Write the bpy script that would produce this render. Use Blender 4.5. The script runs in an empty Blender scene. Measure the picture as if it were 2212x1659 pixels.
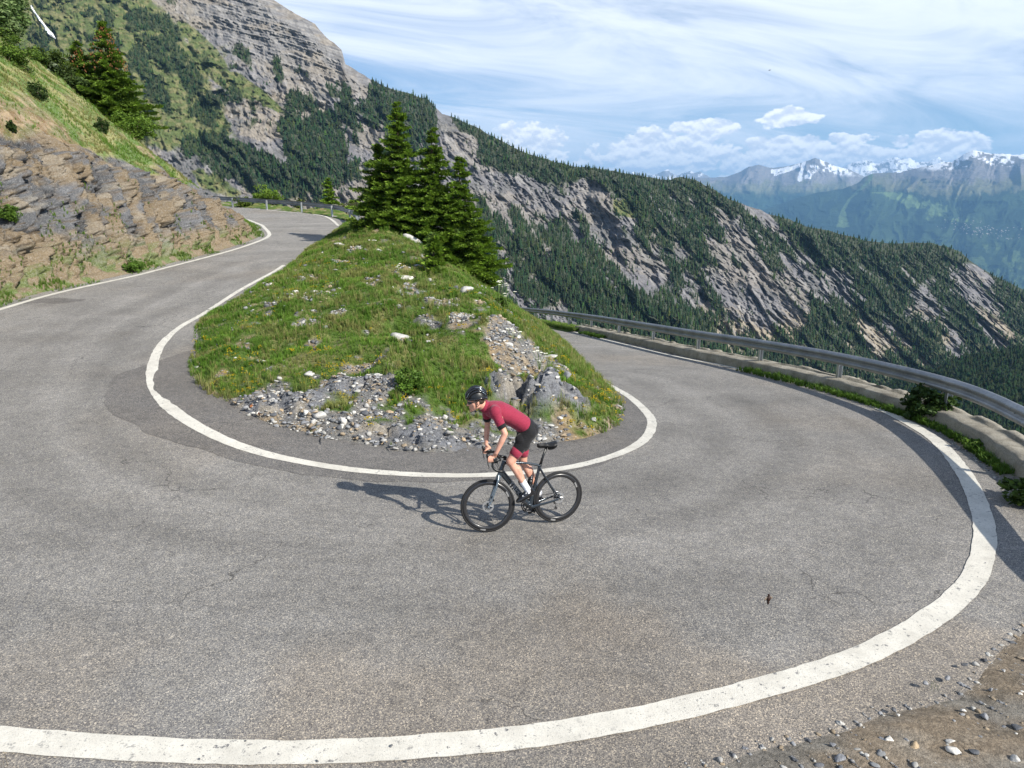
import bpy, bmesh, math, random
import numpy as np
from mathutils import Vector, Matrix, Euler
R = math.radians
rng = np.random.default_rng(7)
random.seed(7)
sc = bpy.context.scene
# ------------------------------------------------------------------ camera
CAMZ = 3.9
PITCH = R(14.1)
cam = bpy.data.objects.new('camera', bpy.data.cameras.new('camera'))
sc.collection.objects.link(cam)
cam.location = (0, 0, CAMZ)
cam.rotation_euler = (R(90) - PITCH, 0, 0)
cam.data.sensor_width = 36
cam.data.lens = 36 * 1550 / 2212
cam.data.clip_start = 0.05
cam.data.clip_end = 90000
sc.camera = cam
# ------------------------------------------------------------------ light
SUN_EL, SUN_AZ = R(35.5), math.atan2(0.80, -0.60)      # azimuth from +y towards +x
sdir = Vector((math.cos(SUN_EL) * math.sin(SUN_AZ), math.cos(SUN_EL) * math.cos(SUN_AZ), math.sin(SUN_EL)))
sl = bpy.data.lights.new('sun', 'SUN')
sl.energy = 5.0
sl.angle = R(0.53)
sl.color = (1.0, 0.945, 0.84)
so = bpy.data.objects.new('sun', sl)
so.rotation_euler = sdir.to_track_quat('Z', 'Y').to_euler()
so.location = (20, -15, 30)
sc.collection.objects.link(so)
sc.view_settings.view_transform = 'Standard'
sc.view_settings.look = 'None'
sc.view_settings.exposure = 0.66
sc.view_settings.gamma = 1.0
sc.render.film_transparent = False
sc.cycles.max_bounces = 6
sc.cycles.diffuse_bounces = 3
sc.cycles.volume_bounces = 0
sc.cycles.volume_step_rate = 5
# ------------------------------------------------------------------ world
wd = bpy.data.worlds.new('World')
sc.world = wd
wd.use_nodes = True
nt = wd.node_tree
nt.nodes.clear()
N = nt.nodes.new
L = nt.links.new
wout = N('ShaderNodeOutputWorld')
wbg = N('ShaderNodeBackground')
wbg.inputs['Strength'].default_value = 0.062
sky = N('ShaderNodeTexSky')
sky.sky_type = 'NISHITA'
sky.sun_disc = False
sky.sun_elevation = SUN_EL
sky.sun_rotation = SUN_AZ
sky.altitude = 1800
sky.air_density = 1.0
sky.dust_density = 0.6
sky.ozone_density = 2.0
tc = N('ShaderNodeTexCoord')
sx = N('ShaderNodeSeparateXYZ')
L(tc.outputs['Generated'], sx.inputs[0])


def wm(op, a, b=None, c=None, clamp=False):
    n = N('ShaderNodeMath')
    n.operation = op
    n.use_clamp = clamp
    for i, v in enumerate((a, b, c)):
        if v is None:
            continue
        if isinstance(v, (int, float)):
            n.inputs[i].default_value = v
        else:
            L(v, n.inputs[i])
    return n.outputs[0]


def wnoise(vec, scale, detail, rough, dist=0.0):
    n = N('ShaderNodeTexNoise')
    n.inputs['Scale'].default_value = scale
    n.inputs['Detail'].default_value = detail
    n.inputs['Roughness'].default_value = rough
    n.inputs['Distortion'].default_value = dist
    L(vec, n.inputs['Vector'])
    return n.outputs['Fac']


def wcomb(a, b, c):
    n = N('ShaderNodeCombineXYZ')
    for i, v in enumerate((a, b, c)):
        if isinstance(v, (int, float)):
            n.inputs[i].default_value = v
        else:
            L(v, n.inputs[i])
    return n.outputs[0]


def wmix(f, a, b):
    n = N('ShaderNodeMix')
    n.data_type = 'RGBA'
    L(f, n.inputs[0])
    for i, v in ((6, a), (7, b)):
        if isinstance(v, tuple):
            n.inputs[i].default_value = v
        else:
            L(v, n.inputs[i])
    return n.outputs[2]


def wramp(v, a, b):
    n = N('ShaderNodeMapRange')
    n.interpolation_type = 'SMOOTHSTEP'
    n.clamp = True
    n.inputs['From Min'].default_value = a
    n.inputs['From Max'].default_value = b
    L(v, n.inputs['Value'])
    return n.outputs[0]


zc = wm('MAXIMUM', sx.outputs[2], 0.0)
den = wm('ADD', zc, 0.14)
qx = wm('DIVIDE', sx.outputs[0], den)
qy = wm('DIVIDE', sx.outputs[1], den)
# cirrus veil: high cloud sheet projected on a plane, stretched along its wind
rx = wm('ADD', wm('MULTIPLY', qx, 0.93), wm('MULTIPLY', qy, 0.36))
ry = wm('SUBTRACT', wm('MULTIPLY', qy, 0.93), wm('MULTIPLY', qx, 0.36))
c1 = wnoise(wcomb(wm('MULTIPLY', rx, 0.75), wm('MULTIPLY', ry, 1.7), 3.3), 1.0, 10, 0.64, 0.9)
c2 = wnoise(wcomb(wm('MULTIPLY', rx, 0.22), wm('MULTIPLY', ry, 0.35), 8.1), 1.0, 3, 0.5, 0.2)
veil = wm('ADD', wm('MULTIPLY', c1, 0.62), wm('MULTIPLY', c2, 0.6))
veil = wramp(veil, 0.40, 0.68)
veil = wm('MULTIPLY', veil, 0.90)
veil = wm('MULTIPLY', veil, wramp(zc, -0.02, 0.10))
veil = wm('MULTIPLY', veil, wm('SUBTRACT', 1.0, wm('MULTIPLY', wramp(zc, 0.27, 0.52), 0.82)))  # unseen sky above the view kept clearer on purpose, to lower ambient fill
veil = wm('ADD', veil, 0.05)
skyc = N('ShaderNodeMix'); skyc.data_type = 'RGBA'; skyc.blend_type = 'MULTIPLY'; skyc.inputs[0].default_value = 1.0
L(sky.outputs[0], skyc.inputs[6]); skyc.inputs[7].default_value = (1.15, 1.28, 1.38, 1)
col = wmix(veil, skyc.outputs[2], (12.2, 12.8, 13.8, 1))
# cumulus banks standing low over the far ranges: (bearing, elevation) in degrees
az = wm('MULTIPLY', wm('ARCTAN2', sx.outputs[0], sx.outputs[1]), 57.29578)
el = wm('MULTIPLY', wm('ARCSINE', sx.outputs[2]), 57.29578)
CUM = [(1.1, 4.1, 3.2, 1.9, 1.0), (11.3, 3.5, 5.4, 1.9, 1.0), (7.0, 2.2, 3.0, 1.1, 0.7), (19.5, 3.0, 5.0, 1.35, 0.85), (24.5, 2.9, 4.0, 1.2, 0.75),
       (14.0, 5.4, 2.6, 0.62, 0.85), (19.9, 5.9, 2.1, 0.72, 0.9), (13.4, 4.55, 2.1, 0.6, 0.8), (20.5, 4.25, 3.2, 0.5, 0.8), (24.0, 4.35, 2.0, 0.4, 0.7),
       (29.8, 3.5, 2.6, 1.2, 1.0), (27.2, 4.0, 0.9, 0.45, 0.7), (22.0, 3.7, 2.6, 0.45, 0.7), (-60, 4, 16, 3, .9), (80, 4, 20, 3, .9), (150, 5, 30, 4, .9)]
cn = wnoise(wcomb(wm('MULTIPLY', az, 0.8), wm('MULTIPLY', el, 1.25), 1.7), 1.0, 8, 0.55, 0.0)
cn2 = wnoise(wcomb(wm('MULTIPLY', az, 0.8), wm('MULTIPLY', wm('ADD', el, 0.25), 1.25), 1.7), 1.0, 8, 0.55, 0.0)
mask = None
for a0, e0, sa, se, k in CUM:
    da = wm('DIVIDE', wm('SUBTRACT', az, a0), sa)
    de = wm('DIVIDE', wm('SUBTRACT', el, e0), se)
    r2 = wm('ADD', wm('MULTIPLY', da, da), wm('MULTIPLY', de, de))
    g = wm('MULTIPLY', wm('SUBTRACT', 1.0, r2), k)
    mask = g if mask is None else wm('MAXIMUM', mask, g)
dens = wm('ADD', mask, wm('MULTIPLY', wm('SUBTRACT', cn, 0.5), 3.0))
cum = wramp(dens, -0.05, 0.30)
lit = wramp(wm('SUBTRACT', cn, cn2), -0.12, 0.12)
ccol = wmix(lit, (10.5, 11.0, 12.2, 1), (17.5, 17.1, 16.4, 1))
col = wmix(wm('MULTIPLY', cum, 0.93), col, ccol)
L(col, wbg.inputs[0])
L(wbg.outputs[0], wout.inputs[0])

# ------------------------------------------------------------------ survey: sight lines from the camera (bearing/elevation read in a 2212 wide frame)
F = 1550.0
CP, SP = math.cos(PITCH), math.sin(PITCH)


def ray(px, py):
    u = (np.asarray(px, float) - 1106) / F
    v = (np.asarray(py, float) - 829.5) / F
    return u, CP - v * SP, -(v * CP + SP)


def topz(py, d):
    """height seen at image row py at forward distance d"""
    v = (py - 829.5) / F
    return CAMZ - d * (v * CP + SP) / (CP - v * SP)


def sstep(a, b, x):
    t = np.clip((np.asarray(x, float) - a) / (b - a), 0, 1)
    return t * t * (3 - 2 * t)


def spl(d):
    return .5 * (d + np.sqrt(d * d + 3))


def zl_(y):
    return .072 * spl(y - 9.5)


def zr_(y):
    s = spl(y - 8.5)
    return -.075 * s - .0006 * s * s


def zroad(x, y):
    x = np.asarray(x, float); y = np.asarray(y, float)
    xc = -2.4 - .13 * np.maximum(y - 16, 0)
    w = sstep(-3.5, 3.5, x - xc)
    return zl_(y) * (1 - w) + zr_(y) * w


def hit(px, py, zf=zroad, t0=1., t1=140., add=0., dt=.02):
    u, f, d = ray(px, py)
    ts = np.arange(t0, t1, dt)
    g = CAMZ + ts * d - zf(ts * u, ts * f) - add
    if not (g < 0).any():
        return None
    i = int(np.argmax(g < 0))
    a = g[i - 1] / (g[i - 1] - g[i])
    t = ts[i - 1] + a * dt
    return (t * float(u), t * float(f), CAMZ + t * float(d))


# ------------------------------------------------------------------ numpy noise
def _h(ix, iy, iz, seed):
    n = (ix.astype(np.int64) * 374761393 + iy.astype(np.int64) * 668265263 + iz.astype(np.int64) * 2147483647 + seed * 974634777) & 0xFFFFFFFF
    n = ((n ^ (n >> 13)) * 1274126177) & 0xFFFFFFFF
    n = ((n ^ (n >> 16)) * 2246822519) & 0xFFFFFFFF
    return ((n ^ (n >> 15)) & 0xFFFFFF) / float(0xFFFFFF)


def vn(x, y, z=0., seed=0):
    x, y, z = np.broadcast_arrays(np.asarray(x, float), np.asarray(y, float), np.asarray(z, float))
    ix, iy, iz = np.floor(x), np.floor(y), np.floor(z)
    fx, fy, fz = x - ix, y - iy, z - iz
    fx, fy, fz = (f * f * f * (f * (f * 6 - 15) + 10) for f in (fx, fy, fz))
    r = 0
    for a in (0, 1):
        for b in (0, 1):
            for c in (0, 1):
                r = r + _h(ix + a, iy + b, iz + c, seed) * (fx if a else 1 - fx) * (fy if b else 1 - fy) * (fz if c else 1 - fz)
    return r


def fbm(x, y, z=0., o=5, seed=0, rough=.5):
    r, a, s = 0, 1., 0.
    f = 1.
    for i in range(o):
        r = r + a * vn(np.asarray(x) * f, np.asarray(y) * f, np.asarray(z) * f, seed + i * 17)
        s += a; a *= rough; f *= 2.03
    return r / s


def ridged(x, y, z=0., o=5, seed=0, rough=.5):
    r, a, s = 0, 1., 0.
    f = 1.
    for i in range(o):
        r = r + a * (1 - np.abs(2 * vn(np.asarray(x) * f, np.asarray(y) * f, np.asarray(z) * f, seed + i * 17) - 1))
        s += a; a *= rough; f *= 2.07
    return r / s


def worley(x, y, z, seed=0):
    """F1, F2, and three random numbers and the offset from the nearest cell point"""
    x, y, z = np.broadcast_arrays(np.asarray(x, float), np.asarray(y, float), np.asarray(z, float))
    ix, iy, iz = np.floor(x), np.floor(y), np.floor(z)
    b1 = np.full(x.shape, 9.); b2 = np.full(x.shape, 9.)
    rr = [np.zeros(x.shape) for _ in range(3)]
    off = [np.zeros(x.shape) for _ in range(3)]
    for a in (-1, 0, 1):
        for b in (-1, 0, 1):
            for c in (-1, 0, 1):
                jx, jy, jz = ix + a, iy + b, iz + c
                px_ = jx + _h(jx, jy, jz, seed); py_ = jy + _h(jx, jy, jz, seed + 1); pz_ = jz + _h(jx, jy, jz, seed + 2)
                dx, dy, dz = x - px_, y - py_, z - pz_
                d = np.sqrt(dx * dx + dy * dy + dz * dz)
                m = d < b1
                b2 = np.where(m, b1, np.minimum(b2, d))
                b1 = np.where(m, d, b1)
                for k, o_ in enumerate((dx, dy, dz)):
                    off[k] = np.where(m, o_, off[k])
                for k in range(3):
                    rr[k] = np.where(m, _h(jx, jy, jz, seed + 11 + k), rr[k])
    return b1, b2, rr, off


def blocks(x, y, z, seed=0, tilt=.9):
    """faceted block relief in about -.5 .. .5"""
    f1, f2, r_, o_ = worley(x, y, z, seed)
    v = (r_[0] - .5) * .8 + ((r_[1] - .5) * (o_[0] + o_[1]) + (r_[2] - .5) * o_[2]) * tilt
    crack = sstep(0, .09, f2 - f1)
    return v - (1 - crack) * .30, r_[0], crack


# ------------------------------------------------------------------ polylines
def resample(P, step):
    P = np.array(P, float)
    Q = []
    n = len(P)
    for i in range(n - 1):
        p0, p1, p2, p3 = P[max(i - 1, 0)], P[i], P[i + 1], P[min(i + 2, n - 1)]
        m = max(2, int(np.linalg.norm(p2 - p1) / step * 3))
        for t in np.linspace(0, 1, m, endpoint=False):
            Q.append(.5 * ((2 * p1) + (-p0 + p2) * t + (2 * p0 - 5 * p1 + 4 * p2 - p3) * t * t + (-p0 + 3 * p1 - 3 * p2 + p3) * t ** 3))
    Q.append(P[-1])
    Q = np.array(Q)
    s = np.r_[0, np.cumsum(np.linalg.norm(np.diff(Q[:, :2], axis=0), axis=1))]
    k = max(2, int(s[-1] / step) + 1)
    t = np.linspace(0, s[-1], k)
    return np.stack([np.interp(t, s, Q[:, j]) for j in range(P.shape[1])], 1)


def smooth(P, it=3):
    P = P.copy()
    for _ in range(it):
        P[1:-1] = (P[:-2] + 2 * P[1:-1] + P[2:]) / 4
    return P


def normals2(P):
    T = np.gradient(P[:, :2], axis=0)
    T /= np.linalg.norm(T, axis=1)[:, None] + 1e-9
    return np.stack([T[:, 1], -T[:, 0]], 1)      # right-hand side of the direction of travel


def dist_poly(x, y, P):
    """distance to polyline and arc position of the nearest point"""
    x = np.asarray(x, float); y = np.asarray(y, float)
    best = np.full(x.shape, 1e9); arc = np.zeros(x.shape)
    s = 0.
    for a, b in zip(P[:-1], P[1:]):
        dx, dy = b[0] - a[0], b[1] - a[1]
        l2 = dx * dx + dy * dy + 1e-12
        t = np.clip(((x - a[0]) * dx + (y - a[1]) * dy) / l2, 0, 1)
        d = np.hypot(x - a[0] - t * dx, y - a[1] - t * dy)
        m = d < best
        best = np.where(m, d, best)
        arc = np.where(m, s + t * math.sqrt(l2), arc)
        s += math.sqrt(l2)
    return best, arc


def inside(x, y, P):
    x = np.asarray(x, float); y = np.asarray(y, float)
    c = np.zeros(x.shape, bool)
    n = len(P)
    for i in range(n):
        x1, y1 = P[i][0], P[i][1]
        x2, y2 = P[(i + 1) % n][0], P[(i + 1) % n][1]
        k = ((y1 > y) != (y2 > y))
        c ^= k & (x < (x2 - x1) * (y - y1) / ((y2 - y1) + 1e-12) + x1)
    return c


# ------------------------------------------------------------------ mesh helpers
def tag(o, label=None, cat=None, group=None, kind=None):
    if label: o['label'] = label
    if cat: o['category'] = cat
    if group: o['group'] = group
    if kind: o['kind'] = kind
    return o


def mesh_np(name, V, Fc, smooth_=False, mat=None, col=None, parent=None, mats=None, mi=None):
    V = np.asarray(V, np.float32); Fc = np.asarray(Fc, np.int32)
    me = bpy.data.meshes.new(name)
    me.vertices.add(len(V)); me.vertices.foreach_set('co', V.ravel())
    k = Fc.shape[1]
    me.loops.add(Fc.size); me.loops.foreach_set('vertex_index', Fc.ravel())
    me.polygons.add(len(Fc))
    me.polygons.foreach_set('loop_start', np.arange(0, Fc.size, k, dtype=np.int32))
    me.polygons.foreach_set('loop_total', np.full(len(Fc), k, np.int32))
    if smooth_:
        me.polygons.foreach_set('use_smooth', np.ones(len(Fc), bool))
    if mi is not None:
        me.polygons.foreach_set('material_index', np.asarray(mi, np.int32))
    me.update(calc_edges=True)
    if col is not None:
        ca = me.color_attributes.new('Col', 'FLOAT_COLOR', 'POINT')
        c = np.ones((len(V), 4), np.float32); c[:, :np.asarray(col).shape[1]] = col
        ca.data.foreach_set('color', c.ravel())
    if mats:
        for m_ in mats: me.materials.append(m_)
    elif mat:
        me.materials.append(mat)
    o = bpy.data.objects.new(name, me)
    sc.collection.objects.link(o)
    if parent is not None:
        o.parent = parent
    return o


def grid_faces(n, m, keep=None, flip=False):
    i = np.arange(n - 1)[:, None] * m + np.arange(m - 1)[None, :]
    f = np.stack([i, i + 1, i + m + 1, i + m], -1).reshape(-1, 4)
    if flip: f = f[:, ::-1]
    if keep is not None: f = f[keep.ravel()]
    return f


def compact(V, Fc, col=None):
    u, inv = np.unique(Fc, return_inverse=True)
    return V[u], inv.reshape(Fc.shape), (None if col is None else col[u])


def empty(name, loc, rz=0., parent=None):
    o = bpy.data.objects.new(name, None)
    o.location = loc
    o.rotation_euler = (0, 0, rz)
    o.empty_display_size = .3
    sc.collection.objects.link(o)
    if parent is not None: o.parent = parent
    return o


# ------------------------------------------------------------------ materials
class M_:
    def __init__(s, name, rough=.8, spec=.3):
        s.m = bpy.data.materials.new(name); s.m.use_nodes = True
        s.t = s.m.node_tree; s.b = s.t.nodes['Principled BSDF']
        s.b.inputs['Roughness'].default_value = rough
        s.b.inputs['Specular IOR Level'].default_value = spec
        s.co = s.t.nodes.new('ShaderNodeTexCoord').outputs['Object']

    def n(s, t): return s.t.nodes.new(t)
    def l(s, a, b): s.t.links.new(a, b)

    def set(s, i, v):
        if isinstance(v, (int, float)): i.default_value = v
        elif isinstance(v, tuple): i.default_value = v if len(v) == 4 or i.type == 'VECTOR' else (*v, 1)
        else: s.l(v, i)

    def math(s, op, a, b=None, clamp=False):
        n = s.n('ShaderNodeMath'); n.operation = op; n.use_clamp = clamp
        s.set(n.inputs[0], a)
        if b is not None: s.set(n.inputs[1], b)
        return n.outputs[0]

    def noise(s, scale, det=4, rough=.55, vec=None, out='Fac', dist=0.):
        n = s.n('ShaderNodeTexNoise')
        n.inputs['Scale'].default_value = scale; n.inputs['Detail'].default_value = det; n.inputs['Roughness'].default_value = rough
        n.inputs['Distortion'].default_value = dist
        s.l(vec or s.co, n.inputs['Vector'])
        return n.outputs[out]

    def voro(s, scale, out='Color', feat='F1', vec=None, rand=1.):
        n = s.n('ShaderNodeTexVoronoi'); n.feature = feat; n.inputs['Scale'].default_value = scale
        n.inputs['Randomness'].default_value = rand
        s.l(vec or s.co, n.inputs['Vector'])
        return n.outputs[out]

    def ramp(s, v, a, b, lo=0., hi=1.):
        n = s.n('ShaderNodeMapRange'); n.clamp = True
        n.inputs['From Min'].default_value = a; n.inputs['From Max'].default_value = b
        n.inputs['To Min'].default_value = lo; n.inputs['To Max'].default_value = hi
        s.l(v, n.inputs['Value'])
        return n.outputs[0]

    def cramp(s, v, stops, interp='LINEAR'):
        n = s.n('ShaderNodeValToRGB'); n.color_ramp.interpolation = interp
        e = n.color_ramp.elements
        while len(e) < len(stops): e.new(.5)
        for k, (p, c) in enumerate(stops):
            e[k].position = p; e[k].color = (*c, 1)
        s.l(v, n.inputs[0])
        return n.outputs[0]

    def mix(s, f, a, b, mode='MIX'):
        n = s.n('ShaderNodeMix'); n.data_type = 'RGBA'; n.blend_type = mode
        s.set(n.inputs[0], f); s.set(n.inputs[6], a); s.set(n.inputs[7], b)
        return n.outputs[2]

    def mapping(s, sc_=(1, 1, 1), rot=(0, 0, 0)):
        n = s.n('ShaderNodeMapping'); n.inputs['Scale'].default_value = sc_; n.inputs['Rotation'].default_value = rot
        s.l(s.co, n.inputs[0]); return n.outputs[0]

    def attr(s, name='Col'):
        n = s.n('ShaderNodeAttribute'); n.attribute_name = name
        return n.outputs['Color']

    def bump(s, h, dist, strength=1.):
        n = s.n('ShaderNodeBump'); n.inputs['Distance'].default_value = dist; n.inputs['Strength'].default_value = strength
        s.l(h, n.inputs['Height']); s.l(n.outputs[0], s.b.inputs['Normal'])

    def done(s, c):
        s.set(s.b.inputs['Base Color'], c)
        return s.m


def plain(name, c, rough=.5, spec=.4, metal=0., var=.12, scale=30., coat=0.):
    m = M_(name, rough, spec)
    m.b.inputs['Metallic'].default_value = metal
    m.b.inputs['Coat Weight'].default_value = coat
    k = m.ramp(m.noise(scale, 3), .3, .7, 1 - var, 1 + var)
    return m.done(m.mix(1., (*c, 1), k, 'MULTIPLY'))


def asphalt_colour(m, dark=1.):
    v = m.voro(112.)
    g = m.cramp(sepr(m, v), [(0, (.085, .085, .09)), (.22, (.13, .13, .136)), (.5, (.185, .182, .18)), (.78, (.235, .23, .22)), (.93, (.33, .31, .275)), (1, (.46, .43, .38))])
    fine = m.noise(260., 2)
    g = m.mix(1., g, m.ramp(fine, .3, .7, .8, 1.2), 'MULTIPLY')
    clump = m.noise(7., 6, .7)
    g = m.mix(1., g, m.ramp(clump, .3, .7, .82, 1.18), 'MULTIPLY')
    big = m.noise(.7, 6, .62)
    g = m.mix(1., g, m.ramp(big, .3, .7, .88, 1.12), 'MULTIPLY')
    # hairline cracks, only in some areas
    w = m.n('ShaderNodeVectorMath'); w.operation = 'ADD'
    nz = m.n('ShaderNodeTexNoise'); nz.inputs['Scale'].default_value = 1.6; nz.inputs['Detail'].default_value = 6; m.l(m.co, nz.inputs['Vector'])
    m.l(m.co, w.inputs[0]); m.l(nz.outputs['Color'], w.inputs[1])
    cr = m.voro(.55, 'Distance', 'DISTANCE_TO_EDGE', vec=w.outputs[0])
    line = m.ramp(cr, .0, .007, 1, 0)
    area = m.ramp(m.noise(.33, 2), .50, .58)
    g = m.mix(m.math('MULTIPLY', m.math('MULTIPLY', line, area), .75), g, (.035, .035, .037, 1))
    g = m.mix(1., g, (dark, dark, dark, 1), 'MULTIPLY')
    return g, v


def sepr(m, c, k=0):
    n = m.n('ShaderNodeSeparateColor')
    m.l(c, n.inputs[0])
    return n.outputs[k]


def make_asphalt(name, dark=1., tint=(1, 1, 1), rough=.85, vcol=False):
    m = M_(name, rough, .25)
    g, v = asphalt_colour(m, dark)
    # tyre-polished bands and brown dirt in patches
    d = m.ramp(m.noise(.22, 3), .52, .7)
    g = m.mix(m.math('MULTIPLY', d, .35), g, m.mix(1., g, (1.05, .93, .78, 1), 'MULTIPLY'))
    g = m.mix(1., g, (*tint, 1), 'MULTIPLY')
    if vcol: g = m.mix(1., g, m.attr(), 'MULTIPLY')
    m.bump(m.voro(112., 'Distance'), .004, .6)
    return m.done(g)


MAT_ROAD = make_asphalt('asphalt', 1.12, (1.0, .975, .94), vcol=True)
MAT_PATCH = make_asphalt('dark_asphalt', .76, (1.0, .97, .95))


def make_line():
    m = M_('line_paint', .65, .3)
    g, v = asphalt_colour(m, 1.1)
    w = m.mix(1., (.66, .63, .56, 1), m.ramp(m.noise(3.5, 7, .75), .28, .72, .80, 1.10), 'MULTIPLY')
    w = m.mix(m.math('MULTIPLY', m.ramp(m.noise(1.3, 5, .7), .5, .66), .25), w, (.30, .27, .22, 1))
    w = m.mix(m.math('MULTIPLY', m.ramp(sepr(m, v), .0, .25, 1, 0), .22), w, g)
    chips = m.ramp(m.noise(15., 6, .68), .60, .63)
    chips2 = m.ramp(m.noise(70., 2, .5), .66, .70)
    area = m.ramp(m.noise(.8, 2), .32, .55)
    f = m.math('MAXIMUM', m.math('MULTIPLY', chips, area), m.math('MULTIPLY', chips2, .8))
    m.bump(m.voro(105., 'Distance'), .003, .5)
    return m.done(m.mix(f, w, g))


MAT_LINE = make_line()


def make_ground():
    """earth, gravel and rock: the vertex colour is the kind of soil, the nodes its grain"""
    m = M_('earth_and_rock', .95, .15)
    c = m.attr()
    a = m.ramp(m.noise(38., 6, .7), .28, .72, .62, 1.38)
    b = m.ramp(sepr(m, m.voro(26.)), 0, 1, .78, 1.22)
    g = m.mix(1., c, a, 'MULTIPLY'); g = m.mix(1., g, b, 'MULTIPLY')
    m.bump(m.noise(34., 7, .75), .05, 1.)
    return m.done(g)


def make_rock(name='rock', scale=6., bump=.05):
    m = M_(name, .9, .2)
    c = m.attr()
    a = m.ramp(m.noise(scale * 3, 7, .7), .28, .72, .66, 1.34)
    vein = m.ramp(m.noise(scale * .8, 6, .6, dist=2.5), .495, .51)
    vein2 = m.ramp(m.noise(scale * .8, 6, .6, dist=2.5), .51, .525, 1, 0)
    g = m.mix(1., c, a, 'MULTIPLY')
    g = m.mix(m.math('MULTIPLY', m.math('MULTIPLY', vein, vein2), .5), g, (.55, .54, .52, 1))
    m.bump(m.noise(scale * 2.2, 8, .72), bump, 1.)
    return m.done(g)


MAT_GROUND = make_ground()
MAT_ROCK = make_rock()


def make_leaf(name, trans=.25, rough=.6, spec=.25):
    m = M_(name, rough, spec)
    c = m.attr()
    m.set(m.b.inputs['Base Color'], c)
    tr = m.n('ShaderNodeBsdfTranslucent')
    m.l(c, tr.inputs['Color'])
    mx = m.n('ShaderNodeMixShader'); mx.inputs[0].default_value = trans
    m.l(m.b.outputs[0], mx.inputs[1]); m.l(tr.outputs[0], mx.inputs[2])
    m.l(mx.outputs[0], m.t.nodes['Material Output'].inputs[0])
    return m.m


MAT_LEAF = make_leaf('leaves')
MAT_BARK = plain('bark', (.10, .075, .055), .9, .1, var=.4, scale=12)
MAT_STEEL = plain('galvanised_steel', (.42, .44, .46), .42, .5, metal=.75, var=.14, scale=5)


def make_concrete():
    m = M_('old_concrete', .92, .2)
    base = m.cramp(m.noise(2.2, 7, .68), [(.3, (.19, .17, .135)), (.5, (.30, .275, .225)), (.68, (.42, .39, .33))])
    base = m.mix(1., base, m.ramp(m.noise(40., 4), .3, .7, .75, 1.2), 'MULTIPLY')
    stain = m.ramp(m.noise(1.1, 5, .7), .55, .68)
    base = m.mix(m.math('MULTIPLY', stain, .6), base, (.11, .10, .085, 1))
    m.bump(m.noise(26., 7, .7), .02, 1.)
    return m.done(base)


MAT_CONC = make_concrete()
# ================================================================== road, lines, mound
OUTR = [(0,1597),(280,1618),(562,1629),(850,1620),(1123,1595),(1300,1569),(1469,1533),(1704,1471),(1889,1409),(2065,1299),(2110,1245),(2126,1190),(2128,1137),(2104,1063),(2077,1015),(2026,954),(1972,919),(1897,881),(1830,854),(1754,836),(1568,791),(1462,771),(1356,746),(1249,719),(1122,689)]
INN = [(1300,823),(1356,855),(1398,892),(1409,913),(1398,945),(1356,974),(1276,1001),(1239,1009),(1180,1018),(1037,1028),(940,1028),(803,1020),(721,1011),(639,996),(557,978),(475,947),(414,915),(370,884),(346,858),(332,832),(328,805),(333,777),(346,748),(370,722),(396,702),(440,678),(522,625),(592,587),(613,573)]
INF = [(731,488),(712,472),(684,464),(592,455),(515,448)]
OUTL = [(0,669),(125,633),(292,596),(346,582),(487,545),(557,522),(582,508),(571,492),(559,484)]
MND = [(1117,693),(1143,706),(1196,722),(1249,770),(1297,817),(1340,860),(1350,902),(1324,929),(1249,955),(1164,961),(1049,969),(967,980),(844,974),(776,958),(680,947),(639,933),(576,917),(510,884),(490,871),(446,851),(418,827),(405,790),(420,746),(420,710),(455,676),(530,631),(600,592),(620,578),(658,542),(700,517),(735,490)]
W2 = lambda l: [hit(*p)[:2] for p in l]
outr = W2(OUTR)
outr = [(-14.9, 15.5), (-13.6, 11.5), (-11.2, 8.0), (-8.2, 5.8), (-6.0, 4.95)] + outr + [(-1.6, 62.), (-5, 66)]
outr = smooth(resample(outr, .25), 6)
inn = smooth(resample(W2(INN), .25), 4)
inf_ = smooth(resample(W2(INF) + [(-28., 63.5)], .3), 3)
outl = [(-14.9, 15.5), (-15.2, 18.)] + W2(OUTL) + [(-19.5, 51.5), (-26, 56.5)]
outl = smooth(resample(outl, .3), 4)
mnd = resample(W2(MND), .3)
i_split = int(np.argmin(np.hypot(mnd[:, 0] + 5.6, mnd[:, 1] - 13.2)))
farL = np.array([(-10.9, 47.0), (-12.2, 49.2), (-14.0, 52.1), (-18.2, 55.9), (-22.1, 59.0), (-28, 63.)])
farL += np.array([.42, .42])
ER = np.vstack([[(-1.8, 62.)], mnd[:i_split + 1]])
EL = np.vstack([mnd[i_split:], farL])
ER_c, EL_c = ER[::2], EL[::2]
MPOLY = np.vstack([mnd, farL, [(-24, 68), (-8, 68), (-2.2, 62)]])
FRONT = np.array([p for p in mnd if p[1] < 19 and (p[0] > -6.2)])[::3]


def crag(x, y):
    """weight of the bare rock knob behind the rider"""
    return np.exp(-(((x - .55) / 1.15) ** 2 + ((y - 14.0) / 1.0) ** 2) ** 1.6)


def slab(x, y):
    """grey bedrock slab at the tip of the mound"""
    return np.exp(-(((x + 4.35) / .95) ** 2 + ((y - 12.75) / .55) ** 2) ** 1.5) + .9 * np.exp(-(((x + 2.75) / .9) ** 2 + ((y - 13.5) / .5) ** 2) ** 1.5) + .7 * np.exp(-(((x + 2.0) / 1.2) ** 2 + ((y - 11.75) / .33) ** 2) ** 1.5) + .8 * np.exp(-(((x + .9) / .9) ** 2 + ((y - 11.75) / .3) ** 2) ** 1.5)


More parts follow.
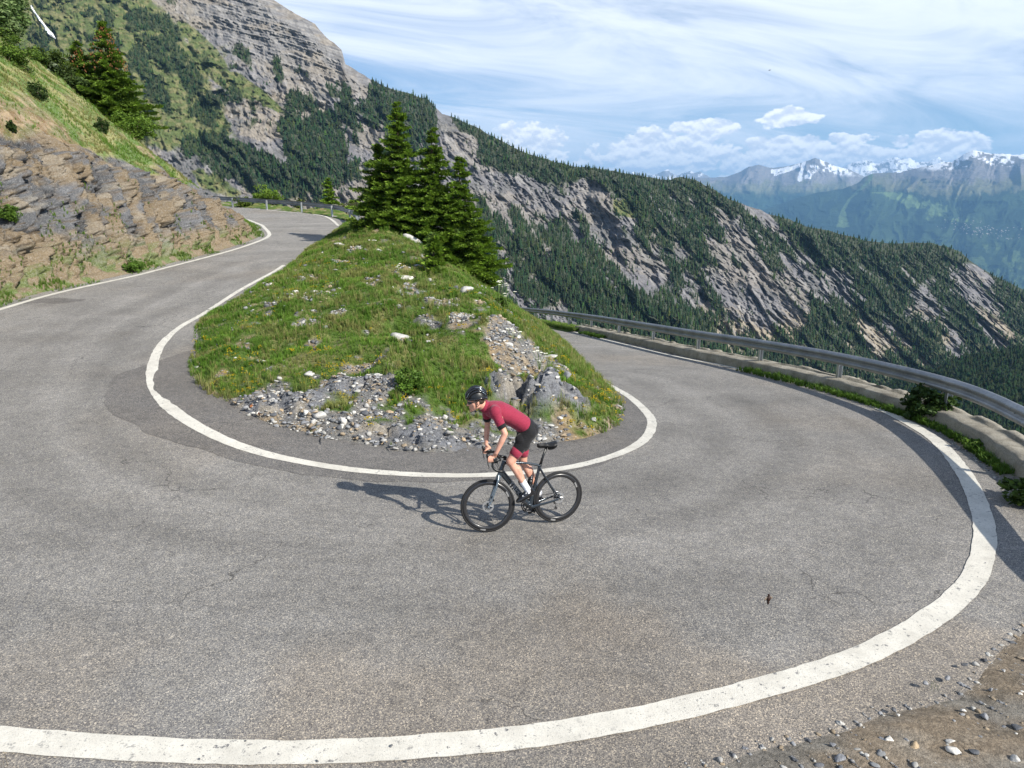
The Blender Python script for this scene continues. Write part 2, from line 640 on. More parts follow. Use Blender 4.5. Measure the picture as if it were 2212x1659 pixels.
def mound_z(x, y, fine=True):
    x = np.asarray(x, float); y = np.asarray(y, float)
    dL, _ = dist_poly(x, y, EL_c)
    dR, _ = dist_poly(x, y, ER_c)
    dm = np.minimum(dL, dR)
    zl, zr = zl_(y), zr_(y)
    far = sstep(41, 47, y) * sstep(0, 2, y - 40 - .25 * (x + 10))
    B = (.46 + .42 * sstep(18, 32, y)) * (1 - .8 * far)
    zA = zl + B * (1 - np.exp(-dm / 2.2))
    fr_ = sstep(13.5, 18.5, y)
    zB = zroad(x, y) * (1 - fr_) + zr * fr_ + (.30 + .34 * sstep(14.5, 19, y)) * dR + .6 * sstep(50, 56, y)
    hh = np.clip(.5 + .5 * (zB - zA) / .5, 0, 1)
    z = zB * (1 - hh) + zA * hh - .5 * hh * (1 - hh) * np.clip(dm / 1.5, 0, 1)
    z = z - np.maximum(dL - 2.4, 0) * .95 * far
    z = z + (fbm(x * .35, y * .35, 0, 3, 5) - .5) * .5 * (1 - np.exp(-dm / 1.5))
    if fine:
        k = crag(x, y)
        bl, _, _ = blocks(x * 1.3 + .3 * y, y * 1.1, .3, 40)
        bl2, _, _ = blocks(x * 4.1, y * 3.6 + x, .7, 41)
        z = z + k * (.50 + bl * .6 + bl2 * .30 + .12 * blocks(x * 9., y * 8 + x * 2, .2, 45)[0])
        s = slab(x, y)
        z = z + np.minimum(s, 1) * (bl * .26 + bl2 * .20 + .05)
        dF, _ = dist_poly(x, y, FRONT)
        scree = 1 - sstep(.3, 2.6, dF)
        z = z + scree * (.07 * (fbm(x * 7, y * 7, 0, 3, 8) - .5) + .04 * blocks(x * 6, y * 6, .1, 44)[0])
        z = z + (fbm(x * 2.6, y * 2.6, 0, 4, 9) - .5) * .24 * (1 - np.exp(-dm / .8)) + (fbm(x * .95, y * .95, 0, 3, 10) - .5) * .42 * (1 - np.exp(-dm / 1.3))
    return z - .03 * np.exp(-dm / .12)


# --- the road surface
gx, gy = np.arange(-30, 9.6, .2), np.arange(.6, 66, .2)
X, Y = np.meshgrid(gx, gy, indexing='ij')
do, _ = dist_poly(X, Y, outr[::4])
rail_xy = np.array([(-3.2, 61.5), (-1.2, 59.4), (.3, 56.6), (1.5, 48.9), (2.36, 44.9), (3.13, 40.7), (3.97, 36.9), (4.77, 32.9), (5.62, 28.9), (6.52, 25.1), (7.54, 21.7), (8.42, 18.0), (8.73, 13.9), (8.15, 10.9), (7.15, 8.0), (6.65, 6.6), (6.5, 5.5), (6.75, 4.4), (7.2, 3.4)])
rail_c = smooth(resample(rail_xy, .25), 8)
REG = np.vstack([rail_c[:, :2], [(7.2, .4), (-30, .4), (-30.0, 66), (-3.4, 66)]])
core = inside(X, Y, MPOLY) & (np.minimum(dist_poly(X, Y, EL_c)[0], dist_poly(X, Y, ER_c)[0]) > 1.3)
ok = inside(X, Y, REG) & ~core
Z = zroad(X, Y)
okc = ok[:-1, :-1] & ok[1:, 1:] & ok[1:, :-1] & ok[:-1, 1:]
V = np.stack([X, Y, Z], -1).reshape(-1, 3)
din, ain = dist_poly(X, Y, inn[::4])
# polished wheel tracks and grime follow the lanes round the bend
lane = din + (fbm(X * .5, Y * .5, 0, 3, 501) - .5) * .7
str_ = fbm(ain * .25, din * 3.2, 0, 4, 502)
k_w = 1 + .30 * (str_ - .5) - .14 * np.exp(-((lane - 1.1) / .35) ** 2) - .13 * np.exp(-((lane - 2.5) / .4) ** 2) + .05 * np.exp(-((lane - 1.8) / .3) ** 2) - .07 * np.exp(-((lane - 4.2) / .5) ** 2)
k_w = k_w * (1 - .10 * sstep(.5, .65, fbm(X * .35, Y * .9, 0, 4, 503)))
k_w = k_w * (1 + .13 * sstep(14, 30, Y))
brown = sstep(.48, .66, fbm(X * .4, Y * .4, 0, 4, 504)) * (1 - sstep(5.0, 8.5, Y - .25 * X)) * .9
CW = np.stack([k_w * (1 + .05 * brown), k_w * (1 - .02 * brown), k_w * (1 - .10 * brown)], -1)
V, Fc, CW = compact(V, grid_faces(len(gx), len(gy), okc, True), CW.reshape(-1, 3))
tag(mesh_np('road', V, Fc, True, MAT_ROAD, CW), kind='structure')


def ribbon(name, P, width, zoff, mat, na=3, jit=.0, seed=0, wfun=None, zf=zroad):
    P = np.asarray(P)[:, :2]
    nn = normals2(P)
    s = np.r_[0, np.cumsum(np.linalg.norm(np.diff(P, axis=0), axis=1))]
    w = np.full(len(P), width) if wfun is None else wfun(P, s)
    q = np.linspace(-.5, .5, na)
    VV = []
    for k, qq in enumerate(q):
        off = w * qq
        if k in (0, na - 1):
            off = off + (fbm(s * 6, s * 0 + k * 9.1, 0, 4, seed) - .5) * 2 * jit
        xy = P + nn * off[:, None]
        VV.append(np.c_[xy, zf(xy[:, 0], xy[:, 1]) + zoff])
    V = np.stack(VV, 1).reshape(-1, 3)
    return tag(mesh_np(name, V, grid_faces(len(P), na, flip=True), True, mat), kind='structure')


def fine_(P, step=.06):
    return resample(P, step)


ribbon('road_line', fine_(outr), .24, .009, MAT_LINE, 5, .012, 1, wfun=lambda P, s: .245 - .055 * sstep(12, 22, P[:, 1]) * (P[:, 0] > 0))
ribbon('road_line', fine_(inn), .20, .009, MAT_LINE, 5, .014, 2, wfun=lambda P, s: .19 + .05 * sstep(-3, -6, P[:, 0]) * (1 - sstep(14, 18, P[:, 1])) - .03 * (P[:, 1] > 18))
ribbon('road_line', fine_(inf_), .18, .009, MAT_LINE, 3, .01, 3)
ribbon('road_line', fine_(outl), .20, .009, MAT_LINE, 5, .014, 4)

# --- the dark strip of newer asphalt inside the bend
PATCH = [(291,796),(262,806),(245,814),(232,835),(221,862),(228,884),(254,903),(278,908),(304,921),(322,938),(359,950),(425,969),(479,987),(545,1004),(605,1015),(666,1026),(776,1040),(830,1042),(1037,1040),(1180,1028),(1276,1009),(1356,980),(1400,946),(1411,913),(1398,888),(1356,851),(1300,820)]
pa = resample([hit(*p)[:2] for p in PATCH], .05)
jn = (fbm(np.arange(len(pa)) * .09, 0 * pa[:, 0], 0, 5, 33) - .5)
pa = pa + normals2(pa) * (jn * .16)[:, None]
# inner side runs under the edge of the mound
mm = mnd[:int(np.argmin(np.hypot(mnd[:, 0] + 8.4, mnd[:, 1] - 18.7)))][::-1]
mm = mm[np.argmin(np.hypot(mm[:, 0] + 7.6, mm[:, 1] - 16.9)):np.argmin(np.hypot(mm[:, 0] - 2.5, mm[:, 1] - 19.0))]
n_ = len(pa)
mm2 = resample(mm, .05)
mm2 = mm2[np.linspace(0, len(mm2) - 1, n_).astype(int)]
mm2 = mm2 + normals2(mm2) * (-.25)
VV = []
for t in np.linspace(0, 1, 22):
    xy = pa * (1 - t) + mm2 * t
    bumpy = .0 if t == 0 else (fbm(xy[:, 0] * 1.3, xy[:, 1] * 1.3, 0, 3, 77) * .035 * np.sin(math.pi * min(t * 1.0, 1.)) * sstep(.35, .8, t))
    VV.append(np.c_[xy, zroad(xy[:, 0], xy[:, 1]) + .0045 + bumpy])
tag(mesh_np('asphalt_patch', np.stack(VV, 1).reshape(-1, 3), grid_faces(n_, 22, flip=True), True, MAT_PATCH), kind='structure')
# the small dark repair by the left-hand line
pc = hit(108, 650)
ang = np.linspace(0, 2 * math.pi, 60)
V = [(pc[0], pc[1], 0)] + [(pc[0] + 1.0 * math.cos(a) * (1 + .12 * math.sin(3 * a)), pc[1] + .42 * math.sin(a) * (1 + .2 * math.sin(5 * a)), 0) for a in ang]
V = np.array(V); V[:, 2] = zroad(V[:, 0], V[:, 1]) + .0045
tag(mesh_np('asphalt_patch', V, [(0, i, i + 1) for i in range(1, 60)], True, MAT_PATCH), kind='structure')

# --- the mound inside the hairpin
SOIL = np.array((.30, .22, .13)); GRAV = np.array((.19, .187, .182)); TURF = np.array((.085, .14, .028)); OCHRE = np.array((.32, .215, .11)); ROCKG = np.array((.185, .19, .205)); ROCKT = np.array((.36, .32, .26)); STRAW = np.array((.30, .26, .12))


def lerp(a, b, t):
    return a * (1 - t)[..., None] + b * t[..., None]


def mzh(px, py, add=0.): return hit(px, py, lambda x, y: mound_z(x, y, False), 8., 60., add, .05)


SCREES = [(880, 632, 1.1, .5, .9), (960, 655, .9, .6, .8), (1000, 690, .8, .6, .9), (1090, 735, .8, 1.0, 1.0), (1150, 765, .7, .8, .8), (1080, 668, .7, .6, .9), (870, 590, .8, .5, .6), (1000, 627, .5, .6, .8), (930, 700, .8, .35, .5), (590, 795, .8, .2, .5), (640, 742, .9, .2, .35), (730, 520, .6, .6, .6), (1010, 780, .9, .3, .5), (560, 770, .7, .2, .5), (770, 787, .7, .15, .7), (890, 600, .5, .9, .5), (1210, 790, .5, .5, .7), (600, 690, .7, .2, .5), (690, 640, 1.0, .2, .4), (800, 640, .6, .2, .4)]
SCR = []
for (a, b, rx_, ry_, k) in SCREES:
    h = mzh(a, b)
    if h: SCR.append((h[0], h[1], rx_ * .62, ry_ * 1.5, k))


def bare(x, y):
    """0 = closed turf, 1 = stones and earth"""
    dF, _ = dist_poly(x, y, FRONT)
    n1 = fbm(x * 1.1, y * 1.1, 0, 4, 61); n2 = fbm(x * 3.3, y * 3.3, 0, 3, 62)
    front = 1 - sstep(.5, 1.6, dF + (n1 - .5) * 4.2 + (n2 - .5) * 1.6 + 2.2 * sstep(-4.6, -6.0, x) + 2.2 * sstep(.9, 2.2, x))
    b = front * .93
    for (cx, cy, rx_, ry_, k) in SCR:
        b = np.maximum(b, k * (1 - sstep(.45, 1.3, np.hypot((x - cx) / rx_, (y - cy) / ry_) + (n2 - .5) * 1.5)))
    b = np.maximum(b, sstep(.45, .8, crag(x, y)))
    b = np.maximum(b, sstep(.4, .8, slab(x, y)))
    b = b + (n2 - .50) * 1.7 + (n1 - .53) * 1.2 + .25 * sstep(.56, .7, fbm(x * .6, y * .9, 0, 3, 63))
    return np.clip(b, 0, 1)


def near_colour(x, y, b, seed=0):
    n1 = fbm(x * 2, y * 2, 0, 4, 71 + seed); n2 = fbm(x * .8, y * .8, 0, 3, 72 + seed); n3 = fbm(x * 9, y * 9, 0, 3, 73 + seed)
    turf = lerp(TURF, STRAW, np.clip(sstep(.52, .68, n1) * .55, 0, 1))
    st = lerp(GRAV, SOIL, sstep(.42, .62, n2 + (n3 - .5) * .4))
    st = lerp(st, ROCKT, sstep(.55, .7, n3) * .6)
    c = lerp(turf, st, sstep(.35, .6, b))
    return c


def rock_colour(x, y, z, r0, seed=0):
    n1 = fbm(x * 1.4, y * 1.4, z * 1.4, 4, 81 + seed); n2 = fbm(x * 5, y * 5, z * 5, 3, 82 + seed)
    c = lerp(ROCKG * .8, ROCKG * 1.25, r0)
    c = lerp(c, ROCKT, sstep(.5, .66, n1 + (n2 - .5) * .4) * .85)
    return c


gx, gy = np.arange(-11.6, 3.2, .075), np.arange(10.8, 30, .085)
X, Y = np.meshgrid(gx, gy, indexing='ij')


def mound_sheet(gx, gy, name):
    X, Y = np.meshgrid(gx, gy, indexing='ij')
    ins = inside(X, Y, MPOLY)
    dm = np.minimum(dist_poly(X, Y, EL_c)[0], dist_poly(X, Y, ER_c)[0])
    keep = ins | (dm < .16)
    # sink the skirt below the road
    Z = mound_z(X, Y)
    ed = fbm(X * 2.2, Y * 2.2, 0, 4, 91) - .5
    sgn = np.where(ins, dm, -dm) + ed * .35
    Z = np.where(sgn < .14, Z - .12 * (1 - np.clip((sgn + .2) / .34, 0, 1)), Z)
    b = bare(X, Y)
    b = np.maximum(b, 1 - sstep(.02, .3, sgn))
    C = near_colour(X, Y, b)
    rk = np.maximum(sstep(.3, .6, crag(X, Y) + (ed * .4)), sstep(.35, .6, slab(X, Y) + ed * .5))
    r0 = blocks(X * 1.3 + .3 * Y, Y * 1.1, .3, 40)[1]
    C = lerp(C, rock_colour(X, Y, Z, r0) * 1.0, rk)
    kc = keep[:-1, :-1] & keep[1:, 1:] & keep[1:, :-1] & keep[:-1, 1:]
    V, Fc, C = compact(np.stack([X, Y, Z], -1).reshape(-1, 3), grid_faces(len(gx), len(gy), kc, True), C.reshape(-1, 3))
    return V, Fc, C


V1, F1, C1 = mound_sheet(gx, gy, 'mound')
V2, F2, C2 = mound_sheet(np.arange(-30, 3.4, .17), np.arange(gy[-1], 68, .17), 'mound')
tag(mesh_np('mound', np.vstack([V1, V2]), np.vstack([F1, F2 + len(V1)]), True, MAT_GROUND, np.vstack([C1, C2])), kind='structure')

# ================================================================== right-hand verge, low wall and the slope below it
def rail_side(P, off):
    """offset towards the valley (left-hand side of the rail's direction here is the road)"""
    return P[:, :2] + normals2(P) * off


rc = rail_c                                        # runs from the far end towards the camera; right-hand side = road
sgnr = 1 if (normals2(rc)[60][0] < 0) else -1      # make +off point to the road
def ro(off): return rc[:, :2] + normals2(rc) * (sgnr * off)


# verge strip between the asphalt edge and the wall, and the gravel in front
src_ = resample(outr, .12)
src_ = src_[(src_[:, 0] > -4.5) | (src_[:, 1] > 30)]
src_ = src_[np.argmax(src_[:, 0] > -2.5):]
nn = normals2(src_)
ctr = np.array([0., 12.])
if ((src_[200] + nn[200] - ctr) ** 2).sum() < ((src_[200] - ctr) ** 2).sum(): nn = -nn
VN = nn
edge_w = .30 + .30 * (1 - sstep(7.2, 13, src_[:, 1])) * 1.0 + .0
edge_w = edge_w + (fbm(np.arange(len(src_)) * .07, 0 * edge_w, 0, 4, 15) - .5) * .42
drl, _ = dist_poly(src_[:, 0], src_[:, 1], rc[::3])
outw = np.where(src_[:, 1] > 7.5, np.maximum(drl - .12, .5), 5.5)
outw = np.where((src_[:, 1] <= 9.5) & (src_[:, 1] > 6.5), np.maximum(drl - .1, .5) + 2.8 * sstep(8.2, 6.5, src_[:, 1]), outw)
qn = 46
VV, CC = [], []
for k in range(qn):
    t = k / (qn - 1)
    off = (edge_w - .10) * (1 - t) + outw * t
    xy = src_ + nn * off[:, None]
    out = off - edge_w
    g = sstep(-.1, .25, out)
    z = zroad(xy[:, 0], xy[:, 1]) - .022 + g * .062 + g * (fbm(xy[:, 0] * 6, xy[:, 1] * 6, 0, 4, 21) - .5) * .05 + g * (fbm(xy[:, 0] * 1.2, xy[:, 1] * 1.2, 0, 3, 22) - .45) * .08 * (out > .1)
    VV.append(np.c_[xy, z])
    n1 = fbm(xy[:, 0] * 1.5, xy[:, 1] * 1.5, 0, 4, 23); n3 = fbm(xy[:, 0] * 11, xy[:, 1] * 11, 0, 3, 24)
    c = lerp(np.array((.27, .25, .22)), np.array((.31, .25, .185)), sstep(.42, .6, n1 + .25 * sstep(0, 1.5, out)))
    c = lerp(c, np.array((.40, .37, .32)), sstep(.6, .75, n3) * .6)
    c = lerp(c, np.array((.12, .11, .09)), sstep(.6, .75, 1 - n3) * .5)
    CC.append(c)
tag(mesh_np('gravel_verge', np.stack(VV, 1).reshape(-1, 3), grid_faces(len(src_), qn), True, MAT_GROUND, np.stack(CC, 1).reshape(-1, 3)), kind='structure')

# retaining wall with a rough coping, outer stones proud of it
wl = fine_(rc[(rc[:, 1] < 38.5)], .12)
nw = normals2(wl) * sgnr
s_ = np.arange(len(wl)) * .12
prof = [(.27, -.25), (.26, .10), (.235, .20), (.21, .265), (.17, .285), (.08, .30), (-.06, .30), (-.17, .295), (-.19, .33), (-.27, .325), (-.33, .26), (-.46, .05), (-.62, -1.2), (-.85, -3.4)]
VV = []
for j, (a, b) in enumerate(prof):
    ja = (fbm(s_ * 2.2, s_ * 0 + j * 3.7, 0, 4, 50 + j) - .5)
    jb = (fbm(s_ * 3.1, s_ * 0 + j * 1.7, 0, 4, 70 + j) - .5)
    st = 0.
    if 8 <= j <= 11:      # separate edge stones
        cell = np.floor(s_ / .38 + 3 * fbm(s_ * .4, 0 * s_, 0, 2, 3))
        st = _h(cell, cell * 0 + 3, cell * 0, 5) - .5
        st = st * .16
    xy = wl[:, :2] + nw * (a + ja * .09 - (np.abs(st) if j >= 9 else 0))[:, None]
    VV.append(np.c_[xy, zroad(wl[:, 0], wl[:, 1]) + b + jb * .05 * (b > 0) + (st * .35 if j in (8, 9, 10) else 0)])
wall = mesh_np('low_wall', np.stack(VV, 1).reshape(-1, 3), grid_faces(len(wl), len(prof), flip=False), False, MAT_CONC)
tag(wall, 'low weathered concrete wall with rough stone edge under the long guardrail', 'wall')

# slope falling away below the wall
VV, CC = [], []
P0 = resample(rc, .6)
for k in range(34):
    t = (k / 33.) ** 1.6
    off = .45 + 95 * t
    base = P0[:, :2] - normals2(P0) * sgnr * off
    z = zroad(P0[:, 0], P0[:, 1]) - .12 - (off - .45) * .78 + (fbm(base[:, 0] * .2, base[:, 1] * .2, 0, 4, 31) - .5) * min(off * .25, 5)
    VV.append(np.c_[base, z])
    CC.append(lerp(TURF * .7, ROCKG, sstep(.5, .65, fbm(base[:, 0] * .5, base[:, 1] * .5, 0, 4, 32))))
tag(mesh_np('hillside', np.stack(VV, 1).reshape(-1, 3), grid_faces(len(P0), 34, flip=True), True, MAT_GROUND, np.stack(CC, 1).reshape(-1, 3)), kind='structure')

# grass verge under the far end of the rail (before the wall begins)
fv = resample(rc[rc[:, 1] > 37.5], .15)
VV, CC = [], []
for k in range(14):
    off = 1.0 - k * .16
    xy = fv[:, :2] + normals2(fv) * sgnr * off
    z = zroad(fv[:, 0], fv[:, 1]) + .02 + .14 * sstep(1.0, .4, off) + (fbm(xy[:, 0] * 3, xy[:, 1] * 3, 0, 3, 35) - .5) * .12 - .6 * sstep(-.4, -1.1, off)
    VV.append(np.c_[xy, z]); CC.append(lerp(TURF, STRAW, sstep(.5, .7, fbm(xy[:, 0] * 2, xy[:, 1] * 2, 0, 3, 36)) * .6))
tag(mesh_np('grass_verge', np.stack(VV, 1).reshape(-1, 3), grid_faces(len(fv), 14, flip=False), True, MAT_GROUND, np.stack(CC, 1).reshape(-1, 3)), kind='structure')

# ================================================================== the rock cutting on the left
BD = np.array([-1., -.30]); BD /= np.linalg.norm(BD)
be = np.array([(-14.6, 6.), (-15.0, 10.), (-15.3, 14.5)] + [tuple(p) for p in outl if p[1] > 15])
be = resample(be, .06)
hc = lambda y: np.interp(y, [5, 18, 21, 24, 28, 31, 34, 37, 40, 43, 47, 60], [4.2, 4.3, 4.3, 4.1, 3.7, 3.2, 2.5, 1.9, 1.3, .8, .5, .4])
nC, nS = 150, 110
q = np.r_[np.linspace(.25, .75, 12), .75 + 1.9 * np.linspace(0, 1, nC)[1:], 2.65 + 42 * np.linspace(0, 1, nS)[1:] ** 1.7]
bx = be[:, 0][:, None] + BD[0] * q[None, :]
by = be[:, 1][:, None] + BD[1] * q[None, :]
bd, barc = dist_poly(bx, by, be[::12])
sarc = np.r_[0, np.cumsum(np.linalg.norm(np.diff(be[::12], axis=0), axis=1))]
ynear = np.interp(barc, sarc, be[::12][:, 1])
xnear = np.interp(barc, sarc, be[::12][:, 0])
H = hc(ynear) * (1 + (fbm(ynear * .35, 0 * ynear, 0, 3, 101) - .5) * .35)
z0 = zroad(xnear, ynear)
e = bd
up = sstep(.55, .9, e) * .25
tcl = np.clip((e - .9) / 1.35, 0, 1)
cl = H * (tcl ** .8) * (1 - .12 * np.sin(tcl * math.pi))
slp = np.maximum(e - 2.5, 0)
sl_ = slp * .90 - .0065 * slp ** 2
BZ = z0 + np.where(e < .55, 0.0, 0) + up + cl + sl_
# break-up of the face
cliffw = sstep(.7, 1.1, e) * (1 - sstep(2.5, 3.6, e + (fbm(bx * .9, by * .9, BZ * .9, 3, 103) - .5) * 1.4)) * sstep(.6, 1.8, H)
nrm = np.array([.84, .25, .48])
sy = by * .9 - bx * .2 - BZ * .30          # joints lean away along the road
tz = BZ + .12 * by + (fbm(sy * .5, BZ * .5, 0, 3, 108) - .5) * 1.2
B1, r1, k1 = blocks(sy * .95, tz * .30, bx * .12, 110, .9)
B2, r2, k2 = blocks(sy * 2.3 + 3, tz * .72, bx * .25, 120, .9)
B3, r3, k3 = blocks(sy * 5.2, tz * 1.9, bx * .5, 130, .9)
B4, r4, k4 = blocks(sy * 11., tz * 5., bx * 1.5, 140, .9)
disp = B1 * .80 + B2 * .66 + B3 * .42 + B4 * .17 + (fbm(sy * 5, BZ * 5, bx * 5, 4, 104, .6) - .5) * .07
dispc = disp * cliffw
grassn = (fbm(bx * .8, by * .8, 0, 4, 105) - .5) * .55 + (fbm(bx * 3, by * 3, 0, 4, 106) - .5) * .2
sw = sstep(2.6, 3.6, e)
bare_0 = sstep(.5, .62, fbm(bx * .55, by * .55, BZ * .3, 4, 111))
px_ = bx + nrm[0] * dispc; py_ = by + nrm[1] * dispc; pz_ = BZ + nrm[2] * dispc * .5 + grassn * sw + bare_0 * sw * ((fbm(bx * 2.2, by * 2.2, 0, 5, 109, .65) - .5) * .55 + (ridged(bx * 1.1, by * 1.1, 0, 3, 114) - .5) * .2) + (fbm(bx * 5, by * 5, 0, 3, 107) - .5) * .08 * sstep(.4, .8, e)
pz_ -= .05 * (1 - sstep(.3, .55, e))
nb = fbm(bx * .55, by * .55, BZ * .3, 4, 111); nb2 = fbm(bx * 2.4, by * 2.4, BZ * 2.4, 4, 112); nb3 = fbm(sy * 1.2, BZ * .8, 0, 4, 113)
rc_ = lerp(ROCKG * .28, ROCKG * .95, np.clip(r2 * .5 + r1 * .3 + r3 * .3 - .05, 0, 1))
rc_ = lerp(rc_, np.array((.225, .17, .105)), sstep(.49, .59, nb3 * .5 + nb2 * .4 + .1 * r3 + (r2 - .5) * .16) * .9)
rc_ = lerp(rc_, np.array((.33, .30, .25)), sstep(.60, .70, nb2) * .45)
rc_ = lerp(rc_, OCHRE * .45, (1 - k3) * .6)
rc_ = rc_ * .84
earth = lerp(OCHRE * .55, np.array((.33, .25, .16)), sstep(.38, .64, fbm(bx * 5, by * 5, BZ * 5, 4, 115)))
earth = lerp(earth, TURF * .8, sstep(.52, .62, nb2) * .6)
bare_b = sstep(.58, .70, nb + .15 * np.exp(-((e - 3.6) / 1.6) ** 2) * sstep(3.2, 4.2, H) + (nb2 - .5) * .35 - .10 * sstep(5, 9, e))
turfc = lerp(TURF * 1.05, STRAW * 1.05, sstep(.42, .62, nb2) * .7)
top = lerp(turfc, earth, bare_b)
bcol = lerp(top, rc_, sstep(.25, .6, cliffw))
footw = (1 - sstep(.95, 1.35, e + (nb2 - .5) * .8))
foot = lerp(np.array((.20, .155, .10)), TURF, sstep(.48, .6, nb2) * .8)
bcol = lerp(bcol, foot, footw)
BANK_P = np.stack([px_, py_, pz_], -1)
BANK_BARE = bare_b; BANK_CL = cliffw; BANK_E = e
bank = mesh_np('rock_cutting', BANK_P.reshape(-1, 3), grid_faces(len(be), len(q)), False, MAT_ROCK, bcol.reshape(-1, 3))
tag(bank, kind='structure')
# ================================================================== far terrain
def interp_poly(px, P):
    P = np.array(P, float)
    return np.interp(px, P[:, 0], P[:, 1])


def make_far_rock(name, scale=.02, bump=3.):
    m = M_(name, .95, .1)
    c = m.attr()
    v = m.mapping((1, 1, 1))
    a = m.ramp(m.noise(scale * 4, 8, .68, v), .3, .7, .70, 1.30)
    m.bump(m.noise(scale * 2, 9, .7, v), bump, 1.)
    return m.done(m.mix(1., c, a, 'MULTIPLY'))


MAT_FAR = make_far_rock('mountain_rock', .02, 5.)
MAT_FAR2 = make_far_rock('distant_mountain', .004, 40.)


def pos_at(px, py, D):
    u, f, d = ray(px, py)
    h = np.hypot(u, f)
    t = D / h
    return np.stack([u * t, f * t, CAMZ + d * t], -1)


# ---- the near mountain flank: plane leaning away, facing right of the camera
NXH, NYH, KSL, CPL = .44, -.898, 1.40, 1500.


def D_flank(px, py):
    u, f, d = ray(px, py)
    h = np.hypot(u, f)
    return CPL / (-NYH * f / h - NXH * u / h - KSL * d / h)


SIL_A = [(-150, -330), (300, -200), (560, -40), (590, 0), (640, 32), (680, 52), (705, 80), (738, 106), (746, 138), (770, 152), (800, 172), (836, 186), (880, 200), (925, 214), (955, 245), (980, 252), (1020, 272), (1060, 292), (1100, 312), (1150, 334), (1200, 350), (1240, 358), (1300, 366), (1370, 376), (1420, 386), (1450, 388), (1475, 384), (1500, 390), (1530, 405), (1580, 430), (1620, 449), (1660, 460), (1700, 474), (1760, 494), (1800, 503), (1860, 516), (1910, 524), (1960, 527), (2010, 526), (2050, 536), (2076, 548), (2095, 566), (2120, 580), (2160, 602), (2212, 628), (2380, 700)]
CREST2 = [(1000, 418), (1045, 440), (1100, 452), (1180, 480), (1260, 520), (1330, 558), (1400, 600), (1440, 622), (1500, 668), (1560, 720), (1640, 770), (1760, 830)]
FOR = [(318,43,42,19,10,1.6),(376,78,9,20,0,1.3),(365,121,26,46,-38,1.3),(415,172,18,36,-25,1.3),(443,227,18,32,0,1.3),(341,203,13,42,-32,1.3),(302,125,14,28,0,1.3),(306,164,8,8,0,1.2),(525,121,12,28,-30,1.4),(501,145,15,8,0,1.2),(513,203,9,20,-15,1.3),(485,211,8,14,0,1),(599,148,10,28,-10,1.3),(653,164,16,24,-20,1.1),(720,184,16,34,-15,1.1),(747,219,13,40,-15,1.1),(642,219,27,24,0,1.5),(626,293,20,72,-8,1.6),(696,305,38,68,-14,1.7),(708,363,28,42,0,1.6),(665,367,24,50,-15,1.5),(513,352,88,34,30,1.7),(600,378,66,26,33,1.7),(470,322,35,18,20,1.4),(778,250,20,30,0,1.1),(817,219,26,44,0,1.2),(884,234,60,36,17,1.7),(903,297,28,40,0,1.3),(850,290,18,50,-10,.8),(60,110,40,30,0,.6),(250,95,12,10,0,1),(210,50,10,10,0,1),(190,30,16,10,0,1),(235,40,8,22,-20,1),(150,60,12,12,0,.8),(285,340,40,12,30,1.0),
 (1045,278,70,26,30,1.8),(1110,342,80,28,25,1.8),(1180,375,60,24,20,1.4),(1300,385,150,20,5,1.9),(1460,405,90,22,5,1.9),(1390,430,36,60,-32,1.3),(1480,470,50,70,-35,1.3),(1240,470,35,70,-25,1.0),(1155,440,40,40,0,.9),(1545,470,28,60,-38,1.2),(1240,610,240,60,30,1.9),(1180,560,110,70,20,1.8),(1380,690,120,60,35,1.8),(1480,570,30,90,-36,1.2),(1540,620,24,90,-36,.9),(1650,520,26,60,-38,1.0),(1740,545,30,55,-38,1.1),(1850,560,150,34,12,1.7),(1980,560,90,34,10,1.8),(1900,640,60,60,-30,1.5),(1810,700,50,70,-30,1.3),(1620,740,150,50,20,1.5),(1800,780,150,40,10,1.5),(1980,740,70,60,-30,1.3),(2080,700,28,80,-38,1.3),(2190,690,40,50,-30,1.0),(2180,640,60,16,28,1.2),(1690,600,16,70,-38,.7),(2060,600,30,40,-20,.8),(1720,690,26,60,-30,.8)]
ROK = [(985,330,18,88,-18,2.),(1010,420,14,70,-18,1.5),(1110,412,80,30,18,1.8),(1190,430,50,30,20,1.2),(1285,440,28,56,-25,2.),(1320,500,20,50,-28,1.3),(1345,475,24,20,0,.8),(1395,590,26,40,-30,1.6),(1640,460,60,14,42,1.6),(1585,500,14,70,-40,1.4),(1620,560,16,80,-40,1.6),(1560,560,12,70,-38,1.3),(1680,650,60,70,-35,1.5),(1740,590,24,70,-38,1.4),(1600,680,40,50,-30,1.3),(1510,660,18,60,-32,1.2),(1950,580,24,24,0,1.6),(1990,650,40,60,-32,1.4),(2110,620,34,60,-38,1.5),(2150,700,30,50,-30,1.2),(2060,740,16,50,-38,1.5),(1880,738,14,40,-35,1.2),(1820,620,18,40,-30,.9),(1750,780,14,40,-38,1.1),(1560,740,10,40,-35,1.2),(1300,740,60,30,10,.9),(1240,720,30,26,0,1.),(1090,560,14,60,-28,1.6),(1110,620,16,50,-25,1.),(1130,480,10,10,0,.5),(1850,480,8,8,0,0),(1455,420,8,20,-30,1.2),(1380,540,14,50,-32,1.),(1470,740,14,30,-20,.8),(1430,670,12,30,0,.7)]
MEA = [(200,60,170,90,20,1.5),(330,170,90,120,-20,1.2),(420,250,40,90,-30,.8),(430,95,60,16,45,1.2),(250,230,90,80,10,1.1),(480,165,70,14,33,.9),(560,205,60,10,38,1.),(650,215,40,10,40,.6),(1350,445,36,22,20,1.3),(1385,450,18,22,0,1.),(1230,372,20,10,30,1.2),(1090,560,10,50,-28,.8),(1900,556,24,10,20,.6),(1200,600,20,12,0,.4),(1500,405,10,20,-30,1.),(470,400,60,20,25,.8),(1560,730,30,16,30,.6),(1430,730,30,10,30,.5),(500,300,16,60,-30,.5)]


